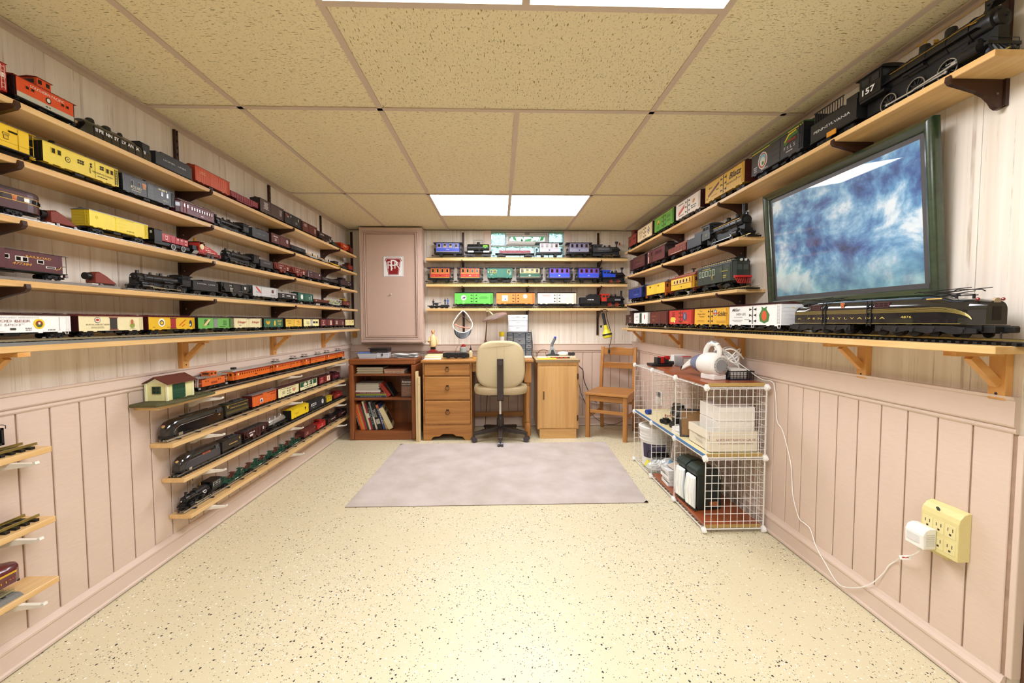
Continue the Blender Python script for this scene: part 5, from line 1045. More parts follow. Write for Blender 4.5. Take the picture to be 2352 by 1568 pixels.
bumper(1.540,'brown wedge shaped track bumper standing alone on the fourth left shelf',(G4,ZL[3]+.0135))
t,L=l4('steam_locomotive','large black steam locomotive with long pale main rod, fourth left shelf',1.712,2.014,cat='locomotive',turn=1);bigloco(t,L,nd=3,rd=.0145,rods='#c8bf9a',zc=.050)
t,L=l4('tender','long black tender with white lettering and coal bunker, fourth left shelf',2.024,2.206)
tender(t,L,OW*.95,.022,.064,'#222325',items=[('t','LIONEL  LINES',0,.72,.115,'#dcdcd8',.72)],load=False,hi=.010,stepx=.28)
t,L=l4('hopper_car','black hopper with humped black load and white lettering, fourth left shelf',2.226,2.490)
hopper(t,L,OW,.020,.076,'#252423',load='#2b2a28',ribs=4,items=[('t','PRR',-.22,.74,.12,'#ecebe6',.08),('l',-.20,.5,.12,3,'#dcdad4',.06),('l',.1,.28,.2,1,'#9a968f',.04),('p',[(.26+x*.075,.66+z*.26)for x,z in KEYST],'#e0dedb','keystone')],seed=9)
t,L=l4('boxcar','silver boxcar with slanting red feather, fourth left shelf',2.502,2.776)
boxcar(t,L,OW,.022,.082,.004,'#c9c9cb','#3a3a3d','#8a8a8d',items=[('p',[(-.40,.92),(-.36,.95),(-.24,.62),(-.16,.32),(-.20,.30),(-.30,.55)],'#c8442e'),('l',-.3,.45,.2,2,'#9a9aa0',.04),('b',.28,.62,.09,.32,'#5a2a2e'),('l',.28,.72,.07,3,'#e6dcdc',.06),('l',.3,.25,.25,2,'#9a9aa0',.04)],dw=.36,dc='#d0d0d2')
t,L=l4('gondola_car','black gondola with silver rings standing in it, fourth left shelf',2.784,3.044)
gondola(t,L,OW,.022,.058,'#2b2b2e',items=[('l',-.27,.72,.1,2,'#e9e9e6',.16),('l',.0,.62,.3,1,'#e9e9e6',.16),('b',.27,.5,.06,.5,'#e9e9e6'),('l',.4,.25,.1,1,'#cfcfcc',.08)])
obj('load_tray',MB().box(-L*.47,L*.47,-OW*.42,OW*.42,.056,.067),P('#bfc0c0',.35,.5),t)
for i in range(5):obj('ring',K(('ring',),lambda:MB().lathe([(.0065,-.0012),(.0085,-.0012),(.0085,.0012),(.0065,.0012)],n=18,axis='y',closed=True)),P('#b0a9a0' if i%2 else '#d0d0d0',.3,.8),t,(-L*.4+L*.8*i/4,(-.014 if i%2 else.008),.0752),(0,.2,.3))
t,L=l4('boxcar','dark green boxcar with white emblem, fourth left shelf',3.051,3.290)
boxcar(t,L,OW,.022,.078,.004,'#1f5a4c','#143d34','#143d34',items=[('p',[(-.33,.3),(-.26,.15),(-.19,.3),(-.19,.6),(-.21,.85),(-.26,.7),(-.31,.85),(-.33,.6)],'#e6ebe6'),('l',.25,.5,.14,2,'#cfe0d8',.08),('b',.36,.5,.03,.6,'#dfe9e4')],dw=.17)
t,L=l4('gondola_car','low brown gondola between the green boxcar and the auto rack, fourth left shelf',3.305,3.595)
gondola(t,L,OW,.022,.046,'#5e2a20',ribs=14,items=[('l',-.36,.6,.1,2,'#d9c4b8',.1)])
t,L=l4('auto_rack_car','silver lattice car loaded with yellow pieces, fourth left shelf',3.615,3.880)
flatcar(t,L,OW,.020,'#9da39a');q=MB()
for i in range(9):x=-L*.48+L*.96*i/8;q.box(x-.0015,x+.0015,-OW/2,-OW/2+.002,.024,.060)
for i in range(4):q.bar((-L*.48+L*.24*i,-OW/2-.0005,.026),(-L*.48+L*.24*(i+1),-OW/2-.0005,.058),.001,.004,(0,1,0))
obj('rack',q.box(-L*.49,L*.49,-OW/2,-OW/2+.002,.058,.063).box(-L*.49,L*.49,-OW*.45,OW*.45,.040,.042),P('#c3c9bd',.4),t)
for i in range(4):obj('car_load',K(('auto',),lambda:MB().prism([(-.020,0),(.020,0),(.020,.006),(.010,.007),(.006,.011),(-.010,.011),(-.014,.007),(-.020,.006)],'y',-.012,.012)),P('#d8d23c',.3),t,(-L*.34+L*.225*i,-.008,.025 if i%2 else.0425))
t,L=l4('caboose','brown caboose with yellow cupola last on the fourth left shelf',3.90,4.10)
caboose(t,L,OW,.024,.060,.007,'#6a2a20','#6a2a20',cup=-.05,cupcol='#d9b52c',bodyf=.82,items=[('l',.2,.6,.1,2,'#e6d6cc',.12),('l',.2,.2,.12,1,'#e6d6cc',.1)])
G5='refrigerator cars on the fifth left shelf'
def l5(n,lab,a,b):return at(n,lab,'l',a,b,-1.481,ZL[4]+.0185,group=G5)
B5=dict(zb=.021,zt=.073,rh=.007)
def sun(u,v,r=.30):return[('d',u,v,r,r,'#e3c52e'),('d',u,v,r*.66,r*.66,'#8a3a22'),('d',u,v-.10*r/.3,r*.50,r*.36,'#4a5c2a'),('d',u,v+.03,r*.2,r*.26,'#e8e0d0')]
t,L=l5('refrigerator_car','white refrigerator car with sunburst emblems and big grey lettering, fifth left shelf',1.02,1.432)
boxcar(t,L,OW,side='#f1efec',end='#45201e',roof='#4a2a28',door=None,steps='#ecebe8',ribs=0,**B5,items=sun(-.30,.50)+sun(.27,.50)+[('t','ROBIN HOOD BEER',.0,.66,.145,'#8a5a54',.42),('t','"HITS THE SPOT"',.0,.44,.12,'#7d7a78',.34),('t','FONTENELLE',-.15,.315,.06,'#77716c',.15),('t','BREWING CO.',-.15,.215,.06,'#77716c',.15),('t','VENTILATED  REFRIGERATOR',.14,.86,.055,'#5a5654',.26),('b',.10,.21,.032,.10,'#2a2a2a'),('l',.20,.24,.05,2,'#77716c',.05),('l',.36,.12,.07,1,'#4a4644',.05),('b',.415,.5,.002,.86,'#cfcbc6'),('b',.0,.45,.002,.9,'#d6d2cd'),('b',.0,.08,.10,.012,'#cfcbc6')])
t,L=l5('refrigerator_car','cream refrigerator car with dark grey door and oval bison emblem, fifth left shelf',1.461,1.714)
boxcar(t,L,OW,side='#e8dcb0',end='#431616',roof='#6a2a26',door='plug',dc='#37332f',dw=.11,hinge='#7d2b22',**B5,items=[('d',-.24,.74,.22,.20,'#2d3a44'),('d',-.24,.74,.19,.165,'#e8dccb'),('p',[(-.275,.70),(-.262,.82),(-.235,.84),(-.21,.76),(-.215,.70),(-.24,.67)],'#b5452f'),('t','BUFFALO BUTT BEER',-.24,.42,.10,'#7a7256',.34),('l',-.24,.27,.27,2,'#a3966c',.035),('d',.31,.50,.22,.34,'#dccfa0'),('d',.31,.36,.20,.20,'#8f9a45'),('d',.305,.60,.12,.20,'#b86a48'),('l',.31,.1,.1,1,'#a3966c',.03)])
t,L=l5('refrigerator_car','golden yellow refrigerator car with red door and round white emblem, fifth left shelf',1.743,1.997)
boxcar(t,L,OW,side='#e2b522',end='#4a1216',roof='#5e1a20',door='plug',dc='#a0252c',dw=.11,hinge='#54201a',**B5,items=[('d',-.245,.56,.34,.34,'#f0ead8'),('d',-.245,.54,.22,.21,'#2a2620'),('d',-.245,.53,.15,.14,'#e2c03c'),('l',-.40,.18,.07,1,'#5a4412',.04),('l',-.10,.18,.1,1,'#5a4412',.04),('p',[(.13,.32),(.15,.28),(.30,.80),(.28,.84)],'#cf6a1c'),('p',[(.19,.24),(.21,.20),(.27,.40),(.25,.42)],'#cf6a1c'),('d',.40,.46,.13,.30,'#26334a'),('d',.385,.36,.06,.10,'#ece4cf')])
t,L=l5('refrigerator_car','light green refrigerator car with grey door and striped badge, fifth left shelf',2.022,2.262)
boxcar(t,L,OW,side='#6fb257',end='#26150f',roof='#4f3a3a',door='plug',dc='#8a8d90',dw=.10,hinge='#6a6d70',lad='#2e3a26',**B5,items=[('p',[(-.34,.30),(-.20,.30),(-.18,.85),(-.32,.85)],'#3e6b38'),('p',[(-.36,.26),(-.31,.26),(-.17,.86),(-.22,.86)],'#e0c070'),('p',[(-.31,.26),(-.285,.26),(-.15,.86),(-.175,.86)],'#e7e2c0'),('l',.30,.70,.14,4,'#2c4a26',.06),('l',.22,.14,.2,1,'#2c4a26',.05)])
t,L=l5('refrigerator_car','cream refrigerator car with two red scripts, fifth left shelf',2.290,2.546)
boxcar(t,L,OW,side='#e9dfb2',end='#a5a883',roof='#3a2527',door='reefer',hinge='#e9dfb2',dw=.14,lad='#b9ba90',**B5,items=[('t','Erlanger',-.25,.58,.25,'#b04a35',.30,.35,.03),('t','Erlanger',.26,.58,.25,'#b04a35',.30,.35,.03),('l',-.3,.28,.1,2,'#8a7a55',.03),('b',.0,.24,.07,.04,'#3a3630'),('b',0,.94,.12,.04,'#3a3630')])
t,L=l5('refrigerator_car','dark green refrigerator car with yellow bottle and lettering, fifth left shelf',2.573,2.791)
boxcar(t,L,OW,side='#2f6b52',end='#2d1518',roof='#3b2224',door=None,**B5,items=[('p',[(-.40,.6),(-.36,.8),(-.32,.55),(-.29,.8),(-.25,.55),(-.22,.8),(-.18,.6),(-.24,.3),(-.34,.3)],'#d9a92a'),('p',[(.02,.15),(.10,.15),(.10,.62),(.08,.78),(.04,.78),(.02,.62)],'#e2c23a'),('t','CROFT',.31,.68,.22,'#dcc24a',.24,0,.03),('t','ALE',.32,.34,.24,'#dcc24a',.15,0,.03),('l',-.32,.14,.12,1,'#8f5a2a',.08)])
t,L=l5('refrigerator_car','amber refrigerator car with dark brown lettering, fifth left shelf',2.830,3.056)
boxcar(t,L,OW,side='#e8c04c',end='#2c1416',roof='#3b2224',door='reefer',hinge='#e0b844',dw=.12,**B5,items=[('t','EAGLE',-.30,.73,.20,'#6a4416',.28),('t','BEER',-.27,.42,.14,'#6a4416',.18),('p',[(.12,.72),(.30,.82),(.38,.5),(.28,.46)],'#c98a30'),('l',.27,.3,.3,1,'#8a5f20',.05),('d',.0,.14,.12,.10,'#6a4416'),('d',-.06,.76,.05,.06,'#4a3010'),('d',.06,.76,.05,.06,'#4a3010')])
t,L=l5('refrigerator_car','pale yellow refrigerator car with black sign panel and white wheels, fifth left shelf',3.085,3.340)
boxcar(t,L,OW,side='#efe6a2',end='#1e1a1a',roof='#4a3a38',door='plug',dc='#b5b3ae',dw=.12,hinge='#4a4844',tm=BLK,**B5,items=[('b',.26,.55,.32,.28,'#23241f'),('d',.26,.55,.16,.11,'#cfcab0'),('t','Lone',-.25,.62,.24,'#4a6a8a',.16,.2),('l',-.23,.42,.2,2,'#5a7a6a',.05),('l',-.2,.15,.08,1,'#7a7450',.05)])
t,L=l5('refrigerator_car','maroon refrigerator car with white figure panel, fifth left shelf',3.371,3.632)
boxcar(t,L,OW,side='#6b2229',end='#35161a',roof='#4f1d22',door='plug',dc='#4a1a20',dw=.10,hinge='#35161a',**B5,items=[('l',-.28,.78,.22,1,'#d6c0b8',.06),('d',-.28,.48,.13,.14,'#c9a8a2'),('l',-.28,.2,.22,2,'#d6c0b8',.05),('b',.28,.48,.11,.72,'#e6dacb'),('d',.28,.42,.08,.24,'#5a7a52'),('b',.28,.72,.06,.18,'#b09a4a')])
t,L=l5('refrigerator_car','brown boxcar with rows of white lettering, second last on the fifth left shelf',3.651,3.883)
boxcar(t,L,OW,side='#5a2824',end='#331718',roof='#4a2020',door='slide',dw=.16,**B5,items=[('l',-.28,.72,.26,1,'#d9c6c0',.07),('l',-.28,.55,.24,2,'#e6d9d4',.10),('l',-.28,.22,.2,1,'#d9c6c0',.06),('l',.34,.6,.14,4,'#d9c6c0',.07)])
t,L=l5('refrigerator_car','cream refrigerator car with orange and brown spots, last on the fifth left shelf',3.905,4.130)
boxcar(t,L,OW,side='#ecdf9f',end='#2d1618',roof='#4a2424',door='reefer',hinge='#dcc98a',dw=.12,**B5,items=[('d',-.02,.78,.14,.08,'#3a2c16'),('l',.0,.6,.2,1,'#5a4420',.06),('d',-.2,.65,.05,.05,'#5a4420'),('p',[(.28,.45),(.42,.5),(.4,.8),(.3,.75)],'#d99a4a'),('d',.15,.3,.08,.06,'#8a6a2a'),('d',-.35,.4,.06,.06,'#8a6a2a')])
def ls(i,n,lab,a,b,**k):return at(n,lab,'l',a,b,SXC,ZS[i]+(.0115 if i in(0,2)else.0135),group=f'trains on the {NS[i]} low left shelf',**k)
SW=.060
t=thing('model_house','small cream model engine shed with brown roof and green door, first low left shelf','model building',(-1.520,1.895,ZS[0]),0)
WALLC,GRN,BASEM=P('#e6e2a4',.45),P('#1d5138',.4),P('#54502f',.8,var=.35,scale=150,bump=.5)
obj('base',MB().prism([(-.048,-.13),(.066,-.13),(.090,-.055),(.090,.20),(-.048,.20)],'z',.0002,.014),BASEM,t,bevel=.004)
h=obj('walls',MB().box(-.038,.052,-.052,.098,.014,.090).prism([(-.038,.090),(.052,.090),(.007,.116)],'y',.0965,.098).prism([(-.038,.090),(.052,.090),(.007,.116)],'y',-.052,-.0505),WALLC,t,bevel=.001)
h2=MB()
for x in(-.038,.052):
    for y in(-.052,.098):h2.box(x-.004,x+.004,y-.004,y+.004,.014,.092)
obj('corner_board',h2,P('#f0edc4',.45),h)
obj('roof',MB().prism([(-.052,.086),(-.052,.090),(.007,.122),(.066,.090),(.066,.086),(.007,.117)],'y',-.066,.112),P('#5c2a1e',.6,var=.2,scale=80),t)
obj('gable',MB().prism([(-.036,.091),(.050,.091),(.007,.1155)],'y',-.0528,-.052),P('#f0edc4',.45),h)
wn=obj('window',MB().ring(-.010,.026,-.0555,-.0515,.045,.078,.004).box(.006,.010,-.0550,-.052,.049,.074).box(-.006,.022,-.0550,-.052,.060,.063),P('#2f4a2e',.45),t)
obj('pane',MB().box(-.007,.023,-.0530,-.0515,.048,.075),P('#2b2f24',.1),wn)
d=obj('door',MB().box(.0515,.0555,-.022,.050,.016,.082),GRN,t,bevel=.001);q=MB()
for i in range(7):q.box(.0555,.0562,-.022,.050,.020+.0085*i,.0206+.0085*i)
for i in range(4):q.box(.0555,.0566,-.018+.0175*i,-.006+.0175*i,.060,.079)
obj('door_panel',q,P('#123a27',.4),d)
obj('sign_strip',MB().box(.052,.0545,-.030,.058,.086,.090),P('#9a2f24',.5),t)
q=MB()
for i in range(4):q.box(.056,.090,.01+.045*i,.035+.045*i,.014,.017)
obj('ramp_plank',q,P('#474a2b',.8),t)
t,L=ls(0,'caboose','orange caboose with silver railings and grey roof, first low left shelf',2.075,2.290)
caboose(t,L,SW,.024,.066,.006,'#d8682a','#8c8b88','#a8431a',cup=.04,cupcol='#d8682a',bodyf=.80,rail='#cfcfcc',win='#4a2a14',items=[('b',0,.90,1,.13,'#5c1f16'),('l',0,.9,.8,1,'#d8a060',.06),('b',.02,.30,.26,.24,'#9a3f1c'),('l',.02,.30,.22,1,'#f0c890',.12)],wins=[(-.34,.58,.05,.20),(-.25,.58,.05,.20),(.20,.58,.05,.20),(.29,.58,.05,.20)])
for k,(a,b)in enumerate(((2.335,2.730),(2.752,3.148),(3.166,3.556),(3.575,3.985))):
    t,L=ls(0,'interurban_car',f'orange interurban passenger car with grey roof, {["first", "second", "third", "last"][k]} behind the orange caboose',a,b)
    coach(t,L,SW,.022,.070,'#dd6d22','#8f2d1c','O',.009,15,(.62,.24),-.36,.44,'#4a2412','#c95a1c',None,items=[('b',0,.90,1,.16,'#8a2a1c','letter_board'),('l',.05,.28,.07,1,'#4a1c0c',.09),('b',-.385,.62,.02,.24,'#efe2c0')],rmat=P('#b4b3ae',.35,.4),doors=((-.455,.05,'#b9521c'),(.46,.05,'#b9521c'))if k!=2 else((-.455,.05,'#b9521c'),(-.22,.05,'#8a2a1c')),wfrac=.5)
    q=MB();
    for xp in((-.36,)if k==0 else(-.30,.30)):
        z=.0805;x=xp*L;q2=MB().box(x-.030,x+.030,-.016,-.013,z,z+.003).box(x-.030,x+.030,.013,.016,z,z+.003)
        for s in(-1,1):q2.tube([(x-.024,s*.012,z+.004),(x+.012,s*.012,z+.012),(x-.004,s*.012,z+.018)],.0011,5).tube([(x+.024,s*.012,z+.004),(x-.012,s*.012,z+.012),(x+.004,s*.012,z+.018)],.0011,5)
        q2.tube([(x-.004,-.024,z+.018),(x-.004,.024,z+.018)],.0014,5).tube([(x+.004,-.024,z+.018),(x+.004,.024,z+.018)],.0014,5).box(x-.035,x-.026,-.008,.008,z,z+.006)
        obj('pantograph',q2 if k else MB().box(x-.012,x+.012,-.010,.010,z,z+.010),BLK,t)
t,L=ls(1,'steam_locomotive','long glossy black streamlined locomotive, second low left shelf',1.885,2.246,cat='locomotive',turn=1)
shroud(t,L,SW,.016,.086,.16,nd=4,rd=.0135,items=[])
decor(t,L,SW,.016,.086,[('b',-.41,.55,.05,.22,'#1b1c1f'),('l',-.41,.58,.045,2,'#c9a85a',.09)],1)
obj('nose_emblem',MB().cyl((L/2-.006,0,.064),(L/2+.0006,0,.064),.004,n=6),P('#b5482f',.4),t)
t,L=ls(1,'tender','dark olive tender with gold stripes and coal load, second low left shelf',2.262,2.474)
tender(t,L,SW,.020,.078,'#2b2a1e',items=[('b',0,.93,.96,.02,'#c9a24a'),('b',0,.32,.96,.02,'#8a7a42'),('b',0,.24,.96,.02,'#8a7a42'),('b',0,.16,.96,.02,'#8a7a42'),('t','PENNSYLVANIA',.04,.62,.12,'#c9a85a',.74),('p',[(-.42+x*.04,.80+z*.2)for x,z in KEYST],'#c9a24a','keystone')],hi=.004,stepx=.0)
def o_box(i,a,b,lab,side,end,roof,items,zt=.080,name='refrigerator_car',door='reefer',**k):
    t,L=ls(i,name,lab,a,b);boxcar(t,L,SW,.020,zt,.007,side,end,roof,door=door,items=items,**k);return t,L
o_box(1,2.509,2.772,'orange boxcar with maroon end and silver striped roof, second low left shelf','#d9682c','#571c1e','#5c2022',[('b',0,.91,1,.13,'#6a2320'),('b',-.14,.35,.13,.34,'#ece4d8'),('p',[(-.19,.22),(-.10,.22),(-.12,.42),(-.17,.46)],'#3a4a7a'),('b',.36,.68,.2,.13,'#a8431c'),('l',.36,.68,.17,1,'#d98a5a',.07),('d',.1,.6,.06,.07,'#c9905a')],zt=.088,name='boxcar',door='slide',roofm=P('#9a9a9a',.35,.5),ribs=12)
o_box(1,2.801,3.080,'cream refrigerator car with brown roof and red script, second low left shelf','#e8e0ae','#4f2423','#54302c',[('l',-.28,.84,.28,1,'#8a7a50',.05),('l',-.26,.6,.14,4,'#8a7a50',.05),('l',.22,.84,.25,1,'#8a7a50',.05),('t',"Fehr's",.25,.58,.22,'#b5452f',.2,.25,.03),('p',[(.16,.5),(.34,.5),(.28,.25),(.22,.25)],'#c98a6a')])
o_box(1,3.103,3.386,'half green half cream refrigerator car with white emblems, second low left shelf','#e9e2b4','#3a1c1c','#4a2a26',[('b',0,.68,1,.64,'#26563a'),('p',[(-.30,.45),(-.14,.45),(-.12,.65),(-.22,.88),(-.32,.65)],'#e6e2c0'),('l',-.22,.62,.1,2,'#26563a',.06),('d',.22,.62,.17,.27,'#e6e2c0'),('d',.22,.60,.10,.18,'#4a7a5a'),('p',[(-.03,.6),(.05,.5),(.06,.9),(-.01,.95)],'#e6e2c0'),('l',0,.18,.7,1,'#4a6a4a',.06)])
o_box(1,3.427,3.655,'red refrigerator car with cream panels, second low left shelf','#8a2026','#3a1416','#3a1a1a',[('l',-.28,.78,.24,1,'#e6c8b8',.07),('l',-.28,.5,.26,3,'#c99a8a',.08),('b',.02,.5,.14,.86,'#e6dcae'),('b',.02,.5,.05,.6,'#b5863a'),('b',.30,.5,.26,.80,'#e6d9b8'),('d',.30,.5,.14,.26,'#a84a32')],zt=.074)
t,L=ls(1,'caboose','maroon caboose last on the second low left shelf',3.690,3.88)
caboose(t,L,SW,.022,.060,.006,'#5c2028','#3a161b',bodyf=.8,items=[('l',0,.55,.5,1,'#b98a84',.08)])
t,L=ls(2,'steam_locomotive','bullet nosed black locomotive with orange nameplate, third low left shelf',1.955,2.212,cat='locomotive',turn=1)
shroud(t,L,SW,.014,.084,.26,'#17171a',nd=3,rd=.0115,band='#8f9296',bullet=True)
decor(t,L,SW,.014,.084,[('b',-.10,.58,.22,.13,'#a8481c'),('l',-.10,.58,.16,1,'#5a1c0a',.07)],1)
obj('number_plate',MB().box(L/2-.012,L/2-.0005,-.010,.010,.022,.030),P('#c9a83a',.4),t,bevel=.002)
t,L=ls(2,'tender','black tender with gold lettering and coal, third low left shelf',2.226,2.395)
tender(t,L,SW,.020,.070,'#2a2522',items=[('l',.05,.45,.55,1,'#c9a85a',.11),('d',.40,.72,.10,.12,'#c9a85a'),('b',0,.1,.95,.02,'#7a6a42')],hi=.003,stepx=.0)
t,L=ls(2,'hopper_car','brown hopper heaped with coal, third low left shelf',2.422,2.672)
hopper(t,L,SW,.020,.072,'#43211f',items=[('l',-.22,.66,.26,1,'#e6dcd8',.12),('b',-.24,.36,.12,.22,'#d9cfca'),('d',.26,.62,.13,.16,'#ece6e2'),('d',.26,.62,.06,.08,'#43211f')],seed=12)
t,L=ls(2,'tank_car','shiny silver tank car with three domes, third low left shelf',2.690,2.917)
tankcar(t,L,SW,.050,.0215,'#c9c9c8',domes=(-.30,0,.30),metal=.85,rough=.28)
o_box(2,2.964,3.229,'bright yellow boxcar with black end, third low left shelf','#e8c822','#15140f','#d9bd20',[('p',[(.30,.35),(.34,.75),(.32,.5),(.30,.78),(.28,.5),(.26,.75)],'#4a5a1c'),('l',-.2,.5,.3,2,'#c9ab1c',.05)],name='boxcar',door='slide',zt=.082)
o_box(2,3.246,3.541,'black boxcar with white rectangle and white emblem, third low left shelf','#2b2d30','#1b1c1e','#2a2b2d',[('b',-.26,.62,.30,.30,'#e6e6e4'),('b',-.26,.62,.25,.16,'#2b2d30'),('p',[(.26,.25),(.34,.25),(.36,.55),(.33,.85),(.27,.85),(.24,.55)],'#e6e6e4'),('d',.30,.6,.08,.12,'#2b2d30'),('l',-.26,.22,.2,1,'#b9b9b8',.06)],name='boxcar',door='slide',zt=.078,dw=.12)
t,L=ls(2,'caboose','small yellow work caboose, third low left shelf',3.555,3.690)
caboose(t,L,SW,.022,.062,.006,'#c9b12a','#b59d22',bodyf=.7,cup='none',wins=[(-.2,.6,.16,.3),(.2,.6,.16,.3)])
t,L=ls(2,'caboose','red caboose last on the third low left shelf',3.710,3.930)
caboose(t,L,SW,.024,.060,.006,'#8f2a22','#6a1d1a',bodyf=.8,items=[('l',0,.5,.3,1,'#e6b8a8',.09)])
t,L=ls(3,'steam_locomotive','small black tank locomotive with round white emblem, lowest left shelf',1.965,2.209,cat='locomotive',turn=1)
steam(t,L,.019,.044,SW,3,.0125,cabL=.26,lead=1,stack='straight',stackh=.014,headlight='front',domes=((.12,1.),(-.02,.9)),rods='#d0c8b0',items=[],firecol='#c9c9c4')
obj('saddle_tank',MB().lathe([(.0225,-.05),(.0225,.036),(.020,.038)],(0,0,.046),'x',24).mesh('saddle',.6),P('#141416',.3),t)
obj('tank_emblem',MB().cyl((-.008,.0222,.047),(-.008,.0232,.0475),.0125,n=22),P('#d9d9d6',.4),t);obj('tank_emblem',MB().cyl((-.008,.0230,.047),(-.008,.0236,.0475),.0095,n=22),P('#232325',.4),t)
obj('emblem_bar',MB().box(-.018,.002,.0234,.0240,.0455,.0495),P('#d9d9d6',.4),t)
obj('whistle',MB().cyl((-.012,0,.072),(-.012,0,.088),.002,n=8),P('#c9913a',.3,.8),t)
decor(t,L,SW*.98+.001,.030,.070,[('b',-.36,.5,.20,.26,'#cfcfcc'),('b',-.36,.5,.185,.21,'#141416'),('l',-.36,.5,.09,1,'#d9d9d6',.14)],1)
FLG=P('#1d4a38',.45)
for k in range(4):
    a=2.222+.230*k;t,L=ls(3,'well_car',f'dark green spine car with folded brown trailer hitches, {["first", "second", "third", "fourth"][k]} behind the small tank locomotive',a,a+.218)
    base_car(t,L,'O',.016,SW,gear=False)
    obj('spine',MB().box(-L/2,L/2,-.010,.010,.014,.026).box(-L*.30,L*.30,-.028,-.024,.012,.020).box(-L*.30,L*.30,.024,.028,.012,.020),FLG,t)
    q=MB()
    for u in(-.30,-.15,0,.15,.30):q.bar((u*L,-.028,.019),(u*L,.028,.019),.010,.004)
    obj('cross_arm',q,FLG,t)
    for j,u in enumerate((-.33,.02,.33)):
        o=obj('hitch',MB().bar((u*L-.028,0,.028),(u*L+.012,0,.046),.014,.004).bar((u*L+.012,0,.027),(u*L+.012,0,.047),.010,.004).box(u*L+.004,u*L+.024,-.016,.016,.045,.049).bar((u*L-.02,-.018,.028),(u*L-.008,-.018,.044),.004,.004),P('#5a2c20',.55)if(j+k)%2 else FLG,t)
    decor(t,L,.0565,.010,.022,[('l',.05,.55,.16,1,'#c9d6cc',.4)])
o_box(3,3.149,3.353,'reddish brown boxcar with faint lettering, lowest left shelf','#6a322c','#5c2a26','#643029',[('l',-.25,.6,.2,2,'#c9a098',.12),('l',.36,.8,.08,1,'#d9c0b8',.1)],name='boxcar',door='slide',zt=.064,ribs=14)
t,L=ls(3,'caboose','bright red caboose with white badge, lowest left shelf',3.358,3.540)
caboose(t,L,SW,.022,.062,.006,'#b8201c','#8f1a17',bodyf=.86,items=[('d',.12,.55,.16,.18,'#e8d8d0'),('d',.12,.55,.12,.13,'#b8201c'),('l',.0,.2,.5,1,'#e8c8c0',.08)])
t,L=ls(3,'caboose','black and brown caboose with white lettering, second last on the lowest left shelf',3.560,3.785)
caboose(t,L,SW,.022,.058,.006,'#2f1b19','#141314',bodyf=.84,items=[('l',.1,.5,.5,1,'#d9cfca',.12),('d',.3,.78,.06,.08,'#d9cfca')])
t,L=ls(3,'caboose','dark brown caboose with black roof, last on the lowest left shelf',3.805,4.03)
caboose(t,L,SW,.022,.058,.006,'#4a2420','#17171a',bodyf=.84,items=[('l',.1,.5,.5,1,'#d9cfca',.12),('d',.25,.78,.06,.08,'#d9cfca')])
t,L=at('tender','black locomotive rear with bent wire guard frames, upper short shelf at the left edge','l',.96,1.268,-1.525,ZN[0]+.0165,group='models on the short left shelves')
m=P('#131315',.45);b=obj('tank',MB().prism([(-.046,.022),(.046,.022),(.046,.078),(.030,.092),(-.030,.092),(-.046,.078)],'x',-L*.5,L*.30),m,t,bevel=.003)
obj('top_deck',MB().box(-L*.5,L*.36,-.030,.030,.092,.096).box(L*.0,L*.10,-.012,.012,.096,.101),P('#2a2b2a',.5),b)
obj('end_platform',MB().box(L*.30,L*.49,-.034,.034,.066,.071).box(L*.47,L*.49,-.034,.034,.020,.071).box(L*.40,L*.42,-.030,-.024,.020,.066).box(L*.40,L*.42,.024,.030,.020,.066).box(L*.30,L*.49,-.034,-.028,.020,.026),m,t)
q=MB()
for y in(-.032,.032):q.tube([(L*.02,y,.094),(L*.02,y,.118),(L*.05,y,.127),(L*.20,y,.127),(L*.25,y,.118),(L*.42,y,.080),(L*.42,y,.070)],.0013,6).tube([(-L*.45,y,.120),(L*.25,y,.118)],.0011,5).tube([(L*.02,y,.095),(L*.18,y,.127)],.0011,5)
q.tube([(L*.05,-.032,.127),(L*.05,.032,.127)],.0011,5).tube([(L*.20,-.032,.127),(L*.20,.032,.127)],.0011,5).tube([(L*.30,-.034,.082),(L*.47,-.034,.082),(L*.505,-.034,.078),(L*.505,-.034,.068)],.0012,5)
obj('wire_guard',q,BLK,t)
for x in(-.30,.06):truck(t,x*L,'G',BLK)
obj('coupler',MB().box(L*.49,L*.56,-.004,.004,.022,.028),BLK,t)
obj('lamp',MB().ball((-L*.30,-.036,.10),(.014,.012,.010),10,8),m,t)
t,L=at('diesel_locomotive','maroon electric locomotive with yellow side stripe, lower short shelf at the left edge','l',.80,1.298,-1.530,ZN[2]+.0185,cat='locomotive',group='models on the short left shelves')
def gg_shape(t,L,W,zb,zt,col,rough=.22,roundr=.42,hood=.24,hoodh=.86,coat=.5):
    """double-ended streamlined electric: tall centre, rounded sloping noses"""
    n=26;vs=[];fs=[];h=zt-zb;m=12
    for i in range(n+1):
        u=-1+2*i/n;a=abs(u);top=1. if a<1-hood*1.6 else 1-(1-hoodh)*min(1,(a-(1-hood*1.6))/(hood*.5))
        e=max(0,(a-.90)/.10);wf=math.sqrt(max(.0,1-(e*.80)**2))if e>0 else 1;top=top*(1-.10*e**2)if e>0 else top
        w_=W/2*wf;zt_=zb+h*top;r=min(w_*.8,h*roundr);x=u*L/2
        vs+=[(x,-w_,zb),(x,-w_,zt_-r)]+[(x,-w_+r-r*math.cos(q)if q<=PI/2 else w_-r+r*math.cos(PI-q),zt_-r+r*math.sin(q))for q in(PI*j/(m-1)for j in range(m))]+[(x,w_,zt_-r),(x,w_,zb)]
    k=len(vs)//(n+1)
    for i in range(n):
        for j in range(k):a,b=i*k+j,i*k+(j+1)%k;fs.append((a,b,b+k,a+k))
    fs+=[tuple(range(k))[::-1],tuple(range(n*k,n*k+k))]
    return obj('body',MB().add(vs,fs).mesh('electric_body',.5),P(col,rough,0,.6,coat=coat),t)
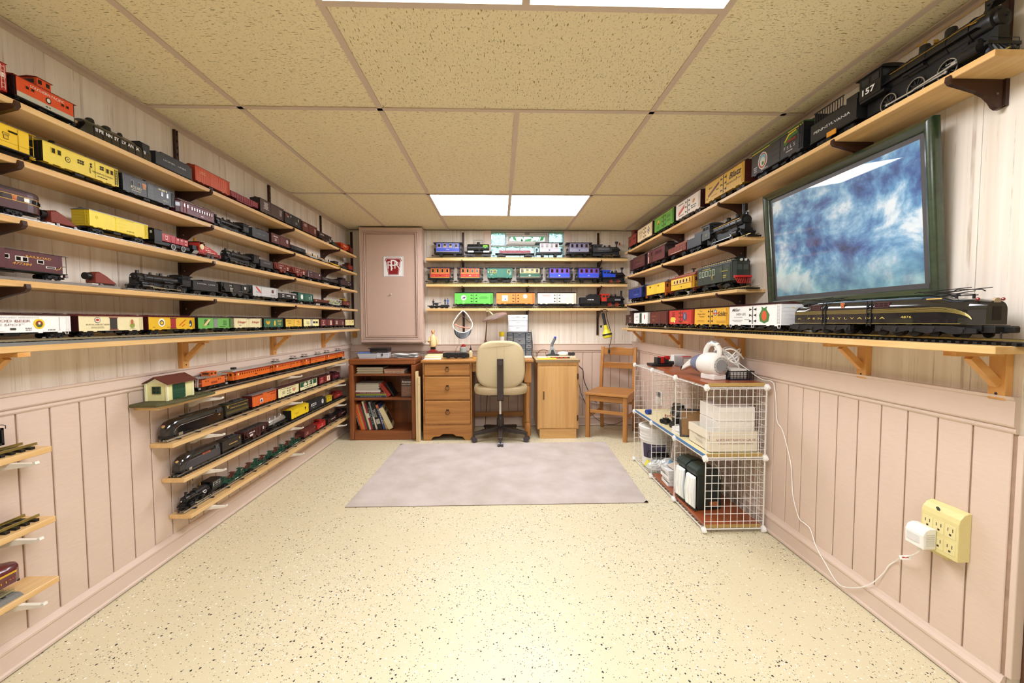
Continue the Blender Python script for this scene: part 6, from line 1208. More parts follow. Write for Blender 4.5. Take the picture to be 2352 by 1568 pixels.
base_car(t,L,'O',.022,.062,inset=.10);gg_shape(t,L,.064,.024,.092,'#5c1720',.3,.5,.22,.86)
decor(t,L,.0645,.024,.092,[('b',0,.50,.93,.085,'#d9a92a'),('t','8711',.37,.20,.10,'#d9a92a',.09),('w',.30,.68,.05,.16,'#5c1720','#1c1a1c'),('w',.10,.68,.05,.16,'#5c1720','#1c1a1c'),('l',.44,.24,.05,1,'#a85a4a',.05)])
obj('headlamp',MB().cyl((L*.47,0,.070),(L*.497,0,.068),.006,n=12),P('#d9d3c0',.1),t);obj('roof_rod',MB().tube([(L*.18,-.014,.086),(L*.25,-.014,.093),(L*.34,-.014,.090)],.001,5),BLK,t)
GB=['trains on the top back shelf','trains on the middle back shelf','trains on the bottom back shelf']
def bk(i,n,lab,a,b,**k):return at(n,lab,'b',a,b,4.312,ZB[i]+.0165,group=GB[i],**k)
PR_=lambda items:items
t,L=bk(0,'passenger_coach','short blue coach with cream window frames, top back shelf left end',-.676,-.385)
coach_euro(t,L,.234,GW,.050,.138,'#3f58c8','#4f5fc4','#cfc2b0',items=[('l',0,.28,.14,1,'#e6e0f0',.05)],open_win=(1,2),trim='#cfc2b0')
t,L=bk(0,'tank_car','black tank car with green and yellow shield, top back shelf',-.362,-.080)
b=tankcar(t,L,GW,.095,.043,'#17181a','G',domes=(0,),Lt=.82,rough=.3)
q=MB()
for i in range(11):
    a=math.radians(-6-54+9*i)if False else math.radians(118+6*i)
decor_y=-.0435
def curved_patch(name,x0,x1,a0,a1,r,zc,mat,par,cut=0):
    vs=[];n=8
    for i in range(n+1):
        a=math.radians(a0+(a1-a0)*i/n);w_=1 if i>cut else i/max(cut,1)
        xm=(x0+x1)/2;hw=(x1-x0)/2*w_
        vs+=[(xm-hw,-r*math.cos(a),zc+r*math.sin(a)),(xm+hw,-r*math.cos(a),zc+r*math.sin(a))]
    fs=[(2*i,2*i+1,2*i+3,2*i+2)for i in range(n)]
    m=MB().add(vs,fs);o=obj(name,m,mat,par);md=o.modifiers.new('thick','SOLIDIFY');md.thickness=.0006;return o
curved_patch('shield',.048,.100,-12,42,.0437,.095,P('#3fa845',.4),t,3);curved_patch('shield',.055,.093,-2,34,.0442,.095,P('#c9d43a',.4),t,3)
curved_patch('shield',.060,.088,6,24,.0447,.095,P('#3fa845',.4),t)
for x in(-.075,.085):obj('sign_plate',MB().box(x-.030,x+.030,-.051,-.0495,.045,.062),P('#d9d9d6',.5),t)
obj('filler_frame',MB().tube([(-.045,-.02,.139),(-.045,-.02,.176),(.045,-.02,.176),(.045,-.02,.139)],.0012,5).tube([(-.045,.02,.139),(-.045,.02,.176),(.045,.02,.176),(.045,.02,.139)],.0012,5).tube([(-.045,-.02,.155),(.045,-.02,.155)],.001,5),DGR,t)
t,L=bk(0,'flat_car','long flat car loaded with red bricks, top back shelf before the window',-.046,.358)
flatcar(t,L,GW*.96,.036,'#3a3638','G',stakes=9);bx=random.Random(5)
bm_=K(('brickm',),lambda:MB().box(-.0095,.0095,-.006,.006,0,.0085));BR=[P('#a5646a',.8),P('#9c585e',.8),P('#b07178',.8)]
for r in range(3):
    for i in range(16):
        x=-.155+.0201*i+(.010 if r%2 else 0)
        if x<.165:obj('brick',bm_,BR[bx.randrange(3)],t,(x+bx.uniform(-.0006,.0006),-.034,.0405+.0092*r))
obj('brick_core',MB().box(-.155,.160,-.027,.034,.0405,.067),BR[0],t)
def white_coach(a,b,lab,c1,c2,fr,u0):
    t,L=bk(0,'passenger_coach',lab,a,b)
    coach_euro(t,L,.195,GW,.050,.140,c1,c2,fr,items=[('d',0,.24,.9,.15,c2),('d',0,.24,.86,.125,c1),('p',[(-.05,.26),(-.02,.32),(0,.28),(.03,.32),(.05,.24),(0,.12)],'#26304a')],trim=fr)
white_coach(.372,.652,'short white coach with dark emblem, top back shelf','#c6c4d6','#d9d6dc','#b09a92',0)
white_coach(.690,.955,'short lavender grey coach with dark emblem, top back shelf','#9a9cb4','#8a86a8','#6a5a6a',0)
def small_loco(i,a,b,lab,col,cabcol,stack,**k):
    t,L=bk(i,'steam_locomotive',lab,a,b,cat='locomotive');d=dict(rb=.031,zc=.082,W=GW*.92,nd=2,rd=.020,sc='G',cabL=.30,lead=1,stack=stack,stackh=.055,body=col,cabcol=cabcol,headlight='front',domes=((.10,.9),(-.06,.8)),rods='#b9a878');d.update(k)
    steam(t,L,**d);coupler(t,-L/2,'G');return t,L
t,L=small_loco(0,.965,1.268,'dark grey steam locomotive with flared stack and red flag, top back shelf right end','#2f3136','#3d4046','diamond',tanks=.34)
obj('flag',MB().prism([(.138,.128),(.128,.140),(.136,.160),(.142,.160),(.146,.142)],'y',-.004,-.002),P('#b02a24',.5),t)
obj('tank_plate',MB().box(-.10,.02,-.0495,-.0480,.074,.098).box(-.10,.02,-.0500,-.0490,.058,.062),P('#6a6d76',.4),t)
def red_coach(a,b,k):
    t,L=bk(1,'passenger_coach',f'short red coach with yellow window frames, {["leftmost", "second from left"][k]} on the middle back shelf',a,b)
    coach_euro(t,L,.194,GW,.052,.148,'#b8382a','#b8412f','#d9b24a',items=[('d',-.32,.2,.03,.04,'#e8c850'),('d',.34,.22,.03,.04,'#e8c850'),('l',0,.22,.14,1,'#e6c8b8' if k else '#5a2018',.07)])
red_coach(-.744,-.478,0);red_coach(-.440,-.170,1)
t,L=bk(1,'baggage_car','dark green baggage car with three yellow framed windows, middle back shelf',-.150,.155)
boxcar(t,.255,GW,.052,.148,.010,'#2f6b58','#2a5c4c','#2a2c2e','slide','#33705d','G',dw=.24,items=[('l',-.10,.75,.1,1,'#d9e0d6',.06),('d',-.06,.40,.10,.10,'#5a8a9a'),('l',-.34,.3,.08,1,'#d9e0d6',.06),('b',-.47,.6,.03,.16,'#d9e0d6'),('l',.42,.6,.08,4,'#d9e0d6',.05)])
decor(t,.255,GW,.052,.148,[('w',u,.66,.11,.36,'#d9c64a','#15140f')for u in(-.34,-.20,.36)])
obj('roof_overhang',roof_mesh(L*.98,GW,.1482,.011,.004,arch=True),P('#26282a',.5),t)
t,L=bk(1,'passenger_coach','green coach with cream upper half, middle back shelf',.170,.448)
coach_euro(t,L,.204,GW,.054,.148,'#2a5a48','#c9b98a','#8a7a50',items=[('b',0,.23,.12,.05,'#e0dcc4'),('d',0,.23,.06,.10,'#e0dcc4'),('b',0,.06,.96,.02,'#d9d4b8')],open_win=(1,2))
for k,(a,b)in enumerate(((.478,.760),(.786,1.062))):
    t,L=bk(1,'passenger_coach',f'blue coach with red window frames, {["left", "right"][k]} one of two on the middle back shelf',a,b)
    coach_euro(t,L,.206,GW,.054,.148,'#3a52d8','#5a56c8','#a02a4a',items=[('l',0,.22,.15,1,'#e8e4f4' if k==0 else '#9aa4e0',.10),('b',0,.05,.96,.015,'#8a9af0')],trim='#7a6ad8')
t,L=small_loco(1,1.070,1.320,'blue cabbed steam locomotive with red wheels, right end of middle back shelf','#1d1d20','#2a4fd0','diamond',nd=2,wcol='#a02a24',tanks=.22,rd=.017,stackh=.05)
t=thing('hand_car','black hand car with three tiny standing figures, left end of the bottom back shelf','train car',(-.632,4.312,ZB[2]+.0002),0,GB[2])
b=obj('deck',MB().box(-.115,.110,-.034,.034,.022,.030).box(-.10,.095,-.028,.028,.012,.022),P('#1d1d1f',.5),t)
for x in(-.075,-.03,.03,.075):
    obj('wheelset',K(('wheels','G'),lambda:wheelset_mesh('G'),.6),P('#3a3a3c',.35,.8),t,(x,0,0))
obj('walking_beam',MB().bar((-.02,0,.030),(-.02,0,.056),.010,.010).bar((-.055,0,.052),(.02,0,.060),.005,.005).tube([(-.055,-.02,.055),(-.055,.02,.055)],.002,6),P('#232326',.4),t)
obj('tool_heap',MB().ball((-.030,0,.048),(.026,.018,.012),10,6).box(.02,.10,-.03,.03,.030,.038),P('#252528',.6),t)
def mini(x,z,shirt,pants,lean):
    g=obj('figure',MB().lathe([(.004,0),(.0065,.006),(.0068,.014),(.0075,.022),(.0082,.030),(.0050,.035),(.0022,.036),(.0022,.038)],(x,0,z+.018),'z',10).mesh('torso',.8),P(shirt,.6),t)
    obj('head',MB().ball((x,0,z+.0605),(.0045,.0048,.0058),10,8),P('#c99a78',.5),g);obj('hat',MB().lathe([(.0066,0),(.0050,.0012),(.0046,.004),(0,.005)],(x,0,z+.0635),'z',10),P('#2a2420',.6),g)
    obj('legs',MB().tube([(x-.003,0,z),(x-.003,0,z+.02)],.0036,6).tube([(x+.0035,0,z),(x+.0035,0,z+.02)],.0036,6),P(pants,.6),g)
    obj('arms',MB().tube([(x-.007,0,z+.046),(x-.011,-.004,z+.036),(x-.008+lean,-.010,z+.030)],.0022,6).tube([(x+.007,0,z+.046),(x+.011,-.004,z+.036),(x+.008+lean,-.010,z+.030)],.0022,6),P(shirt,.6),g)
mini(-.060,.030,'#2a2a30','#1c1c22',.006);mini(.062,.042,'#33383a','#1f2226',-.004);mini(.090,.042,'#4a6fb8','#3a5a9a',.0)
def reef_g(c,h,i=None):return c
RB=dict(zb=.032,zt=.140,rh=.010,sc='G')
t,L=bk(2,'refrigerator_car','bright green refrigerator car with white round emblem, bottom back shelf',-.461,-.072)
boxcar(t,L,GW,side='#63c04e',end='#3a8a34',roof='#2a4a3a',door='reefer',dw=.16,lad='#3f9a38',items=[('d',-.27,.56,.25,.25,'#e9ece4'),('p',[(-.32,.5),(-.26,.66),(-.215,.62),(-.24,.48)],'#2a3a2a'),('l',-.27,.16,.08,2,'#e0ead6',.03),('l',.26,.66,.24,3,'#2f7a2c',.04),('l',-.46,.32,.05,1,'#2f5a24',.04)],**RB)
t,L=bk(2,'refrigerator_car','orange refrigerator car with white panel and white disc, bottom back shelf',-.032,.360)
boxcar(t,L,GW,side='#e08a42',end='#8a4420',roof='#4a2624',door='reefer',dw=.16,lad='#b8642c',items=[('b',-.285,.52,.15,.52,'#eef0f0'),('p',[(-.30,.36),(-.285,.5),(-.255,.48),(-.25,.36)],'#4a5a8a'),('d',.25,.68,.20,.20,'#f0ece4'),('l',.25,.28,.2,1,'#b05a24',.03),('l',-.46,.34,.05,1,'#8a4420',.04)],**RB)
t,L=bk(2,'refrigerator_car','cream refrigerator car with fine lettering, bottom back shelf',.396,.790)
boxcar(t,L,GW,side='#f0e8d0',end='#b9b09a',roof='#3a2a2a',door='reefer',dw=.16,lad='#c9c0a8',items=[('l',-.28,.82,.24,2,'#a8524a',.05),('l',.24,.46,.2,1,'#5a7a8a',.05),('d',.25,.42,.55,.24,'#d9d6c4'),('d',.25,.42,.52,.22,'#f0e8d0'),('t','San Francisco',.25,.42,.09,'#6a8a94',.17,.3),('l',-.44,.22,.06,1,'#8a7a60',.03)],**RB)
t,L=bk(2,'tender','black sloped tender with white lettering, bottom back shelf',.832,1.048)
tender(t,L,GW*.86,.034,.096,'#17181b','G',items=[('l',.02,.6,.46,1,'#e6e6e4',.14)],hi=.022,stepx=.22,seed=6)
t,L=small_loco(2,1.057,1.316,'black steam locomotive with red cab and red wheels, right end of the bottom back shelf','#1b1c1f','#c23a26','straight',rd=.021,wcol='#b8302a',tanks=.44,firecol='#b8302a',rb=.032,zc=.080)
obj('tank_skin',MB().box(-.075,.075,-.0510,-.0495,.052,.092),P('#1b1c1f',.4),t);obj('tank_plate',MB().box(.01,.07,-.0520,-.0508,.062,.078),P('#8f9194',.4),t)
# ================================================================= right wall
GRn=['trains on the topmost right shelf','trains on the second right shelf','trains on the third right shelf','trains on the lowest right shelf']
CXR=[1.359,1.356,1.354,1.340]
def rt(i,n,lab,a,b,**k):return at(n,lab,'r',a,b,CXR[i],ZR[i]+.0165,group=GRn[i],**k)
def r_box(i,a,b,lab,side,end,roof,items,zt=.140,zb=.030,rh=.011,door='reefer',name='refrigerator_car',**k):
    t,L=rt(i,name,lab,a,b);boxcar(t,L,GW,zb,zt,rh,side,end,roof,door,None,'G',items=items,**k);return t,L
t,L=rt(0,'steam_locomotive','big black steam locomotive with white number on its cab, near end of topmost right shelf',1.080,1.500,cat='locomotive',L=.425)
steam(t,L,.036,.105,GW*.98,3,.029,sc='G',cabL=.20,lead=1,stack='straight',stackh=.062,headlight=None,domes=((.12,.95),(-.06,.95)),rods='#d0d0d0',brass='#b8923a',items=[],wcol='#1c1c1e',tire='#c9c9c9')
text(t,'157',-L*.40,-GW*.5-.0025,.098,.020,P('#d9d9d6',.5),.050,-1,bold=.0008)
hl=obj('headlamp',MB().box(L*.385-.012,L*.385+.014,-.016,.016,.150,.180).cyl((L*.385+.008,0,.172),(L*.385+.032,0,.172),.017,n=16).tube([(L*.385+.004,-.016,.15),(L*.385-.01,-.012,.135)],.003,6),P('#141416',.4),t,bevel=.002)
obj('bracket_rail',MB().tube([(-L*.15,-.037,.152),(L*.40,-.037,.152),(L*.44,-.022,.152),(L*.44,.022,.152)],.0012,6).tube([(L*.30,-.037,.115),(L*.36,-.041,.108)],.0014,6),P('#c09a42',.3,.8),t)
obj('whistle',MB().cyl((-L*.06,0,.165),(-L*.06,0,.178),.003,n=8).cyl((-L*.09,-.006,.165),(-L*.09,-.006,.174),.0022,n=8),P('#c9a238',.3,.8),t)
obj('driver_figure',MB().ball((-L*.42,-.040,.132),(.006,.006,.008),10,8).ball((-L*.425,-.041,.120),(.010,.007,.008),10,6),P('#cfae96',.5),t)
t,L=rt(0,'tender','black tender with spaced white lettering behind the big locomotive, topmost right shelf',1.505,1.735,L=.232)
tender(t,L,GW*.95,.030,.100,'#1b1c1e','G',items=[('t','PENNSYLVANIA',-.02,.46,.15,'#e6e6e2',.80)],load=False,hi=.0,stepx=.0)
q=MB()
for i in range(12):x=-L*.44+L*.60*i/11;q.box(x-.0012,x+.0012,-.040,-.038,.100,.146)
obj('slatted_bunker',q.box(-L*.46,L*.18,-.041,-.0375,.146,.150).box(-L*.46,L*.18,.0375,.041,.10,.15).box(-L*.46,-L*.44,-.038,.0375,.10,.15),P('#232426',.5),t)
obj('tool_box',MB().box(L*.22,L*.44,-.038,.038,.100,.128),P('#151618',.45),t,bevel=.002);obj('coal_load',coal(-L*.42,L*.16,.07,.10,.035,3),COALM,t)
tag(obj('yellow_tag',MB().box(-.022,.022,-.0030,.0030,-.010,.010),P('#d9921c',.5),None,(1.3045,1.615,ZR[0]+.0385),(0,0,PI/2),bevel=.002),'small yellow wooden piece under the black tender, topmost right shelf','toy part')
r_box(0,1.770,2.130,'dark grey boxcar with green and yellow roof line and round badge, topmost right shelf','#35353a','#141519','#2f5a2a',[('b',0,.955,1,.06,'#d8c02c'),('b',0,.99,1,.02,'#2f6b2a'),('d',-.26,.46,.31,.36,'#e9e2d6'),('d',-.26,.46,.27,.32,'#b0382a'),('d',-.26,.52,.23,.22,'#7ab0c9'),('d',-.26,.40,.17,.20,'#cfd6c9'),('d',-.25,.34,.07,.08,'#3a7a3a'),('p',[(.16,.56),(.24,.80),(.40,.84),(.42,.72),(.30,.66),(.20,.44)],'#3a6b2c'),('p',[(.17,.62),(.25,.86),(.38,.88),(.38,.84),(.26,.80),(.19,.60)],'#d8c02c'),('b',.30,.58,.16,.10,'#7a2c22'),('t','F S L S',.27,.34,.13,'#d6d0d6',.20),('l',.26,.2,.14,1,'#c9c4c9',.04),('l',-.42,.30,.08,3,'#c9c4c9',.04),('l',-.22,.08,.2,1,'#c9c4c9',.04),('l',.03,.5,.08,1,'#b8a82c',.05),('l',.05,.3,.08,2,'#c9c4c9',.05)],name='boxcar',door='slide',dw=.18,zt=.142)
r_box(0,2.195,2.610,'yellow refrigerator car with slanting brown banner and black script, topmost right shelf','#e0b74a','#54231f','#3a1c1a',[('p',[(-.42,.22),(-.42,.36),(-.12,.80),(-.12,.66)],'#6a2f1e'),('t','Blatz',.27,.68,.30,'#241c12',.30,.35,.03),('t','MILWAUKEE WIS.',.26,.36,.10,'#5a4a20',.36),('l',-.36,.7,.1,1,'#5a4a20',.06),('l',-.16,.42,.08,1,'#5a4a20',.06),('l',-.25,.2,.16,1,'#c98a3a',.05),('l',-.45,.2,.06,2,'#5a4a20',.03),('d',.32,.44,.03,.03,'#241c12')],dw=.14)
r_box(0,2.680,3.045,'white refrigerator car with slanting red banner, topmost right shelf','#efe6dd','#431a1c','#38191b',[('p',[(-.40,.14),(-.40,.38),(-.13,.74),(-.13,.50)],'#d98a80'),('p',[(-.38,.20),(-.38,.33),(-.15,.64),(-.15,.52)],'#c9564a'),('l',-.28,.84,.24,1,'#4a4444',.06),('l',-.26,.14,.24,1,'#4a4444',.05),('p',[(.20,.52),(.26,.5),(.30,.68),(.26,.74),(.22,.70)],'#c98a5a'),('l',.24,.36,.24,2,'#4a4444',.06)])
r_box(0,3.085,3.470,'green refrigerator car with yellow edge, topmost right shelf','#5f9a3a','#1f2a1c','#23301f',[('b',0,.97,1,.05,'#c9c93a'),('p',[(-.34,.5),(-.24,.46),(-.24,.7),(-.29,.78),(-.34,.68)],'#d9b03a'),('d',-.28,.5,.08,.08,'#5a2a2a'),('l',-.3,.28,.12,2,'#2f5a20',.05),('l',.24,.7,.24,2,'#2f5a20',.05),('l',.24,.4,.2,2,'#2f5a20',.04)])
r_box(0,3.525,3.895,'cream refrigerator car with black and white diamond, topmost right shelf','#ecd7ae','#3a2420','#2a1c1a',[('p',[(.26,.18),(.36,.50),(.26,.84),(.16,.50)],'#2a2626'),('p',[(.26,.26),(.34,.50),(.26,.76),(.18,.50)],'#ecdcc4'),('p',[(.26,.36),(.31,.5),(.26,.66),(.21,.5)],'#6a5a5a'),('l',-.28,.72,.28,2,'#a08050',.05),('l',-.28,.46,.22,4,'#b8965f',.04)])
t,L=rt(0,'caboose','red caboose at the far end of the topmost right shelf',3.925,4.190)
caboose(t,L,GW,.032,.128,.010,'#9a3a2c','#3a1c1a','#6a241c',cup=-.1,sc='G',bodyf=.84,wins=[(-.30,.56,.10,.42),(.14,.62,.08,.22),(.27,.62,.08,.22),(.40,.62,.08,.22)],win='#1c1512')
t,L=rt(1,'steam_locomotive','black steam locomotive with green boiler sheen and white rods, second right shelf',2.205,2.650,cat='locomotive',L=.44)
steam(t,L,.033,.088,GW*.96,2,.020,sc='G',cabL=.20,lead=1,trail=1,stack='straight',stackh=.060,headlight='top',domes=((.22,.95),(-.0,1.)),rods='#dedede',brass='#c09238',body='#16191a',cabcol='#34383a',capitem=None)
text(t,'22',-L*.36,-GW*.5-.002,.072,.012,P('#d9c23a',.5),.018,-1)
obj('side_bunker',MB().box(-L*.5,-L*.27,-.0500,-.0485,.045,.085),P('#3a3f3c',.4),t)
t,L=rt(1,'tender','plain dark grey tender with raised rear, second right shelf',2.662,2.868)
tender(t,L,GW*.90,.034,.094,'#3a3d42','G',load=False,hi=.026,stepx=.30)
t,L=rt(1,'gondola_car','rusty brown gondola with vertical stakes, second right shelf',2.880,3.180)
gondola(t,L,GW*.94,.034,.084,'#7a3c2a','G',ribs=7,items=[('l',.0,.14,.7,1,'#d9c4b4',.1)])
obj('plank_load',MB().box(-L*.46,L*.30,-.040,.040,.060,.088).box(-L*.2,L*.46,-.036,.030,.088,.104),P('#8a4a34',.6),t,bevel=.002)
t,L=rt(1,'passenger_coach','long maroon coach with dark roof, nearer of two on the second right shelf',3.224,3.645)
coach(t,L,GW,.036,.136,'#5c2e2c','#2f2226','G',.016,5,(.66,.28),-.02,.34,'#3a1f20',None,'#3a2426',end='#2a1a1a',plat=.10,doors=((-.24,.10,'#4a2422'),(-.42,.05,'#c9a89a')))
t,L=rt(1,'passenger_coach','maroon coach with clerestory roof at the far end of the second right shelf',3.665,4.125)
coach(t,L,GW,.036,.132,'#54292a','#3a2629','G',.014,5,(.64,.34),-.10,.36,'#2c1618','#6a3a34','#4a2a2a',end='#2a1719',plat=.12,items=[('b',.13,.36,.5,.02,'#a8865a'),('b',-.38,.5,.10,.9,'#4a2426')])
t,L=rt(2,'motor_coach','dark green self propelled coach with red cowcatcher, third right shelf near end',2.290,2.690,cat='locomotive')
coach(t,L,GW*.98,.040,.142,'#2f3a30','#1f2624','G',.016,5,(.66,.36),-.46,.06,'#4a5a4c','#b9c0a4','#2a322e',end='#1f2a22',doors=((.22,.10,'#28322a'),(.44,.06,'#28322a')),items=[('k',-.02,.34,.22,'#2f3a30','#c9b23a'),('l',.33,.60,.16,1,'#b8a83a',.04),('l',.33,.34,.10,2,'#b8a83a',.05),('l',-.2,.92,.36,1,'#b8a85a',.05)],wfrac=.66)
f=obj('front',MB().prism([(L*.5,-GW*.47),(L*.545,-GW*.32),(L*.555,0),(L*.545,GW*.32),(L*.5,GW*.47)],'z',.040,.146),P('#26302a',.4),t)
q=MB()
for a,b_ in((-.30,-.02),(.02,.30)):q.obox((L*.5505+.0006,GW*(a+b_)/2,.112),(.0006*0+.0012,0,0),(0,GW*(b_-a)/2*.88,0),(0,0,.015))
obj('front_window',q,P('#3f4a48',.1),f);obj('roof_nose',MB().prism([(L*.46,-GW*.48),(L*.545,-GW*.36),(L*.565,0),(L*.545,GW*.36),(L*.46,GW*.48)],'z',.146,.158),P('#1b2120',.45),f,bevel=.004)
obj('headlight',MB().cyl((L*.54,-.012,.152),(L*.575,-.012,.152),.007,n=12).cyl((L*.54,.012,.152),(L*.575,.012,.152),.007,n=12),P('#c9cfcc',.15),f)
pl=obj('cowcatcher',MB().box(L*.545,L*.57,-.050,.050,.052,.066).box(L*.57,L*.595,-.046,.046,.054,.062),P('#c8302c',.4),t,bevel=.002);q=MB()
for i in range(9):y=-.044+.011*i;q.bar((L*.565,y,.054),(L*.60,y*.8,.020),.003,.004)
obj('pilot_bar',q,P('#b52a26',.4),pl)
t,L=rt(2,'passenger_coach','yellow coach with red window band and red roof, third right shelf',2.722,3.130)
coach(t,L,GW,.040,.126,'#e0b730','#8a3428','G',.012,5,(.66,.36),-.40,.30,'#5a2a22','#e8dcb0','#a8483a',end='#d8a82c',plat=.12,railm='#8a2a24',items=[('b',0,.97,1,.06,'#8f3a2a'),('b',.46,.5,.03,1,'#8f2a24'),('b',0,.46,1,.02,'#8f3a2a'),('l',0,.2,.06,1,'#8f3a2a',.08),('b',.36,.68,.03,.3,'#5a2a22')])
obj('chimney',MB().cyl((L*.18,0,.150),(L*.18,0,.172),.006,n=10).box(L*.18-.012,L*.18+.012,-.012,.012,.172,.178),BLK,t)
t,L=rt(2,'baggage_car','yellow baggage car with slotted openings and pale clerestory, third right shelf',3.196,3.655)
coach(t,L,GW,.040,.122,'#e2b93c','#5a5e62','G',.010,4,(.76,.18),.12,.22,'#3a2a14','#d0a428','#d9a890',end='#c9782c',plat=.14,railm='#c96a24',items=[('b',-.05,.5,.004,.9,'#b08a20'),('b',.05,.5,.004,.9,'#b08a20'),('b',-.28,.76,.012,.16,'#4a3212'),('b',-.25,.76,.012,.16,'#4a3212'),('b',-.31,.76,.012,.16,'#4a3212')])
t,L=rt(2,'passenger_coach','dark blue coach at the far end of the third right shelf',3.739,4.150)
coach(t,L,GW,.036,.124,'#2c3d84','#2a3254','G',.012,5,(.64,.34),-.12,.36,'#1c2448','#3a4a92','#2a3260',end='#1f2a58',plat=.10,items=[('l',.1,.3,.4,1,'#8a96c4',.05)])
t,L=rt(3,'electric_locomotive','big dark green electric locomotive with gold stripes and roof pantographs, lowest right shelf',1.070,1.795,cat='locomotive',L=.72)
GGC='#15171a';gg=gg_shape(t,L,GW*.96,.038,.124,GGC,.14,.36,.22,.84,.8)
decor_side=-GW*.48
def stripes(par):
    for k,z in enumerate((.0760,.0790,.0820,.0850,.0880)):
        pts=[(-L*.46,-.0508,z)]+[(-L*.40,-.0507,z),(L*.34,-.0507,z)]+[(L*(.34+.14*math.sin(a)),-.0507,.0465+(z-.0465)*math.cos(a))for a in(PI/2*i/8 for i in range(1,8))]
        obj('gold_stripe',MB().tube(pts,.00075,5),P('#9a8a4a',.35,.3),par)
stripes(t)
obj('sill_line',MB().box(-L*.46,L*.44,-.0512,-.0498,.0395,.0408),P('#b8a85a',.35,.3),t)
text(t,'PENNSYLVANIA',-L*.115,-.0512,.0585,.0075,P('#c9b25a',.4),.345,-1,space=1.8);text(t,'4876',L*.225,-.0512,.0605,.0075,P('#cfb85a',.4),.034,-1);text(t,'4876',-L*.42,-.0512,.0575,.0055,P('#b8a85a',.4),.018,-1)
decor(t,L,GW*.965,.038,.124,[('k',-.115,.80,.22,'#b5452f','#d9a25a'),('b',-.24,.5,.004,.9,'#0c0d0f','door_seam'),('b',-.22,.5,.004,.9,'#0c0d0f','door_seam'),('b',.03,.5,.004,.9,'#0c0d0f','door_seam'),('b',.055,.5,.004,.9,'#0c0d0f','door_seam'),('b',.34,.88,.06,.04,'#c9a85a','number_board'),('b',-.47,.80,.02,.05,'#b8a85a','number_board')])
decor(t,L,GW*.93,.038,.124,[])
for u in(-.30,.105):
    o=obj('cab_window',MB().ring(u*L-.026,u*L+.026,-.0514,-.045,.094,.112,.0018),P('#5a2f30',.4),t)
    obj('pane',MB().box(u*L-.024,u*L+.024,-.0508,-.045,.0955,.1105),P('#2a2124',.1),o)
    obj('window_bar',MB().box(u*L-.009,u*L-.008,-.0513,-.045,.096,.110).box(u*L+.008,u*L+.009,-.0513,-.045,.096,.110).box(u*L-.024,u*L+.024,-.0513,-.045,.1025,.1033),P('#6a3536',.4),o)
for u in(-.235,.043):
    ladder(t,u*L,-.0505,.030,.112,.016,P('#0c0d0f',.5),8)
for s in(-1,1):
    x=s*L*.33;z=.1125 if True else 0;q=MB()
    for y in(-.026,.026):
        q.tube([(x-.055,y,z+.010),(x+.055,y,z+.010)],.0016,6).tube([(x-.050,y*.9,z+.012),(x+.052,y*.8,z+.022)],.0013,6).tube([(x+.050,y*.9,z+.012),(x-.052,y*.8,z+.022)],.0013,6)
        for xx in(-.045,.045):q.cyl((x+xx,y,z),(x+xx,y,z+.010),.0035,n=8)
    for xx in(-.056,.056):q.tube([(x+xx,-.046,z+.021),(x+xx,-.036,z+.0255),(x+xx,.036,z+.0255),(x+xx,.046,z+.021)],.0014,6)
    q.tube([(x-.056,-.030,z+.0235),(x+.085,-.030,z+.029)],.0012,5).tube([(x-.056,.030,z+.0235),(x+.085,.030,z+.029)],.0012,5)
    obj('pantograph',q,BLK,t)
for u in(-.16,-.07,.0,.16):obj('roof_hatch',MB().box(u*L-.014,u*L+.014,-.018,.018,.1236,.1266),P(GGC,.3),t,bevel=.001)
obj('headlight',MB().cyl((L*.49,0,.102),(L*.5005,0,.101),.010,n=16),P('#b9a58a',.1),t);obj('nose_door',MB().box(L*.497,L*.5012,-.012,.012,.050,.088),P('#1c1416',.35),t)
obj('marker_lamp',MB().ball((L*.478,-.036,.108),.0045,8,6).ball((L*.478,.036,.108),.0045,8,6),P('#8a2a20',.2),t)
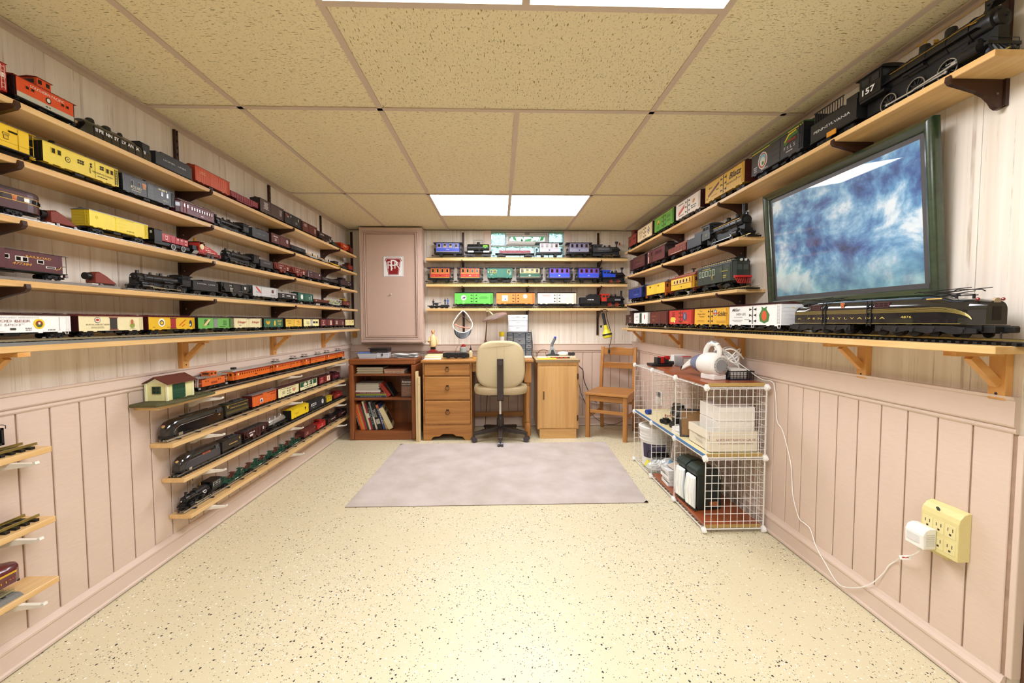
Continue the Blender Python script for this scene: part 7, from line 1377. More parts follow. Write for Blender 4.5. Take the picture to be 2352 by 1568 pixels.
for s in(-1,1):
    o=obj('truck_frame',MB().box(min(s*L*.06,s*L*.50),max(s*L*.06,s*L*.50),-.040,.040,.020,.036),BLK,t)
    fr=[(.07,.012),(.07,.034),(.40,.034),(.49,.026),(.49,.014),(.40,.010),(.36,.018),(.31,.010),(.24,.020),(.17,.010),(.11,.020)]
    obj('side_frame',MB().prism([(s*a*L,z)for a,z in fr],'y',-.046,-.040).prism([(s*a*L,z)for a,z in fr],'y',.040,.046),P('#17181a',.45),o)
    for a in(.095,.17,.245):obj('wheelset',K(('gwh',),lambda:MB().lathe([(.004,-.004),(.0195,-.003),(.021,0),(.021,.003),(.004,.004)],(0,-.034,.020),'y',22).lathe([(.004,-.004),(.021,-.003),(.021,0),(.0195,.003),(.004,.004)],(0,.034,.020),'y',22).cyl((0,-.034,.020),(0,.034,.020),.004,n=8),.6),P('#26272a',.35,.6),o,(s*a*L,0,-.0008))
    q=MB()
    for a in(.095,.17,.245,.33,.44):q.cyl((s*a*L,-.049,.020),(s*a*L,-.046,.020),.006,n=10).box(s*a*L-.009,s*a*L+.009,-.0478,-.046,.024,.030)
    obj('journal_box',q,P('#232427',.4),o)
    for a in(.33,.44):obj('pony_wheelset',K(('gpw',),lambda:MB().cyl((0,-.037,.0125),(0,-.031,.0125),.0135,n=18).cyl((0,.031,.0125),(0,.037,.0125),.0135,n=18).cyl((0,-.03,.0125),(0,.03,.0125),.003,n=8)),P('#26272a',.35,.6),o,(s*a*L,0,.001))
    obj('pilot',MB().box(min(s*L*.49,s*L*.535),max(s*L*.49,s*L*.535),-.034,.034,.016,.034).box(min(s*L*.53,s*L*.565),max(s*L*.53,s*L*.565),-.008,.008,.018,.032).box(min(s*L*.545,s*L*.55),max(s*L*.545,s*L*.55),-.030,-.026,.002,.018),P('#141517',.45),t,bevel=.0015)
RZ=dict(zt=.128,zb=.030,rh=.010)
t,L=r_box(3,1.850,2.272,'white refrigerator car with red and green fruit emblem, lowest right shelf','#f2f2f0','#e0e0e2','#4a1f1e',[('t','Miller',-.36,.80,.17,'#2a2c2e',.18,.3,.02),('t','HIGH LIFE',-.245,.56,.13,'#2a2c2e',.20),('t','MILWAUKEE BEER',-.30,.40,.05,'#4a4c4e',.18),('l',-.32,.24,.24,2,'#9a9c9e',.03),('p',[(.14,.18),(.12,.5),(.17,.78),(.16,.92),(.21,.84),(.26,.92),(.25,.78),(.31,.5),(.29,.18),(.22,.08)],'#4a7a3a'),('d',.215,.46,.19,.25,'#d85a34'),('l',-.12,.28,.12,1,'#9a9c9e',.04)],dw=.13,steps='#e6e6e4',lad='#d0d0d0',**RZ)
r_box(3,2.282,2.684,'golden refrigerator car with blue globe emblem and dark script, lowest right shelf','#e6b23a','#c98a24','#45231f',[('d',.14,.72,.19,.19,'#5a6a9a'),('d',.14,.72,.10,.13,'#d9d6d0'),('b',.14,.68,.14,.07,'#c94a3a'),('t','Schlitz',.33,.62,.26,'#6a4a1c',.26,.3,.03),('t','The',-.30,.84,.10,'#6a4a1c',.08),('t','Beer that',-.28,.66,.11,'#6a4a1c',.24),('t','Tastes',-.27,.50,.11,'#6a4a1c',.17),('l',-.3,.24,.3,2,'#b8862a',.04),('l',.3,.2,.3,2,'#b8862a',.04)],dw=.13,steps='#d8a42c',**RZ)
r_box(3,2.705,3.092,'red refrigerator car with yellow floral patch and blue crest, lowest right shelf','#c23428','#8f1f1c','#3a1a1a',[('p',[(-.44,.12),(-.28,.14),(-.20,.34),(-.26,.50),(-.40,.52),(-.45,.34)],'#e2c04a'),('d',-.26,.16,.10,.08,'#e6d9c4'),('p',[(.10,.35),(.17,.22),(.24,.35),(.24,.70),(.17,.86),(.10,.70)],'#4a4a6a'),('d',.17,.55,.10,.20,'#8a8aa0'),('l',-.32,.84,.16,4,'#4a1414',.05),('l',.14,.14,.4,1,'#e0a040',.03)],dw=.13,**RZ)
r_box(3,3.118,3.492,'brown boxcar with sliding door and faint red emblem, lowest right shelf','#5a2420','#3f1a18','#331616',[('l',-.28,.62,.26,1,'#b06a4a',.06),('l',-.3,.34,.18,2,'#a8785a',.04),('p',[(-.01,.42),(.06,.40),(.06,.66),(.03,.72),(-.01,.66)],'#8f3a34')],name='boxcar',door='slide',dw=.24,ribs=14,**RZ)
r_box(3,3.552,3.915,'white and green refrigerator car with red oval, lowest right shelf','#ecebe6','#e0e0dc','#241f1e',[('b',-.0,.5,.16,1,'#24402c'),('d',.28,.6,.11,.24,'#b5442f'),('l',-.28,.7,.2,2,'#9a9a98',.05),('l',-.28,.3,.2,1,'#9a9a98',.05)],door=None,**RZ)
t,L=rt(3,'caboose','dark brown caboose with white marking at the far end of the lowest right shelf',3.945,4.185)
caboose(t,L,GW,.032,.108,.010,'#4a2a26','#2a1c1b',cup=.05,sc='G',bodyf=.82,items=[('d',.12,.64,.10,.16,'#d9cfc8'),('l',.12,.3,.2,2,'#d9cfc8',.08)],wins=[(-.3,.6,.10,.3)])
# ================================================================= FURNITURE AND THE REST
OAK,OAKX,OAKZ=wood('#c28a48','#99632c',1,.4,1.,'oak_y'),wood('#c28a48','#99632c',0,.4,1.,'oak_x'),wood('#c28a48','#99632c',2,.4,1.,'oak_z')
RED,REDX,REDZ=wood('#9a5a2e','#713a1b',1,.35,1.,'red_oak_y'),wood('#9a5a2e','#713a1b',0,.35,1.,'red_oak_x'),wood('#9a5a2e','#713a1b',2,.35,1.,'red_oak_z')
BIR,BIRZ=wood('#e0b676','#c8975a',0,.4,.8,'birch_x'),wood('#e0b676','#c8975a',2,.4,.8,'birch_z')
rm,nt,b,N,Lk=nodes('pile_carpet');b.inputs['Roughness'].default_value=.95;b.inputs['Sheen Weight'].default_value=.3
tc=N('TexCoord');n1=N('TexNoise',Scale=5.,Detail=5.);n2=N('TexNoise',Scale=420.,Detail=2.);Lk(tc.outputs['Object'],n1.inputs['Vector']);Lk(tc.outputs['Object'],n2.inputs['Vector'])
m1=N('Mix',data_type='RGBA');m1.inputs['A'].default_value=lin('#c9b8ad');m1.inputs['B'].default_value=lin('#e4d7d0');r1=N('MapRange');r1.inputs['From Min'].default_value=.35;r1.inputs['From Max'].default_value=.68;Lk(n1.outputs['Fac'],r1.inputs['Value']);Lk(r1.outputs[0],m1.inputs['Factor'])
m2=N('Mix',data_type='RGBA',blend_type='MULTIPLY');m2.inputs['Factor'].default_value=.55;Lk(m1.outputs['Result'],m2.inputs['A']);Lk(n2.outputs['Fac'],m2.inputs['B'])
g=N('Mix',data_type='RGBA',blend_type='ADD');g.inputs['Factor'].default_value=1.;Lk(m2.outputs['Result'],g.inputs['A']);g.inputs['B'].default_value=(.16,.14,.13,1);Lk(g.outputs['Result'],b.inputs['Base Color'])
bp=N('Bump');bp.inputs['Strength'].default_value=.8;bp.inputs['Distance'].default_value=.006;Lk(n2.outputs['Fac'],bp.inputs['Height']);Lk(bp.outputs['Normal'],b.inputs['Normal'])
t=thing('rug','pale mauve carpet rug lying on the speckled floor before the desk','rug',(0,3.11,.0003))
gx,gy=60,42;vs=[];rr=random.Random(2)
for j in range(gy+1):
    for i in range(gx+1):
        u,v=i/gx,j/gy;x0=-.945+(-.918+.945)*v;x1=.915+(.980-.915)*v;e=(i in(0,gx))or(j in(0,gy))
        vs.append((x0+(x1-x0)*u,-.640+v*(.645+.640),.004 if e else.0115+rr.uniform(-.0012,.0012)))
obj('pile',MB().add(vs,[(j*(gx+1)+i,j*(gx+1)+i+1,(j+1)*(gx+1)+i+1,(j+1)*(gx+1)+i)for j in range(gy)for i in range(gx)]).mesh('pile',1.2),rm,t)
obj('backing',MB().prism([(-.945,-.640),(.915,-.640),(.980,.645),(-.918,.645)],'z',0,.004),P('#8f7f70',.9),t)
cx0,cx1,cy,cz0=-1.412,-.785,4.215,.905
t=thing('wall_cabinet','tall mauve painted cabinet hung on the back wall beside the shelves','cabinet',((cx0+cx1)/2,YB-.0245,cz0));wd=(cx1-cx0)/2;dp=YB-.0245-cy;hh=ZC-.006-cz0
CABP=mat_pink('mauve_cabinet_paint',.5,'#cbb0a1','#c2a696');CABT=mat_pink('mauve_trim_paint',.05,'#cfb5a7','#c7ac9d')
obj('case',MB().box(-wd,wd,-dp+.022,0,0,hh),CABT,t,bevel=.002)
d=obj('door',MB().box(-wd+.004,wd-.004,-dp,-dp+.0215,.010,hh-.004),CABP,t)
q=MB()
for a,e_,k in((.004,.030,.008),(.034,.014,.012),(.052,.010,.016)):
    q.ring(-wd+a,wd-a,-dp-k,-dp,.010+a,hh-.004-a,e_)
obj('moulding',q,CABT,d,bevel=.003)
obj('inner_edge',MB().ring(-wd+.066,wd-.066,-dp-.004,-dp,.076,hh-.07,.004),P('#a88a7a',.5),d)
obj('knob',MB().lathe([(.003,0),(.003,-.010),(.008,-.014),(.008,-.018),(0,-.020)],(0,-dp,.50),'y',12),P('#d9ccc0',.3,.5),d)
SIGN=thing('keystone_sign','white square plaque with red keystone and interlaced letters, on the mauve cabinet door','sign',(-1.073,cy-.0005,1.682));s_=.102
obj('plate',MB().box(-s_,s_,-.003,0,-s_,s_),P('#f3f1ee',.3),SIGN,bevel=.001);obj('border',MB().ring(-s_+.004,s_-.004,-.0036,-.003,-s_+.004,s_-.004,.002),P('#2a3a3a',.4),SIGN)
KS=[(-.36,.44),(.36,.44),(.44,.30),(.37,.26),(.26,-.44),(-.26,-.44),(-.37,.26),(-.44,.30)]
obj('keystone',MB().prism([(x*.196,z*.196)for x,z in KS],'y',-.0042,-.003),P('#8f1d22',.35),SIGN);obj('keystone',MB().prism([(x*.182,z*.182)for x,z in KS],'y',-.0046,-.0042),P('#e9e4df',.4),SIGN);obj('keystone',MB().prism([(x*.172,z*.172)for x,z in KS],'y',-.0050,-.0046),P('#8f1d22',.35),SIGN)
LW=P('#f4f2ee',.4)
text(SIGN,'P',.004,-.0058,.006,.115,LW,bold=-.001);text(SIGN,'R',-.032,-.0062,.010,.078,LW,bold=-.001);text(SIGN,'R',.036,-.0062,.010,.078,LW,bold=-.001)
bx0,bx1,by0,by1,bh=-1.432,-.800,3.900,4.262,.776
t=thing('bookcase','low reddish oak bookcase under the mauve cabinet, with books and magazines','bookcase',((bx0+bx1)/2,by0,0));w2=(bx1-bx0)/2;dd=by1-by0
obj('side_panel',MB().box(-w2,-w2+.045,0,dd,0,bh-.055),REDZ,t,bevel=.012);obj('side_panel',MB().box(w2-.045,w2,0,dd,0,bh-.055),REDZ,t,bevel=.012)
obj('top',MB().box(-w2,w2,0,dd,bh-.0545,bh),REDX,t,bevel=.014);obj('plinth',MB().box(-w2+.0455,w2-.0455,.006,.03,0,.085),REDX,t,bevel=.002)
obj('back_panel',MB().box(-w2+.0455,w2-.0455,dd-.008,dd,.02,bh-.055),REDZ,t);obj('bottom',MB().box(-w2+.0455,w2-.0455,.0305,dd-.009,.060,.084),REDX,t)
SH1,SH2=.400,.632
for z in(SH1,SH2):obj('shelf_board',MB().box(-w2+.0455,w2-.0455,.018,dd-.009,z-.020,z),REDX,t,bevel=.003)
bxl,bxr=bx0+.047,bx1-.047
PAGE=P('#e9e2cf',.8,var=.12,scale=400)
def book(label,w_,h_,d_,col,loc,rot=(0,0,0),title=None,tcol='#e9e6dc',cat='book',group=None,page=True,spine='z',ts=.6,extra=None):
    """book standing on its bottom edge: spine faces -y, thickness along x"""
    t=thing('book',label,cat,loc,0,group);t.rotation_euler=rot
    m=P(col,.4)
    obj('cover',MB().box(-w_/2,w_/2,0,.0022,0,h_).box(-w_/2,-w_/2+.0018,.0022,d_,0,h_).box(w_/2-.0018,w_/2,.0022,d_,0,h_),m,t)
    obj('page_block',MB().box(-w_/2+.0019,w_/2-.0019,.0023,d_-.003,.003,h_-.003),PAGE,t)
    if title:
        o=text(t,title,0,-.0006,h_*.55,w_*ts,P(tcol,.5),None);o.rotation_euler=(PI/2,PI/2,0);FIT.append((o,h_*.7))
    if extra:extra(t)
    return t
GBk='books leaning on the bottom bookcase shelf'
stand=[('thin black paperback with white spine title, leftmost leaning book',.012,.215,'#1b1a1c','RAILROADS','#d9d9d6',-.03),('bright orange spined book, second leaning book from left',.020,.26,'#d8632a',None,None,0),('tan and orange spined book beside the bright orange one',.017,.255,'#c9894e',None,None,0),('red book with white page edge beside the tan one',.020,.25,'#b0383a',None,None,0),('dark green narrow book between red and cream ones',.016,.24,'#33473c',None,None,0),('tall cream paperback sticking up above its neighbours',.016,.285,'#d9cfae',None,None,.0),('crimson book with white band on its spine',.018,.26,'#9a2f3f',None,None,0),('black book with pale vertical spine title',.024,.25,'#1e2126','TRAINS','#8fb0a8',0),('blue grey book with white lower spine',.016,.28,'#8a95a0',None,None,0)]
x=bxl+.030;rrn=random.Random(9)
ang=-.26
for lab,w_,h_,col,ti,tcx,dz in stand:
    xw=w_/math.cos(ang);x+=xw/2
    book(lab,w_,h_,.17,col,(x,by0+.055+rrn.uniform(0,.006),.0845+abs(math.sin(ang))*w_/2),(0,ang,0),ti,tcx or '#e9e6dc',group=GBk,extra=(lambda tt:obj('spine_band',MB().box(-.009,.009,-.0006,0,.12,.165),P('#e6e2da',.5),tt))if 'white band' in lab else(lambda tt:obj('spine_band',MB().box(-.008,.008,-.0006,0,.01,.13),P('#e2ddd0',.5),tt))if 'white lower' in lab else None);x+=xw/2+.0012
def train_book(tt):
    text(tt,'THE TRAINS',-.0,-.0008,.165,.011,P('#e6e6e2',.5),None,rot=(PI/2,PI/2,0));text(tt,'WE RODE',-.015,-.0008,.165,.012,P('#e6e6e2',.5),None,rot=(PI/2,PI/2,0));obj('spine_photo',MB().box(-.018,.018,-.0007,0,.055,.105),P('#b9b5ae',.5,var=.6,scale=90),tt)
x+=.024;book('thick black photo book with big white title and pale picture on the spine',.046,.262,.19,'#141416',(x,by0+.052,.0845+.006),(0,ang-.01,0),None,group=GBk,extra=train_book);x+=.030
x+=.012;book('blue book with orange top on its spine',.022,.25,.19,'#2f4c86',(x,by0+.052,.0845+.0045),(0,ang-.04,0),'LIONEL','#e9e6dc',group=GBk,extra=lambda tt:obj('spine_band',MB().box(-.011,.011,-.0006,0,.215,.25),P('#d97a4a',.5),tt));x+=.013
x+=.010;book('tan book with dark blue patches near the leaning end',.018,.21,.18,'#b59a68',(x,by0+.052,.0845+.004),(0,ang-.07,0),None,group=GBk,extra=lambda tt:obj('spine_band',MB().box(-.009,.009,-.0006,0,.10,.2),P('#2b3a6a',.5),tt));x+=.012
def olive(tt):obj('cover_picture',MB().box(.0215,.0222,.03,.19,.04,.15),P('#26241c',.4,var=.4,scale=40),tt);obj('cover_picture',MB().box(.0215,.0222,.05,.16,.17,.20),P('#3a3524',.4),tt)
x+=.024;book('large olive cream album at the right end of the leaning row, cover showing',.043,.225,.21,'#c9bd94',(x,by0+.050,.0845+.012),(0,ang-.16,.18),None,group=GBk,extra=olive)
def flat_book(label,x0,x1,z,th,col,dep=.22,page=True,title=None,tcol='#e9e6dc',grp=None,y=.05,name='book',cat='book',rz=0):
    t=thing(name,label,cat,((x0+x1)/2,by0+y,z),rz,grp);w_=(x1-x0)/2;c=min(.0016,th*.3)
    obj('cover',MB().box(-w_,w_,0,dep,0,c).box(-w_,w_,0,dep,th-c,th)if page else MB().box(-w_,w_,0,.0018,0,th).box(-w_,w_,.0018,dep,0,c).box(-w_,w_,.0018,dep,th-c,th),P(col,.45),t)
    obj('page_block',MB().box(-w_+.001,w_-.001,.002,dep-.001,c,th-c),PAGE,t)
    if title:text(t,title,0,-.0006,th/2,th*.5,P(tcol,.5),(x1-x0)*.7)
    return z+th+.0003
z=SH2+.0004;gm='magazines on the top bookcase shelf';cols=['#d9cfae','#c9b98a','#4a4a3a','#d6caa0','#b9a878','#3f4a36','#c9bb90','#5a3a34']
for k in range(8):z=flat_book(f'magazine in the left stack on the top bookcase shelf, {["cream", "tan", "dark grey", "pale", "tan brown", "dark green", "straw coloured", "maroon"][k]} edge',bxl+.012+.006*(k%3),bxl+.265-.004*(k%2),z,.0072,cols[k],.22,True,grp=gm,name='magazine',cat='magazine')
z=SH2+.0004
z=flat_book('thick pale pink catalogue, lower of two at the right of the top bookcase shelf',bxl+.278,bxl+.465,z,.021,'#d9bda8',.21,False,'LIONEL TRAINS','#4a3a34',gm,name='magazine',cat='magazine');z=flat_book('thick salmon catalogue, upper of two at the right of the top bookcase shelf',bxl+.272,bxl+.470,z,.019,'#c99a82',.21,False,'AMERICAN FLYER','#5a3a30',gm,name='magazine',cat='magazine')
z=SH1+.0004;gm='stack of books and magazines on the middle bookcase shelf'
z=flat_book('dark blue flat book at the bottom of the middle shelf stack',bxl+.004,bxl+.290,z,.018,'#2b3a52',.22,False,'AN HISTORICAL ATLAS','#9ab0c4',gm)
z=flat_book('olive green flat book second from the bottom of the middle shelf stack',bxl+.004,bxl+.288,z,.018,'#7c8a3a',.22,False,None,'',gm)
z=flat_book('maroon flat book with white lettering in the middle shelf stack',bxl+.004,bxl+.272,z,.015,'#6a2433',.21,False,'MODEL RAILROADING','#e0c8cc',gm)
z=flat_book('white spined book above the maroon one in the middle shelf stack',bxl+.002,bxl+.234,z,.014,'#dcd8d0',.21,False,None,'',gm)
for k in range(9):z=flat_book(f'grey edged magazine in the stack on the middle bookcase shelf',bxl+.004+.003*(k%2),bxl+.228-.005*(k%3),z,.0076,['#a8a49a','#8f8a80','#b8b2a4','#7a766e','#c4beb0','#9a958a','#b5afa2','#6e6a62','#a39d90'][k],.20,True,grp=gm,name='magazine',cat='magazine')
book('red book with black title leaning on the middle bookcase shelf',.032,.145,.17,'#a8382c',(bxl+.315,by0+.060,SH1+.011),(0,-.62,0),'AMERICAN RAILROAD','#16100e',group=None,ts=.42)
book('black paperback leaning behind the red book on the middle bookcase shelf',.014,.145,.15,'#1a1a1c',(bxl+.355,by0+.085,SH1+.005),(0,-.55,0))
def cover(tt):text(tt,'American',0,-.0012,.150,.026,P('#e9e4da',.5),.088,shear=.2);text(tt,'RAILROADS',0,-.0012,.124,.013,P('#d9c8b8',.5),.086);obj('cover_picture',MB().box(-.047,.047,-.0010,0,.012,.108),P('#7a5a4a',.4,var=.7,scale=60),tt)
tb=thing('book','brown train book standing face out at the right of the middle bookcase shelf','book',(bxr-.052,by0+.045,SH1+.0004));obj('cover',MB().box(-.05,.05,0,.002,0,.178).box(-.05,.05,.018,.020,0,.178),P('#3a2420',.4),tb);obj('page_block',MB().box(-.049,.049,.002,.018,.002,.176),PAGE,tb);cover(tb)
t=thing('plastic_tub','clear plastic tub with blue lid on the bookcase top','box',(-1.270,3.998,bh+.0002),.12)
CLR=glassy('#e8eef4',.12,1.25,name='clear_plastic')
obj('tub',MB().prism([(-.075,-.048),(.075,-.048),(.075,.048),(-.075,.048)],'z',0,.004).add([(-.075,-.048,.004),(.075,-.048,.004),(.075,.048,.004),(-.075,.048,.004),(-.092,-.060,.048),(.092,-.060,.048),(.092,.060,.048),(-.092,.060,.048)],[(0,1,5,4),(1,2,6,5),(2,3,7,6),(3,0,4,7)]),P('#c9d4de',.25),t)
obj('tub_contents',MB().box(-.06,.0,-.035,.03,.005,.035).box(.01,.06,-.03,.03,.005,.03),P('#b9b4aa',.6,var=.4),t);obj('lid',MB().box(-.095,.02,-.063,.063,.0485,.056),P('#4f78c9',.3),t,bevel=.004)
t=thing('plastic_tub','clear plastic box beside the blue lidded tub on the bookcase','box',(-1.135,4.02,bh+.0002),.05);obj('tub',MB().box(-.055,.06,-.05,.06,0,.042),P('#ccd2d6',.25),t,bevel=.004);obj('lid',MB().box(-.058,.063,-.053,.063,.042,.047),P('#dfe4e8',.25),t,bevel=.002);obj('dark_latch',MB().box(-.004,.008,-.0555,-.0532,.020,.046),P('#2b3440',.4),t)
t=thing('case','black folder case lying on the clear tubs on top of the bookcase','case',(-1.175,4.08,bh+.0575),.04);obj('shell',MB().box(-.085,.085,-.08,.08,0,.030),P('#17181b',.4),t,bevel=.004);obj('lid',MB().box(-.100,.085,-.09,.08,.0305,.037),P('#1d1e22',.35),t,bevel=.002)
t=thing('paper_pile','loose pile of white papers and plastic on the bookcase top','papers',(-.935,4.05,bh+.0002))
for k in range(7):
    a=.12*math.sin(k*2.1);q=MB();n=8;vs=[]
    for i in range(n+1):
        for s in(-1,1):vs.append((-.115+.23*i/n,s*.07,.0035+.0052*k+.004*math.sin(i*1.1+k)))
    o=obj('sheet',MB().add(vs,[(2*i,2*i+1,2*i+3,2*i+2)for i in range(n)]),P('#f1f0ee',.6),t,(0.006*(k%3),.004*(k%2),0),(0,0,a));md=o.modifiers.new('th','SOLIDIFY');md.thickness=.0012
t=thing('timber_plank','two narrow pale pine boards standing between the bookcase and the desk','plank',(-.768,3.835,0));PALE=wood('#efdcae','#d9bd84',2,.6,.8,'pale_pine')
obj('plank',MB().box(-.022,.000,.0,.05,.0005,.660),PALE,t,bevel=.001);obj('plank',MB().box(.0015,.018,-.012,.03,.0005,.610),PALE,t,bevel=.001);obj('knot',MB().cyl((.008,-.0125,.54),(.008,-.012,.54),.003,n=8),P('#6a4a28',.6),t)
DX0,DX1,DY0,DY1,DH=-.742,.318,3.865,4.352,.765
t=thing('desk','oak pedestal desk with three drawers and turned leg, behind the office chair','desk',(0,DY0,0));dd=DY1-DY0
obj('desktop',MB().box(DX0,DX1,-.018,dd,DH-.024,DH),OAKX,t,bevel=.006)
obj('apron',MB().box(-.262,DX1-.075,.012,.03,DH-.115,DH-.0245),OAKX,t,bevel=.002);obj('apron',MB().box(DX1-.075,DX1-.055,.0305,dd-.02,DH-.115,DH-.0245),OAKX,t)
ft=MB().prism([(-.728,0),(-.655,0),(-.648,.022),(-.628,.036),(-.575,.040),(-.545,.062),(-.448,.062),(-.418,.040),(-.365,.036),(-.345,.022),(-.338,0),(-.266,0),(-.266,.148),(-.728,.148)],'y',0,.022)
obj('plinth',ft,OAKX,t,bevel=.003)
obj('pedestal_case',MB().box(-.726,-.708,.0225,dd-.01,.0,DH-.0245).box(-.286,-.268,.0225,dd-.01,0,DH-.0245).box(-.708,-.286,dd-.025,dd-.01,.02,DH-.0245).box(-.708,-.286,.0225,dd-.03,.13,.148).box(-.726,-.268,.004,.022,.149,.158).box(-.726,-.714,.004,.022,.158,DH-.0245).box(-.280,-.268,.004,.022,.158,DH-.0245).box(-.714,-.280,.004,.022,DH-.034,DH-.0245).box(-.714,-.280,.0085,.022,.382,.390).box(-.714,-.280,.0085,.022,.610,.618),OAK,t)
RINGM=P('#4a3a2e',.3,.9)
for z0,z1 in((.620,.728),(.392,.608),(.160,.380)):
    d=obj('drawer',MB().box(-.712,-.282,-.008,.020,z0,z1),OAKX,t,bevel=.006,seg=2);zc=(z0+z1)/2+.012;x=-.497
    obj('ring_pull',MB().lathe([(.0175,-.002),(.021,-.002),(.021,.002),(.0175,.002)],(x,-.015,zc-.012),'y',20,closed=True).box(x-.012,x+.012,-.014,-.008,zc+.006,zc+.018).cyl((x,-.018,zc+.008),(x,-.008,zc+.008),.005,n=8),RINGM,d)
pr=[(.022,.0),(.024,.03),(.030,.034),(.030,.14),(.024,.150),(.020,.158),(.026,.170),(.022,.185),(.021,.30),(.026,.45),(.028,.50),(.020,.515),(.028,.53),(.022,.545)]
obj('turned_leg',MB().lathe(pr,(DX1-.055,.045,.0),'z',18).box(DX1-.088,DX1-.022,.012,.078,.546,DH-.0245).mesh('leg',.6),OAKZ,t)
obj('turned_leg',MB().lathe(pr,(DX1-.055,dd-.05,.0),'z',18).box(DX1-.088,DX1-.022,dd-.083,dd-.017,.546,DH-.0245).mesh('leg',.6),OAKZ,t)
obj('stretcher',MB().box(-.268,DX1-.06,dd-.062,dd-.040,.13,.175),OAKX,t,bevel=.003)
o=obj('centre_drawer',MB().box(-.25,.22,.0,.0118,DH-.108,DH-.032),OAKX,t,bevel=.004)
KX0,KX1,KY0,KY1,KH=.358,.752,3.895,4.345,.760
t=thing('side_cabinet','light birch cabinet with one door, right of the desk','cabinet',((KX0+KX1)/2,KY0,0));w2=(KX1-KX0)/2;dd=KY1-KY0
obj('case',MB().box(-w2,w2,.018,dd,.092,KH-.0265),BIRZ,t,bevel=.0015);obj('counter',MB().box(-w2-.014,w2+.010,-.010,dd,KH-.026,KH),P('#c9a878',.35,var=.1),t,bevel=.003);obj('counter_edge',MB().box(-w2-.0145,w2+.0105,-.0115,-.0105,KH-.025,KH-.001),P('#8f7a58',.5),t)
obj('toe_kick',MB().box(-w2+.020,w2-.020,.0,dd-.02,.0,.0915),BIR,t,bevel=.0015);obj('face_frame',MB().box(-w2,w2,.004,.0178,KH-.058,KH-.0265).box(-w2,-w2+.018,.004,.0178,.092,KH-.058).box(w2-.022,w2,.004,.0178,.092,KH-.058).box(-w2+.018,w2-.022,.004,.0178,.092,.110),BIRZ,t)
d=obj('door',MB().box(-w2+.014,w2-.018,-.014,.0035,.104,KH-.062),BIRZ,t,bevel=.0025);obj('handle',MB().box(-w2+.050,-w2+.062,-.022,-.0145,.38,.46),P('#7a5a38',.35,.7),d,bevel=.002)
for z in(.20,.60):obj('hinge',MB().cyl((w2-.014,-.014,z-.028),(w2-.014,-.014,z+.028),.0045,n=8).box(w2-.014,w2-.002,-.003,.0035,z-.025,z+.025),P('#5a452c',.4,.8),d)
FAB=P('#c0ae88',.9,var=.14,scale=260,bump=.5);PL=P('#3a302b',.45)
t=thing('office_chair','beige fabric swivel office chair on five casters, seen from behind','chair',(0,3.880,0))
def cushion(w_,h_,th,rx,n=28,taper=0.,bow=0.):
    """rounded-rectangle pad lying in xz, thickness along y"""
    vs=[];lev=[(-.5,.90),(-.42,.97),(-.2,1.),(.2,1.),(.42,.97),(.5,.90)]
    for l,s in lev:
        for i in range(n):
            a=2*PI*i/n;c,d_=math.cos(a),math.sin(a);e=2/3.4
            x=math.copysign(abs(c)**e,c)*w_/2;z=math.copysign(abs(d_)**e,d_)*h_/2;x*=1+taper*(z/h_)
            vs.append((x*s,l*th+bow*((x/(w_/2))**2),z*s))
    fs=[(k*n+i,k*n+(i+1)%n,(k+1)*n+(i+1)%n,(k+1)*n+i)for k in range(len(lev)-1)for i in range(n)]
    return MB().add(vs,fs+[tuple(range(n))[::-1],tuple(range((len(lev)-1)*n,len(lev)*n))])
obj('backrest',cushion(.45,.43,.065,.1,36,-.05,.030).mesh('back',1.0),FAB,t,(.004,-.130,.735),(-.10,0,0))
obj('back_seam',MB().box(-.034,-.032,-.0015,.0,-.08,.12).box(.032,.034,-.0015,.0,-.08,.12),P('#a8966f',.9),t,(.004,-.1555,.79),(-.10,0,0))
m_=cushion(.50,.47,.085,.1,36,.06,.0);m_.xf(Matrix.Rotation(PI/2,4,'X'))
obj('seat',m_.mesh('seat',1.0),FAB,t,(.006,.060,.495))
obj('back_support',MB().prism([(-.185,.415),(-.160,.400),(-.150,.47),(-.168,.66),(-.176,.79),(-.198,.79),(-.192,.60)],'x',-.028,.030),PL,t,bevel=.004)
obj('support_arm',MB().box(-.026,.028,-.17,.08,.405,.425),PL,t,bevel=.004);obj('adjust_knob',MB().cyl((.002,-.214,.752),(.002,-.196,.752),.018,n=16),P('#46403c',.35),t)
obj('seat_plate',MB().box(-.09,.09,-.05,.16,.425,.452),PL,t,bevel=.004);obj('tilt_lever',MB().tube([(.05,.04,.43),(.16,.03,.425),(.20,.02,.43)],.006,8),PL,t)
obj('gas_lift',MB().cyl((0,0,.235),(0,0,.41),.0145,n=16),CHROME,t);obj('column',MB().lathe([(.034,.075),(.034,.20),(.026,.215),(.026,.240),(.018,.246)],n=18),PL,t)
for k in range(5):
    a=-PI/2+2*PI*k/5;dr=Vector((math.cos(a),math.sin(a),0));pr2=Vector((-dr.y,dr.x,0));q=MB()
    q.add([(dr*r+pr2*s*w_+Vector((0,0,z)))[:]for r,w_,zz in((.025,.026,(.085,.135)),(.262,.018,(.068,.092)))for z in zz for s in(-1,1)],[(0,1,3,2),(4,6,7,5),(0,4,5,1),(2,3,7,6),(0,2,6,4),(1,5,7,3)])
    leg=obj('base_leg',q,PL,t,bevel=.004)
    c=dr*.258;obj('caster',MB().cyl(c+pr2*-.026+Vector((0,0,.0262)),c+pr2*-.005+Vector((0,0,.0262)),.0255,n=18).cyl(c+pr2*.005+Vector((0,0,.0262)),c+pr2*.026+Vector((0,0,.0262)),.0255,n=18).cyl(c+Vector((0,0,.03)),c+Vector((0,0,.075)),.008,n=8).cyl(c+pr2*-.004+Vector((0,0,.0262)),c+pr2*.004+Vector((0,0,.0262)),.016,n=12),P('#4b444a',.35),leg)
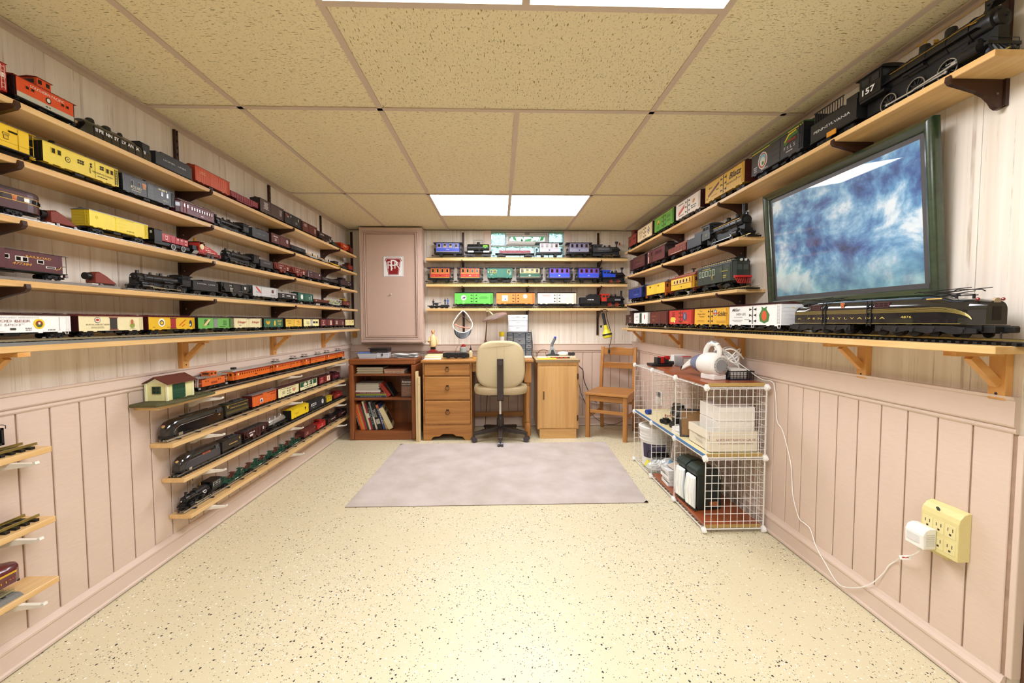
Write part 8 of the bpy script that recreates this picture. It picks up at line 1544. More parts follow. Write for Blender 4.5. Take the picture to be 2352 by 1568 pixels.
t=thing('wooden_chair','oak side chair with slatted back, in the corner between cabinet and wire rack','chair',(.852,3.937,0),math.radians(-30.2));CH=OAKZ
W_,D_=.36,.405;ob=lambda n,m,mm=None:obj(n,m,mm or CH,t,bevel=.003)
for x in(0,W_):ob('leg',MB().box(x-.019,x+.019,-.019,.019,0,.418))
for x in(.012,W_-.012):
    q=MB();y0=D_
    pts=[(y0+.045,0),(y0+.008,.30),(y0+.0,.45),(y0+.020,.66),(y0+.055,.86)]
    q.prism([(y-.016,z)for y,z in pts]+[(y+.016,z)for y,z in pts[::-1]],'x',x-.016,x+.016);ob('back_post',q)
st=MB().prism([(-.028,-.03),(W_+.028,-.03),(W_+.020,D_-.02),(W_-.01,D_+.012),(.01,D_+.012),(-.020,D_-.02)],'z',.4185,.440);ob('seat',st,OAKX)
def slat(z0,z1,arch):
    pts=[(.030,z0),(W_*.5,z0+.006*0),(W_-.030,z0),(W_-.030,z1),(W_*.75,z1+arch*.3),(W_*.62,z1+arch),(W_*.38,z1+arch),(W_*.25,z1+arch*.3),(.030,z1)]
    y=D_+.0+.02*max(0,(z0-.45)/.2);ob('back_slat',MB().prism(pts,'y',y-.008+.004,y+.010+.004),OAKX)
slat(.775,.848,.010);slat(.640,.700,.0)
for x in(0,W_):ob('side_rail',MB().box(x-.010,x+.010,.020,D_-.004,.355,.412),OAK)
ob('front_rail',MB().box(.020,W_-.020,-.010,.010,.360,.412),OAKX);ob('back_rail',MB().box(.030,W_-.030,D_-.006,D_+.012,.36,.412),OAKX)
ob('stretcher',MB().box(.020,W_-.020,-.009,.009,.245,.275),OAKX);ob('stretcher',MB().box(.03,W_-.03,D_+.0,D_+.018,.275,.305),OAKX)
for x in(.004,W_-.004):ob('stretcher',MB().box(x-.008,x+.008,.020,D_-.002,.19,.22),OAK)
RX0,RX1=1.077,1.398;RYS=[2.100,2.482,2.869,3.246];RZS=[.0165,.400,.776];WIRE=P('#eceae6',.35)
rack=thing('wire_rack','white wire cube shelving with round corner connectors along the right wall','rack',(0,0,0))
def wirepanel(a,b,n,r=.0011,R=.0019):
    """grid in a local xy rectangle a x b"""
    q=MB()
    for i in range(n+1):
        rr_=R if i in(0,n)else r;x=-a/2+a*i/n;q.box(x-rr_,x+rr_,-b/2,b/2,-rr_,rr_)
    for i in range(n+1):
        rr_=R if i in(0,n)else r;y=-b/2+b*i/n;q.box(-a/2,a/2,y-rr_,y+rr_,-rr_+.0022*(i not in(0,n)),rr_+.0022*(i not in(0,n)))
    return q
for j in range(4):
    for k in range(2):
        a,b=RX1-RX0-.006,RZS[k+1]-RZS[k]-.012
        obj('wire_panel',K(('wp',0,k),lambda:wirepanel(a,b,9)),WIRE,rack,((RX0+RX1)/2,RYS[j],(RZS[k]+RZS[k+1])/2),(PI/2,0,0))
for j in range(3):
    b=RYS[j+1]-RYS[j]-.012;ym=(RYS[j+1]+RYS[j])/2
    for k in range(2):obj('wire_panel',K(('wp',1,j,k),lambda:wirepanel(b,RZS[k+1]-RZS[k]-.012,9)),WIRE,rack,(RX1+.0045,ym,(RZS[k]+RZS[k+1])/2),(PI/2,0,PI/2))
    for k in range(3):obj('wire_panel',K(('wp',2,j),lambda:wirepanel(RX1-RX0-.006,b,9)),WIRE,rack,((RX0+RX1)/2,ym,RZS[k]))
cm=K(('conn',),lambda:MB().lathe([(0,-.012),(.009,-.0115),(.0155,-.008),(.017,-.002),(.017,.002),(.0155,.008),(.009,.0115),(0,.012)],axis='x',n=16).box(-.008,.008,-.019,.019,-.0035,.0035).box(-.008,.008,-.0035,.0035,-.0165,.019),.6)
for x in(RX0,RX1):
    for y in RYS:
        for z in RZS:obj('connector',cm,P('#f1f0ec',.3),rack,(x,y,z))
LAM,PART=wood('#a85a34','#8a4426',1,.3,.7,'red_laminate'),P('#b99a5a',.8,var=.45,scale=260)
def board(lab,x0,x1,y0,y1,z,th=.018,m=LAM,edge=None):
    t=thing('board',lab,'board',((x0+x1)/2,(y0+y1)/2,z));a,b=(x1-x0)/2,(y1-y0)/2
    obj('panel',MB().box(-a,a,-b+.0015,b,0,th),m,t,bevel=.0008,seg=1);obj('edge',MB().box(-a,a,-b,-b+.0014,0,th),PART,t)
    if edge:obj('edge_tape',MB().box(-a-.0012,-a-.0001,-b,b,.002,th),P(edge,.4),t)
    return t
zT=RZS[2]+.0050
board('reddish laminate board under the hand vacuum, on top of the wire rack',RX0+.014,RX1-.004,2.112,2.695,zT)
board('second reddish laminate board behind the first on the wire rack top',RX0+.048,RX1-.004,2.705,3.10,zT)
zM=RZS[1]+.0050;zB=RZS[0]+.0050
board('blue edged cream shelf board lying in the middle level of the wire rack',RX0+.004,RX1-.006,2.112,3.236,zM,.016,P('#dccf9f',.5,var=.15),'#3f7ab5')
board('reddish laminate board at the bottom of the wire rack',RX0+.014,RX1-.006,2.112,2.86,zB)
zt_,zm_,zb_=zT+.0184,zM+.0164,zB+.0184
t=thing('hand_vacuum','white and grey cordless hand vacuum with round exhaust grille, on the wire rack','vacuum',(1.200,2.275,zt_),.22)
VW,VG=P('#eceae4',.25),P('#8d9096',.3)
obj('body',MB().lathe([(.048,-.062),(.060,-.052),(.068,-.020),(.069,.015),(.064,.05),(.058,.07)],(0,0,.080),'y',28).mesh('vb',.7),VW,t)
obj('dust_bowl',MB().lathe([(.0575,.0705),(.053,.10),(.044,.13),(.034,.15)],(0,0,.079),'y',28).mesh('vd',.7),P('#6f7894',.15),t)
q=MB().add([(-.034,.15,.06),(.034,.15,.06),(.034,.15,.105),(-.034,.15,.105),(-.022,.255,.020),(.022,.255,.020),(.022,.235,.052),(-.022,.235,.052)],[(0,1,2,3)[::-1],(4,5,6,7),(0,4,5,1)[::-1],(1,5,6,2)[::-1],(2,6,7,3)[::-1],(3,7,4,0)[::-1]])
obj('nozzle',q,VW,t,bevel=.006);obj('nozzle_mouth',MB().box(-.019,.019,.2545,.2575,.021,.046),P('#1c1c1e',.5),t)
e=obj('exhaust',MB().cyl((0,-.0625,.080),(0,-.0660,.080),.034,n=28),VG,t);q=MB()
for ring,nn in((.039,30),(.0445,34)):
    for i in range(nn):a=2*PI*i/nn;q.cyl((ring*math.cos(a),-.0640,.08+ring*math.sin(a)),(ring*math.cos(a),-.0600,.08+ring*math.sin(a)),.0019,n=6)
obj('vent_hole',q,P('#2a2b2e',.5),t)
obj('handle',MB().tube([(0,-.045,.128),(0,-.050,.165),(0,-.030,.192),(0,.005,.200),(0,.035,.190),(0,.055,.165),(0,.062,.135)],.0145,12).mesh('vh',1.),VW,t)
obj('handle_grip',MB().tube([(0,-.040,.186),(0,-.018,.2005),(0,.012,.2035),(0,.036,.195)],.0120,10),VG,t);obj('foot',MB().prism([(-.042,-.055),(.042,-.055),(.050,.04),(-.050,.04)],'z',0,.03),VW,t,bevel=.005)
t=thing('basket','black mesh basket holding white cords and boxes on the wire rack','basket',(1.328,2.355,zt_));a,b_,h_=.066,.145,.048;q=MB()
for i in range(8):x=-a+2*a*i/7;q.box(x-.0011,x+.0011,-b_-.0011,-b_+.0011,0,h_).box(x-.0011,x+.0011,b_-.0011,b_+.0011,0,h_)
for i in range(17):y=-b_+2*b_*i/16;q.box(-a-.0011,-a+.0011,y-.0011,y+.0011,0,h_).box(a-.0011,a+.0011,y-.0011,y+.0011,0,h_)
for z in(.006,.016,.026,.036):q.ring(-a,a,-b_-.0008,-b_+.0008,z-.001,z+.001,.001).box(-a-.0008,-a+.0008,-b_,b_,z-.001,z+.001).box(a-.0008,a+.0008,-b_,b_,z-.001,z+.001)
obj('mesh_sides',q,P('#151517',.4),t);obj('rim',MB().box(-a-.003,a+.003,-b_-.003,-b_+.002,h_-.004,h_+.002).box(-a-.003,a+.003,b_-.002,b_+.003,h_-.004,h_+.002).box(-a-.003,-a+.002,-b_,b_,h_-.004,h_+.002).box(a-.002,a+.003,-b_,b_,h_-.004,h_+.002),P('#151517',.4),t);obj('base',MB().box(-a,a,-b_,b_,0,.003),P('#1c2440',.5),t)
tag(obj('power_box',MB().box(-.045,.045,-.07,.07,0,.055),P('#e6e3dc',.4),None,(1.328,2.305,zt_+.0034),bevel=.006),'white power supply box inside the black mesh basket','box')
tag(obj('blue_pouch',MB().box(-.04,.04,-.04,.04,0,.085),P('#4468c4',.45),None,(1.318,2.44,zt_+.0034),(0,0,.2),bevel=.012),'blue pouch at the back of the black mesh basket','pouch')
cw=random.Random(4);q=MB()
for k in range(7):
    cx_,cy_,cz_=1.322+cw.uniform(-.008,.008),2.345+cw.uniform(-.02,.02),zt_+.105+.006*k;ra,rb_=.055+cw.uniform(-.01,.01),.080+cw.uniform(-.015,.015);tl=cw.uniform(-.5,.5)
    pts=[(cx_+ra*math.cos(u),cy_+rb_*math.sin(u),cz_+tl*ra*math.cos(u)+.03*math.sin(2*u+k))for u in(2*PI*i/26 for i in range(27))];q.tube(pts,.0036,6)
q.tube([(1.30,2.30,zt_+.09),(1.29,2.27,zt_+.135),(1.26,2.26,zt_+.16),(1.215,2.255,zt_+.188),(1.20,2.25,zt_+.199)],.0022,6)
tag(obj('cable_heap',q,P('#f0eee9',.4)),'loops of white cord heaped over the black mesh basket','cord')
q=MB();pts=[(1.262+.0*u,2.28+.05*math.cos(u),zt_+.045+.045*math.sin(u))for u in(2*PI*i/24 for i in range(25))]
tag(obj('black_cable',q.tube([(x-.002,y,z)for x,y,z in pts],.0028,6),BLK),'black cable loop hanging on the basket side','cord')
t=thing('power_tool','red and black model motor block on the wire rack, left end of its top','tool',(1.165,2.955,zt_));obj('base',MB().box(-.075,.075,-.05,.06,0,.018),BLK,t,bevel=.003);obj('block',MB().box(-.03,.055,-.03,.04,.018,.062),P('#1e1c1c',.45),t,bevel=.004);obj('red_cover',MB().box(-.005,.02,-.033,.03,.022,.068).box(.03,.06,-.036,.0,.050,.074),P('#b5201c',.35),t,bevel=.003);obj('cylinder',MB().cyl((.07,0,.022),(.10,0,.022),.014,n=14),DGR,t)
t=thing('metal_box','silver transformer box with pale front panel on the wire rack','box',(1.335,2.90,zt_));obj('case',MB().box(-.055,.055,-.06,.06,0,.068),P('#a9a9a8',.35,.5),t,bevel=.003);obj('panel',MB().box(-.045,.045,-.0615,-.060,.008,.060),P('#d9d4c4',.5),t);obj('knob',MB().lathe([(.012,0),(.010,-.014),(0,-.015)],(.01,-.0615,.03),'y',12),BLK,t);obj('handle',MB().box(-.03,.03,-.01,.01,.068,.074),P('#c8403a',.4),t)
tag(obj('white_box',MB().box(-.05,.05,-.03,.03,0,.075),P('#e9e7e3',.5),None,(1.33,3.01,zt_),bevel=.002),'white box behind the silver transformer on the wire rack','box')
t=thing('cardboard_box','white cardboard box with red printed title, middle level of the wire rack','box',(1.248,2.255,zm_));a,b_,h_=.130,.118,.112;CB=P('#e6ddc8',.6)
obj('walls',MB().box(-a,a,-b_,-b_+.003,0,h_).box(-a,a,b_-.003,b_,0,h_).box(-a,-a+.003,-b_+.003,b_-.003,0,h_).box(a-.003,a,-b_+.003,b_-.003,0,h_).box(-a,a,-b_,b_,0,.003),CB,t)
obj('flap',MB().obox((-a-.004,0,h_-.022),(.0012,0,0),(0,b_,0),(0,0,.022)),CB,t)
text(t,'NORTHEAST NARROW GAUGE',.012,-b_-.0008,.066,.0125,P('#8a4048',.5),.215);text(t,'P.O. BOX 191 WISCASSET, MAINE',.012,-b_-.0008,.046,.0065,P('#7a5a5c',.5),.19)
decor(t,.1,2*b_,0,h_,[]);obj('small_lettering',MB().box(-a-.0060,-a-.0053,-.05,.03,.066,.068).box(-a-.0060,-a-.0053,-.05,.01,.058,.060).box(-a-.0060,-a-.0053,-.05,.04,.04,.042).box(-a-.0060,-a-.0053,-.05,.02,.032,.034),P('#9a948a',.5),t)
for k in range(3):
    t=thing('white_carton',f'long white carton in the stack inside the cardboard box, {["bottom", "middle", "top"][k]} one','box',(1.270,2.252,zm_+.0034+.0795*k+.0),0,'white cartons in the cardboard box');obj('carton',MB().box(-.100,.098,-.105,.105,0,.078),P('#ece8de',.55),t,bevel=.003);obj('flap_edge',MB().box(-.096,.094,-.1062,-.105,.052,.0535),P('#c9c2b2',.6),t)
t=thing('picture_board','dark framed picture leaning with its brown back showing, middle level of the wire rack','picture',(1.175,2.425,zm_),0);t.rotation_euler=(-.42,0,-.32)
obj('backing',MB().box(-.075,.125,-.003,.003,.008,.165),P('#8a6430',.6,var=.2),t);obj('frame',MB().ring(-.083,.133,-.008,.008,0,.173,.010),P('#2a1c12',.4),t,bevel=.002)
pb=random.Random(8)
for k,(lab,x,y,w_,d_,h_,rz)in enumerate((('black model locomotive chassis nearest the leaning picture, middle rack level',1.255,2.615,.055,.13,.075,.3),('black square motor block in the middle of the rack level',1.150,2.640,.04,.06,.070,.1),('black wheeled model frame lying behind the motor block',1.275,2.80,.06,.12,.055,-.1),('long black model engine body at the back of the middle rack level',1.31,2.96,.05,.14,.10,.05),('small black wheel set near the blue rack edge',1.135,2.765,.035,.05,.040,.4))):
    t=thing('model_chassis',lab,'train part',(x,y,zm_),rz,'train parts on the wire rack');q=MB().box(-w_/2,w_/2,-d_/2,d_/2,.016,h_*.62)
    obj('frame',q,P('#1b1b1d',.45),t,bevel=.002)
    for i in range(3):
        for s in(-1,1):obj('wheel',MB().cyl((s*w_*.5,-d_*.34+d_*.34*i,.0165),(s*w_*.62,-d_*.34+d_*.34*i,.0165),.016,n=14),P('#3c3c3f',.35,.6),t)
    obj('upper_works',MB().box(-w_*.35,w_*.35,-d_*.4,d_*.1,h_*.62,h_).cyl((0,d_*.15,h_*.78),(0,d_*.45,h_*.78),h_*.17,n=12),P('#141416',.4),t,bevel=.0015)
tag(obj('blue_spool',MB().cyl((-.02,0,.018),(.02,0,.018),.018,n=16),P('#2f4a9a',.35),None,(1.125,3.06,zm_),(0,0,.4)),'small blue cylinder on the far end of the blue edged board','spool')
tag(obj('copper_wheels',MB().cyl((-.03,0,.014),(.03,0,.014),.004,n=8).cyl((-.026,0,.014),(-.020,0,.014),.014,n=16).cyl((.020,0,.014),(.026,0,.014),.014,n=16),P('#b5734a',.35,.7),None,(1.225,2.925,zm_),(0,0,.2)),'copper coloured wheel pair among the black train parts','train part')
t=thing('paper_stack','stack of white papers on the middle rack level beside the leaning picture','papers',(1.145,2.515,zm_),.2)
for k in range(6):obj('sheet',MB().box(-.045,.045,-.05,.05,.0,.006),P('#f0eeea',.6),t,(.003*(k%3),.004*(k%2),.0064*k),(0,0,.08*(k%3)))
def lantern(lab,x,y,z,rz):
    t=thing('lantern',lab,'lantern',(x,y,z),rz,'battery lanterns on the wire rack');G=P('#17231f',.4)
    out=[(-.070,0),(.075,0),(.080,.03),(.078,.20),(.060,.235),(-.005,.258),(-.050,.250),(-.075,.222),(-.078,.03)]
    obj('body',MB().prism(out,'y',-.040,.055),G,t,bevel=.010)
    obj('hood',MB().prism([(-.085,.205),(-.03,.205),(-.005,.262),(-.055,.258),(-.088,.235)],'y',-.050,.058),P('#1c2f2a',.35),t,bevel=.008)
    g=obj('lamp_lens',MB().prism([(-.097,.022),(-.082,.012),(-.082,.200),(-.094,.190),(-.104,.10)],'y',-.042,.048),P('#e9eeee',.12,.0,.8),t,bevel=.004)
    for yy in(-.012,.018):obj('tube_lamp',MB().cyl((-.0965,yy,.03),(-.0965,yy,.185),.010,n=12),P('#f7f8f4',.2),g)
    obj('lens_rim',MB().box(-.090,-.076,-.046,.052,.004,.014),G,t,bevel=.003)
    obj('sticker',MB().box(.005,.055,-.0412,-.0402,.022,.050),P('#a9673f',.5,var=.3),t);obj('side_groove',MB().box(-.03,.05,-.0408,-.0400,.165,.168).box(-.03,.05,-.0408,-.04,.10,.102),P('#0c1513',.5),t)
    obj('hang_cord',MB().tube([(.04,.0,.25),(.045,-.02,.262),(.06,-.042,.23),(.065,-.044,.18)],.0018,6),P('#e8e8e4',.5),t)
lantern('dark green battery lantern with upright white lamp, nearer one on the rack bottom',1.190,2.315,zb_,.10);lantern('dark green battery lantern standing behind the nearer one on the rack bottom',1.185,2.440,zb_,.10)
ZR_=P('#eeedea',.35)
for k in range(5):
    tag(obj('plastic_tray',MB().box(-.095,.095,-.06,.06,0,.003).box(-.095,.095,-.06,-.057,.003,.020).box(-.095,.095,.057,.06,.003,.020).box(-.095,-.092,-.057,.057,.003,.020).box(.092,.095,-.057,.057,.003,.020),ZR_,None,(1.195+.008*(k%2),2.675+.006*(k%3),zb_+.0206*k),(0,0,.06*(k%3)-.05),bevel=.001,seg=1),f'flat white plastic tray in the pile on the rack bottom, {["lowest", "second from bottom", "middle", "fourth from bottom", "topmost"][k]}','tray','white trays on the wire rack')
t=thing('parts_card','pale parts card with black rings lying on the white tray pile','package',(1.210,2.705,zb_+.1085),.25);t.rotation_euler=(.15,-.25,.25)
obj('card',MB().box(-.06,.06,-.05,.05,0,.004),P('#d6c9b8',.5),t)
for x in(-.02,.02):obj('ring',MB().lathe([(.009,.004),(.013,.004),(.013,.007),(.009,.007)],(x,-.02,0),'z',16,closed=True),BLK,t)
t=thing('bucket','white plastic bucket with grey lid and dark label behind the wire rack bars','bucket',(1.205,3.105,RZS[0]+.0050))
obj('pail',MB().lathe([(.100,0),(.104,.004),(.122,.255),(.126,.262),(.126,.275)],n=30).mesh('pail',.6),P('#efeeea',.35),t);obj('lid',MB().lathe([(.131,.2755),(.133,.285),(.133,.300),(.128,.304),(.110,.304),(.105,.298),(0,.298)],n=30).mesh('lid',.6),P('#e8e7e2',.35),t)
for z in(.20,.225,.245):obj('rib',MB().lathe([(.1195,z),(.1245,z),(.1245,z+.005),(.1195,z+.005)],n=30,closed=True),P('#e6e5e0',.35),t)
q=MB();n=10;vs=[]
for i in range(n+1):
    a=math.radians(195+9*i)
    for z,r in((.07,.1085),(.18,.1165)):vs.append(((r+.0006)*math.cos(a),(r+.0006)*math.sin(a),z))
o=obj('label_wrap',q.add(vs,[(2*i,2*i+2,2*i+3,2*i+1)for i in range(n)]),P('#3f3a52',.5,var=.5,scale=70),t);md=o.modifiers.new('th','SOLIDIFY');md.thickness=.0008
t=thing('plastic_bag','crumpled clear bags of supplies in front of the bucket on the rack bottom','bag',(1.165,2.925,RZS[0]+.0055));
for k,(x,y,z,sx,sy,sz,c)in enumerate(((-.02,0,.045,.065,.05,.045,'#d9dcda'),(.05,-.03,.06,.07,.045,.05,'#e6e8e6'),(-.05,.03,.03,.04,.05,.03,'#c9cfcc'))):
    m=MB().ball((x,y,z),(sx,sy,sz),18,12);rr2=random.Random(k+3);m.v=[(a*1+rr2.uniform(-.006,.006),b*1+rr2.uniform(-.006,.006),max(.0,c_+rr2.uniform(-.006,.006)))for a,b,c_ in m.v];obj('film',m,P(c,.15),t)
obj('blue_packet',MB().obox((.035,-.085,.085),(.012,0,.03),(0,.02,0),(-.004,0,.0015)),P('#7ab0d9',.4),t);obj('yellow_packet',MB().obox((-.075,.055,.05),(.012,0,.02),(0,.02,0),(-.004,0,.0015)),P('#e2d84a',.4),t)
q=MB()
for k in range(5):q.tube([(1.15+.022*k+.016*math.sin(i*1.3+k),2.985+.01*math.cos(i*.9+k),.135+.012*math.sin(i*1.7+2*k))for i in range(7)],.0035,6)
q.tube([(1.10,2.99,.11),(1.094,2.99,.14),(1.105,2.985,.165),(1.125,2.985,.15),(1.15,2.985,.14)],.004,6).box(1.14,1.25,2.965,3.0,.105,.132)
tag(obj('cable_tangle',q,BLK),'tangle of black cords above the clear bags on the rack bottom','cord')
t=thing('framed_print','large blue toned framed print under glass, leaning out on the right wall','picture',(XR-.031,1.680,1.195));t.rotation_euler=(0,-.085,0)
AW,AH=.412,.568;m,nt,b,N,Lk=nodes('blue_abstract_print');tc=N('TexCoord');b.inputs['Roughness'].default_value=.5;b.inputs['Coat Weight'].default_value=1.;b.inputs['Coat Roughness'].default_value=.012
mp=N('Mapping');mp.inputs['Scale'].default_value=(1,5,6);Lk(tc.outputs['Object'],mp.inputs['Vector']);n1=N('TexNoise',Scale=1.,Detail=8.,Roughness=.62,Distortion=.25);Lk(mp.outputs[0],n1.inputs['Vector'])
rp=N('ValToRGB');el=rp.color_ramp.elements;el[0].position=.30;el[0].color=lin('#22304f');el[1].position=.72;el[1].color=lin('#e9edf0')
for p_,c_ in((.40,'#3f5f96'),(.48,'#5f92bd'),(.54,'#8fb6d2'),(.60,'#cfdde6')):e_=el.new(p_);e_.color=lin(c_)
Lk(n1.outputs['Fac'],rp.inputs['Fac']);sx=N('SeparateXYZ');Lk(tc.outputs['Object'],sx.inputs[0])
mr=N('MapRange');mr.inputs['From Min'].default_value=.05;mr.inputs['From Max'].default_value=.20;mr.inputs['To Min'].default_value=.75;mr.inputs['To Max'].default_value=0.;Lk(sx.outputs['Z'],mr.inputs['Value'])
n2=N('TexNoise',Scale=14.,Detail=5.);Lk(tc.outputs['Object'],n2.inputs['Vector']);r2=N('ValToRGB');r2.color_ramp.elements[0].position=.35;r2.color_ramp.elements[0].color=lin('#2f6276');r2.color_ramp.elements[1].position=.65;r2.color_ramp.elements[1].color=lin('#7fb2b4');Lk(n2.outputs['Fac'],r2.inputs['Fac'])
mx=N('Mix',data_type='RGBA');Lk(mr.outputs[0],mx.inputs['Factor']);Lk(rp.outputs['Color'],mx.inputs['A']);Lk(r2.outputs['Color'],mx.inputs['B']);Lk(mx.outputs['Result'],b.inputs['Base Color'])
n3=N('TexNoise',Scale=60.,Detail=3.);Lk(tc.outputs['Object'],n3.inputs['Vector'])
FR=wood('#1f2c1c','#31442b',1,.16,1.,'dark_green_lacquer',.8)
obj('print',MB().box(-.004,.0,-AW+.052,AW-.052,.052,AH-.052),m,t);obj('mat_border',MB().box(-.0038,.0005,-AW+.034,AW-.034,.034,.052).box(-.0038,.0005,-AW+.034,AW-.034,AH-.052,AH-.034).box(-.0038,.0005,-AW+.034,-AW+.052,.052,AH-.052).box(-.0038,.0005,AW-.052,AW-.034,.052,AH-.052),P('#4a4748',.5),t)
q=MB();pf=[(.010,0),(-.012,0),(-.022,.006),(-.024,.016),(-.016,.024),(-.014,.030),(-.006,.035),(.010,.035)]
for s in(-1,1):q.add([(x,s*(AW-d_),z)for z in(0,1)for x,d_ in pf],[])if False else None
def frame_side(p,e0,e1):
    """mitred moulding: p maps (depth, inset, end) to a point"""
    n=len(pf);return MB().add([p(x,d_,0)for x,d_ in pf]+[p(x,d_,1)for x,d_ in pf],[tuple(range(n))[::-1],tuple(range(n,2*n))]+[(i,(i+1)%n,n+(i+1)%n,n+i)for i in range(n)])
for nm,p in(('frame_side',lambda x,d_,e:(x,-AW+d_,d_ if e==0 else AH-d_)),('frame_side',lambda x,d_,e:(x,AW-d_,d_ if e==0 else AH-d_)),('frame_side',lambda x,d_,e:(x,(-AW+d_)if e==0 else(AW-d_),d_)),('frame_side',lambda x,d_,e:(x,(-AW+d_)if e==0 else(AW-d_),AH-d_))):obj(nm,frame_side(p,0,1).mesh('fs',.9),FR,t)
obj('back_board',MB().box(.0006,.009,-AW+.02,AW-.02,.02,AH-.02),P('#7a6a54',.8),t)
t=thing('outlet_tap','cream six outlet wall tap on the right wall panelling','outlet',(XR-.0065,1.236,.385));CRM=P('#ddd092',.4)
obj('housing',MB().prism([(0,0),(-.040,0),(-.040,.118),(-.036,.132),(-.024,.146),(-.008,.152),(0,.152)],'y',-.056,.056),CRM,t,bevel=.002);obj('lower_tab',MB().box(-.026,-.002,-.02,.045,-.014,-.0002),CRM,t,bevel=.001)
obj('indicator',MB().obox((-.0345,.008,.137),(.004,0,-.0075),(0,.0035,0),(.002,0,.001)),P('#2a3a34',.3),t)
for yy in(-.034,0,.034):
    for zz in(.085,.033):
        s=obj('socket',MB().box(-.0410,-.040,yy-.015,yy+.015,zz-.020,zz+.020),P('#e2d69c',.4),t,bevel=.0005,seg=1)
        obj('slot',MB().box(-.0414,-.0409,yy-.0078,yy-.0058,zz+.001,zz+.012).box(-.0414,-.0409,yy+.0058,yy+.0078,zz+.001,zz+.011).box(-.0414,-.0409,yy-.003,yy+.003,zz-.012,zz-.006),P('#3a2c1c',.6),s)
t=thing('power_adapter','white power adapter plugged into the cream outlet tap','adapter',(XR-.0065-.0416,1.270,.392));obj('body',MB().prism([(0,0),(-.042,0),(-.044,.045),(-.036,.062),(-.020,.068),(0,.066)],'y',-.030,.030),P('#eeece6',.3),t,bevel=.003)
q=MB()
for i in range(6):q.box(-.034,-.006,-.0312,-.0300,.012+.007*i,.0150+.007*i)
obj('vent_rib',q,P('#cfccc2',.4),t);obj('print_label',MB().box(-.0444,-.0432,-.018,.022,.016,.040),P('#d9d7d4',.5,var=.3,scale=900),t);obj('strain_relief',MB().cyl((-.022,0,0),(-.022,0,-.020),.0055,.0035,n=10),P('#eeece6',.3),t)
cx=XR-.0125;xa=XR-.0065-.0416-.022
pts=[(xa,1.270,.372),(xa+.01,1.30,.340),(xa+.03,1.355,.299),(cx,1.40,.261),(cx,1.428,.226),(cx,1.447,.186),(cx-.010,1.48,.126),(cx-.014,1.525,.079),(cx-.016,1.594,.034),(cx-.016,1.637,.030),(cx-.015,1.696,.069),(cx-.010,1.759,.112),(cx,1.808,.165),(cx,1.845,.175),(cx,1.883,.185),(cx,1.925,.269),(cx,1.937,.351),(cx,1.95,.433),(cx,2.011,.568),(cx,2.055,.610),(cx-.002,2.066,.713),(cx-.004,2.075,.775),(1.412,2.085,.810),(1.395,2.15,.815),(1.37,2.24,.86),(1.34,2.30,.90)]
def smooth_pts(p,n=5):
    p=[Vector(a)for a in p];out=[]
    for i in range(len(p)-1):
        p0,p1,p2,p3=p[max(i-1,0)],p[i],p[i+1],p[min(i+2,len(p)-1)]
        for k in range(n):u=k/n;out.append(.5*((2*p1)+(p2-p0)*u+(2*p0-5*p1+4*p2-p3)*u*u+(3*p1-p0-3*p2+p3)*u**3))
    return out+[p[-1]]
t=thing('adapter_cable','thin white cord running from the adapter along the baseboard up to the wire rack','cord',(0,0,0));obj('wire',MB().tube(smooth_pts(pts),.0021,6),P('#f2f0ea',.4),t);obj('cord_tag',MB().obox((xa+.022,1.335,.312),(.0006,0,0),(0,.020,-.012),(0,.003,.006)),P('#f4f2f0',.5),t);obj('tag_stripe',MB().obox((xa+.0212,1.335,.312),(.0003,0,0),(0,.011,-.0066),(0,.0012,.002)),P('#b5382a',.5),t)
dz=DH+.0004
t=thing('figurine','small cream waiter figurine with dark trousers on a red base, left on the desk','figurine',(-.690,4.255,.817));IV=P('#e6cf9a',.5)
obj('base',MB().box(-.042,.042,-.03,.03,0,.012),P('#a02a20',.4),t,bevel=.003);obj('shoes',MB().ball((-.014,-.008,.018),(.012,.022,.008),10,6).ball((.016,-.008,.018),(.012,.022,.008),10,6),P('#b03024',.4),t)
obj('trousers',MB().tube([(-.014,0,.02),(-.012,0,.055)],.013,10).tube([(.014,0,.02),(.012,0,.055)],.013,10),P('#241f1c',.5),t)
obj('coat',MB().lathe([(.026,.048),(.036,.060),(.037,.09),(.033,.125),(.030,.150),(.018,.166),(.010,.172),(.0105,.180)],n=18).mesh('coat',1.),IV,t)
hd=obj('head',MB().ball((0,-.001,.205),(.0175,.020,.025),16,12).mesh('head',2.),P('#d9a878',.5),t);obj('nose',MB().ball((0,-.021,.203),(.004,.006,.005),8,6).ball((-.0185,.001,.205),(.003,.005,.007),8,6).ball((.0185,.001,.205),(.003,.005,.007),8,6),P('#d09a6a',.5),hd);obj('eyes',MB().ball((-.007,-.0185,.210),(.0022,.0016,.0022),6,5).ball((.007,-.0185,.210),(.0022,.0016,.0022),6,5).box(-.006,.006,-.0195,-.0175,.192,.194),P('#3a2418',.4),hd);obj('hair',MB().lathe([(.0185,.206),(.0188,.212),(.0172,.218)],(0,.003,0),'z',16,closed=True),P('#b0683a',.7),hd)
obj('arms',MB().tube([(-.030,0,.150),(-.042,-.010,.120),(-.040,-.035,.105),(-.022,-.046,.104)],.010,8).tube([(.030,0,.150),(.044,0,.115),(.046,-.004,.080)],.010,8).mesh('arms',1.),IV,t);obj('tray',MB().lathe([(.030,0),(.032,.003),(0,.0035)],(-.040,-.050,.112),'z',16),P('#d9b878',.4),t)
for s,c in((-.020,(-.018,-.048,.104)),(1,(.046,-.005,.072))):obj('hand',MB().ball(c,(.008,.008,.009),8,6),P('#d9a878',.5),t)
tag(obj('flat_case',MB().box(-.085,.075,-.055,.045,0,.010),P('#7a2830',.4),None,(-.665,4.265,.8066),(0,0,0),bevel=.002),'dark red flat case under the waiter figurine on the desk','case')
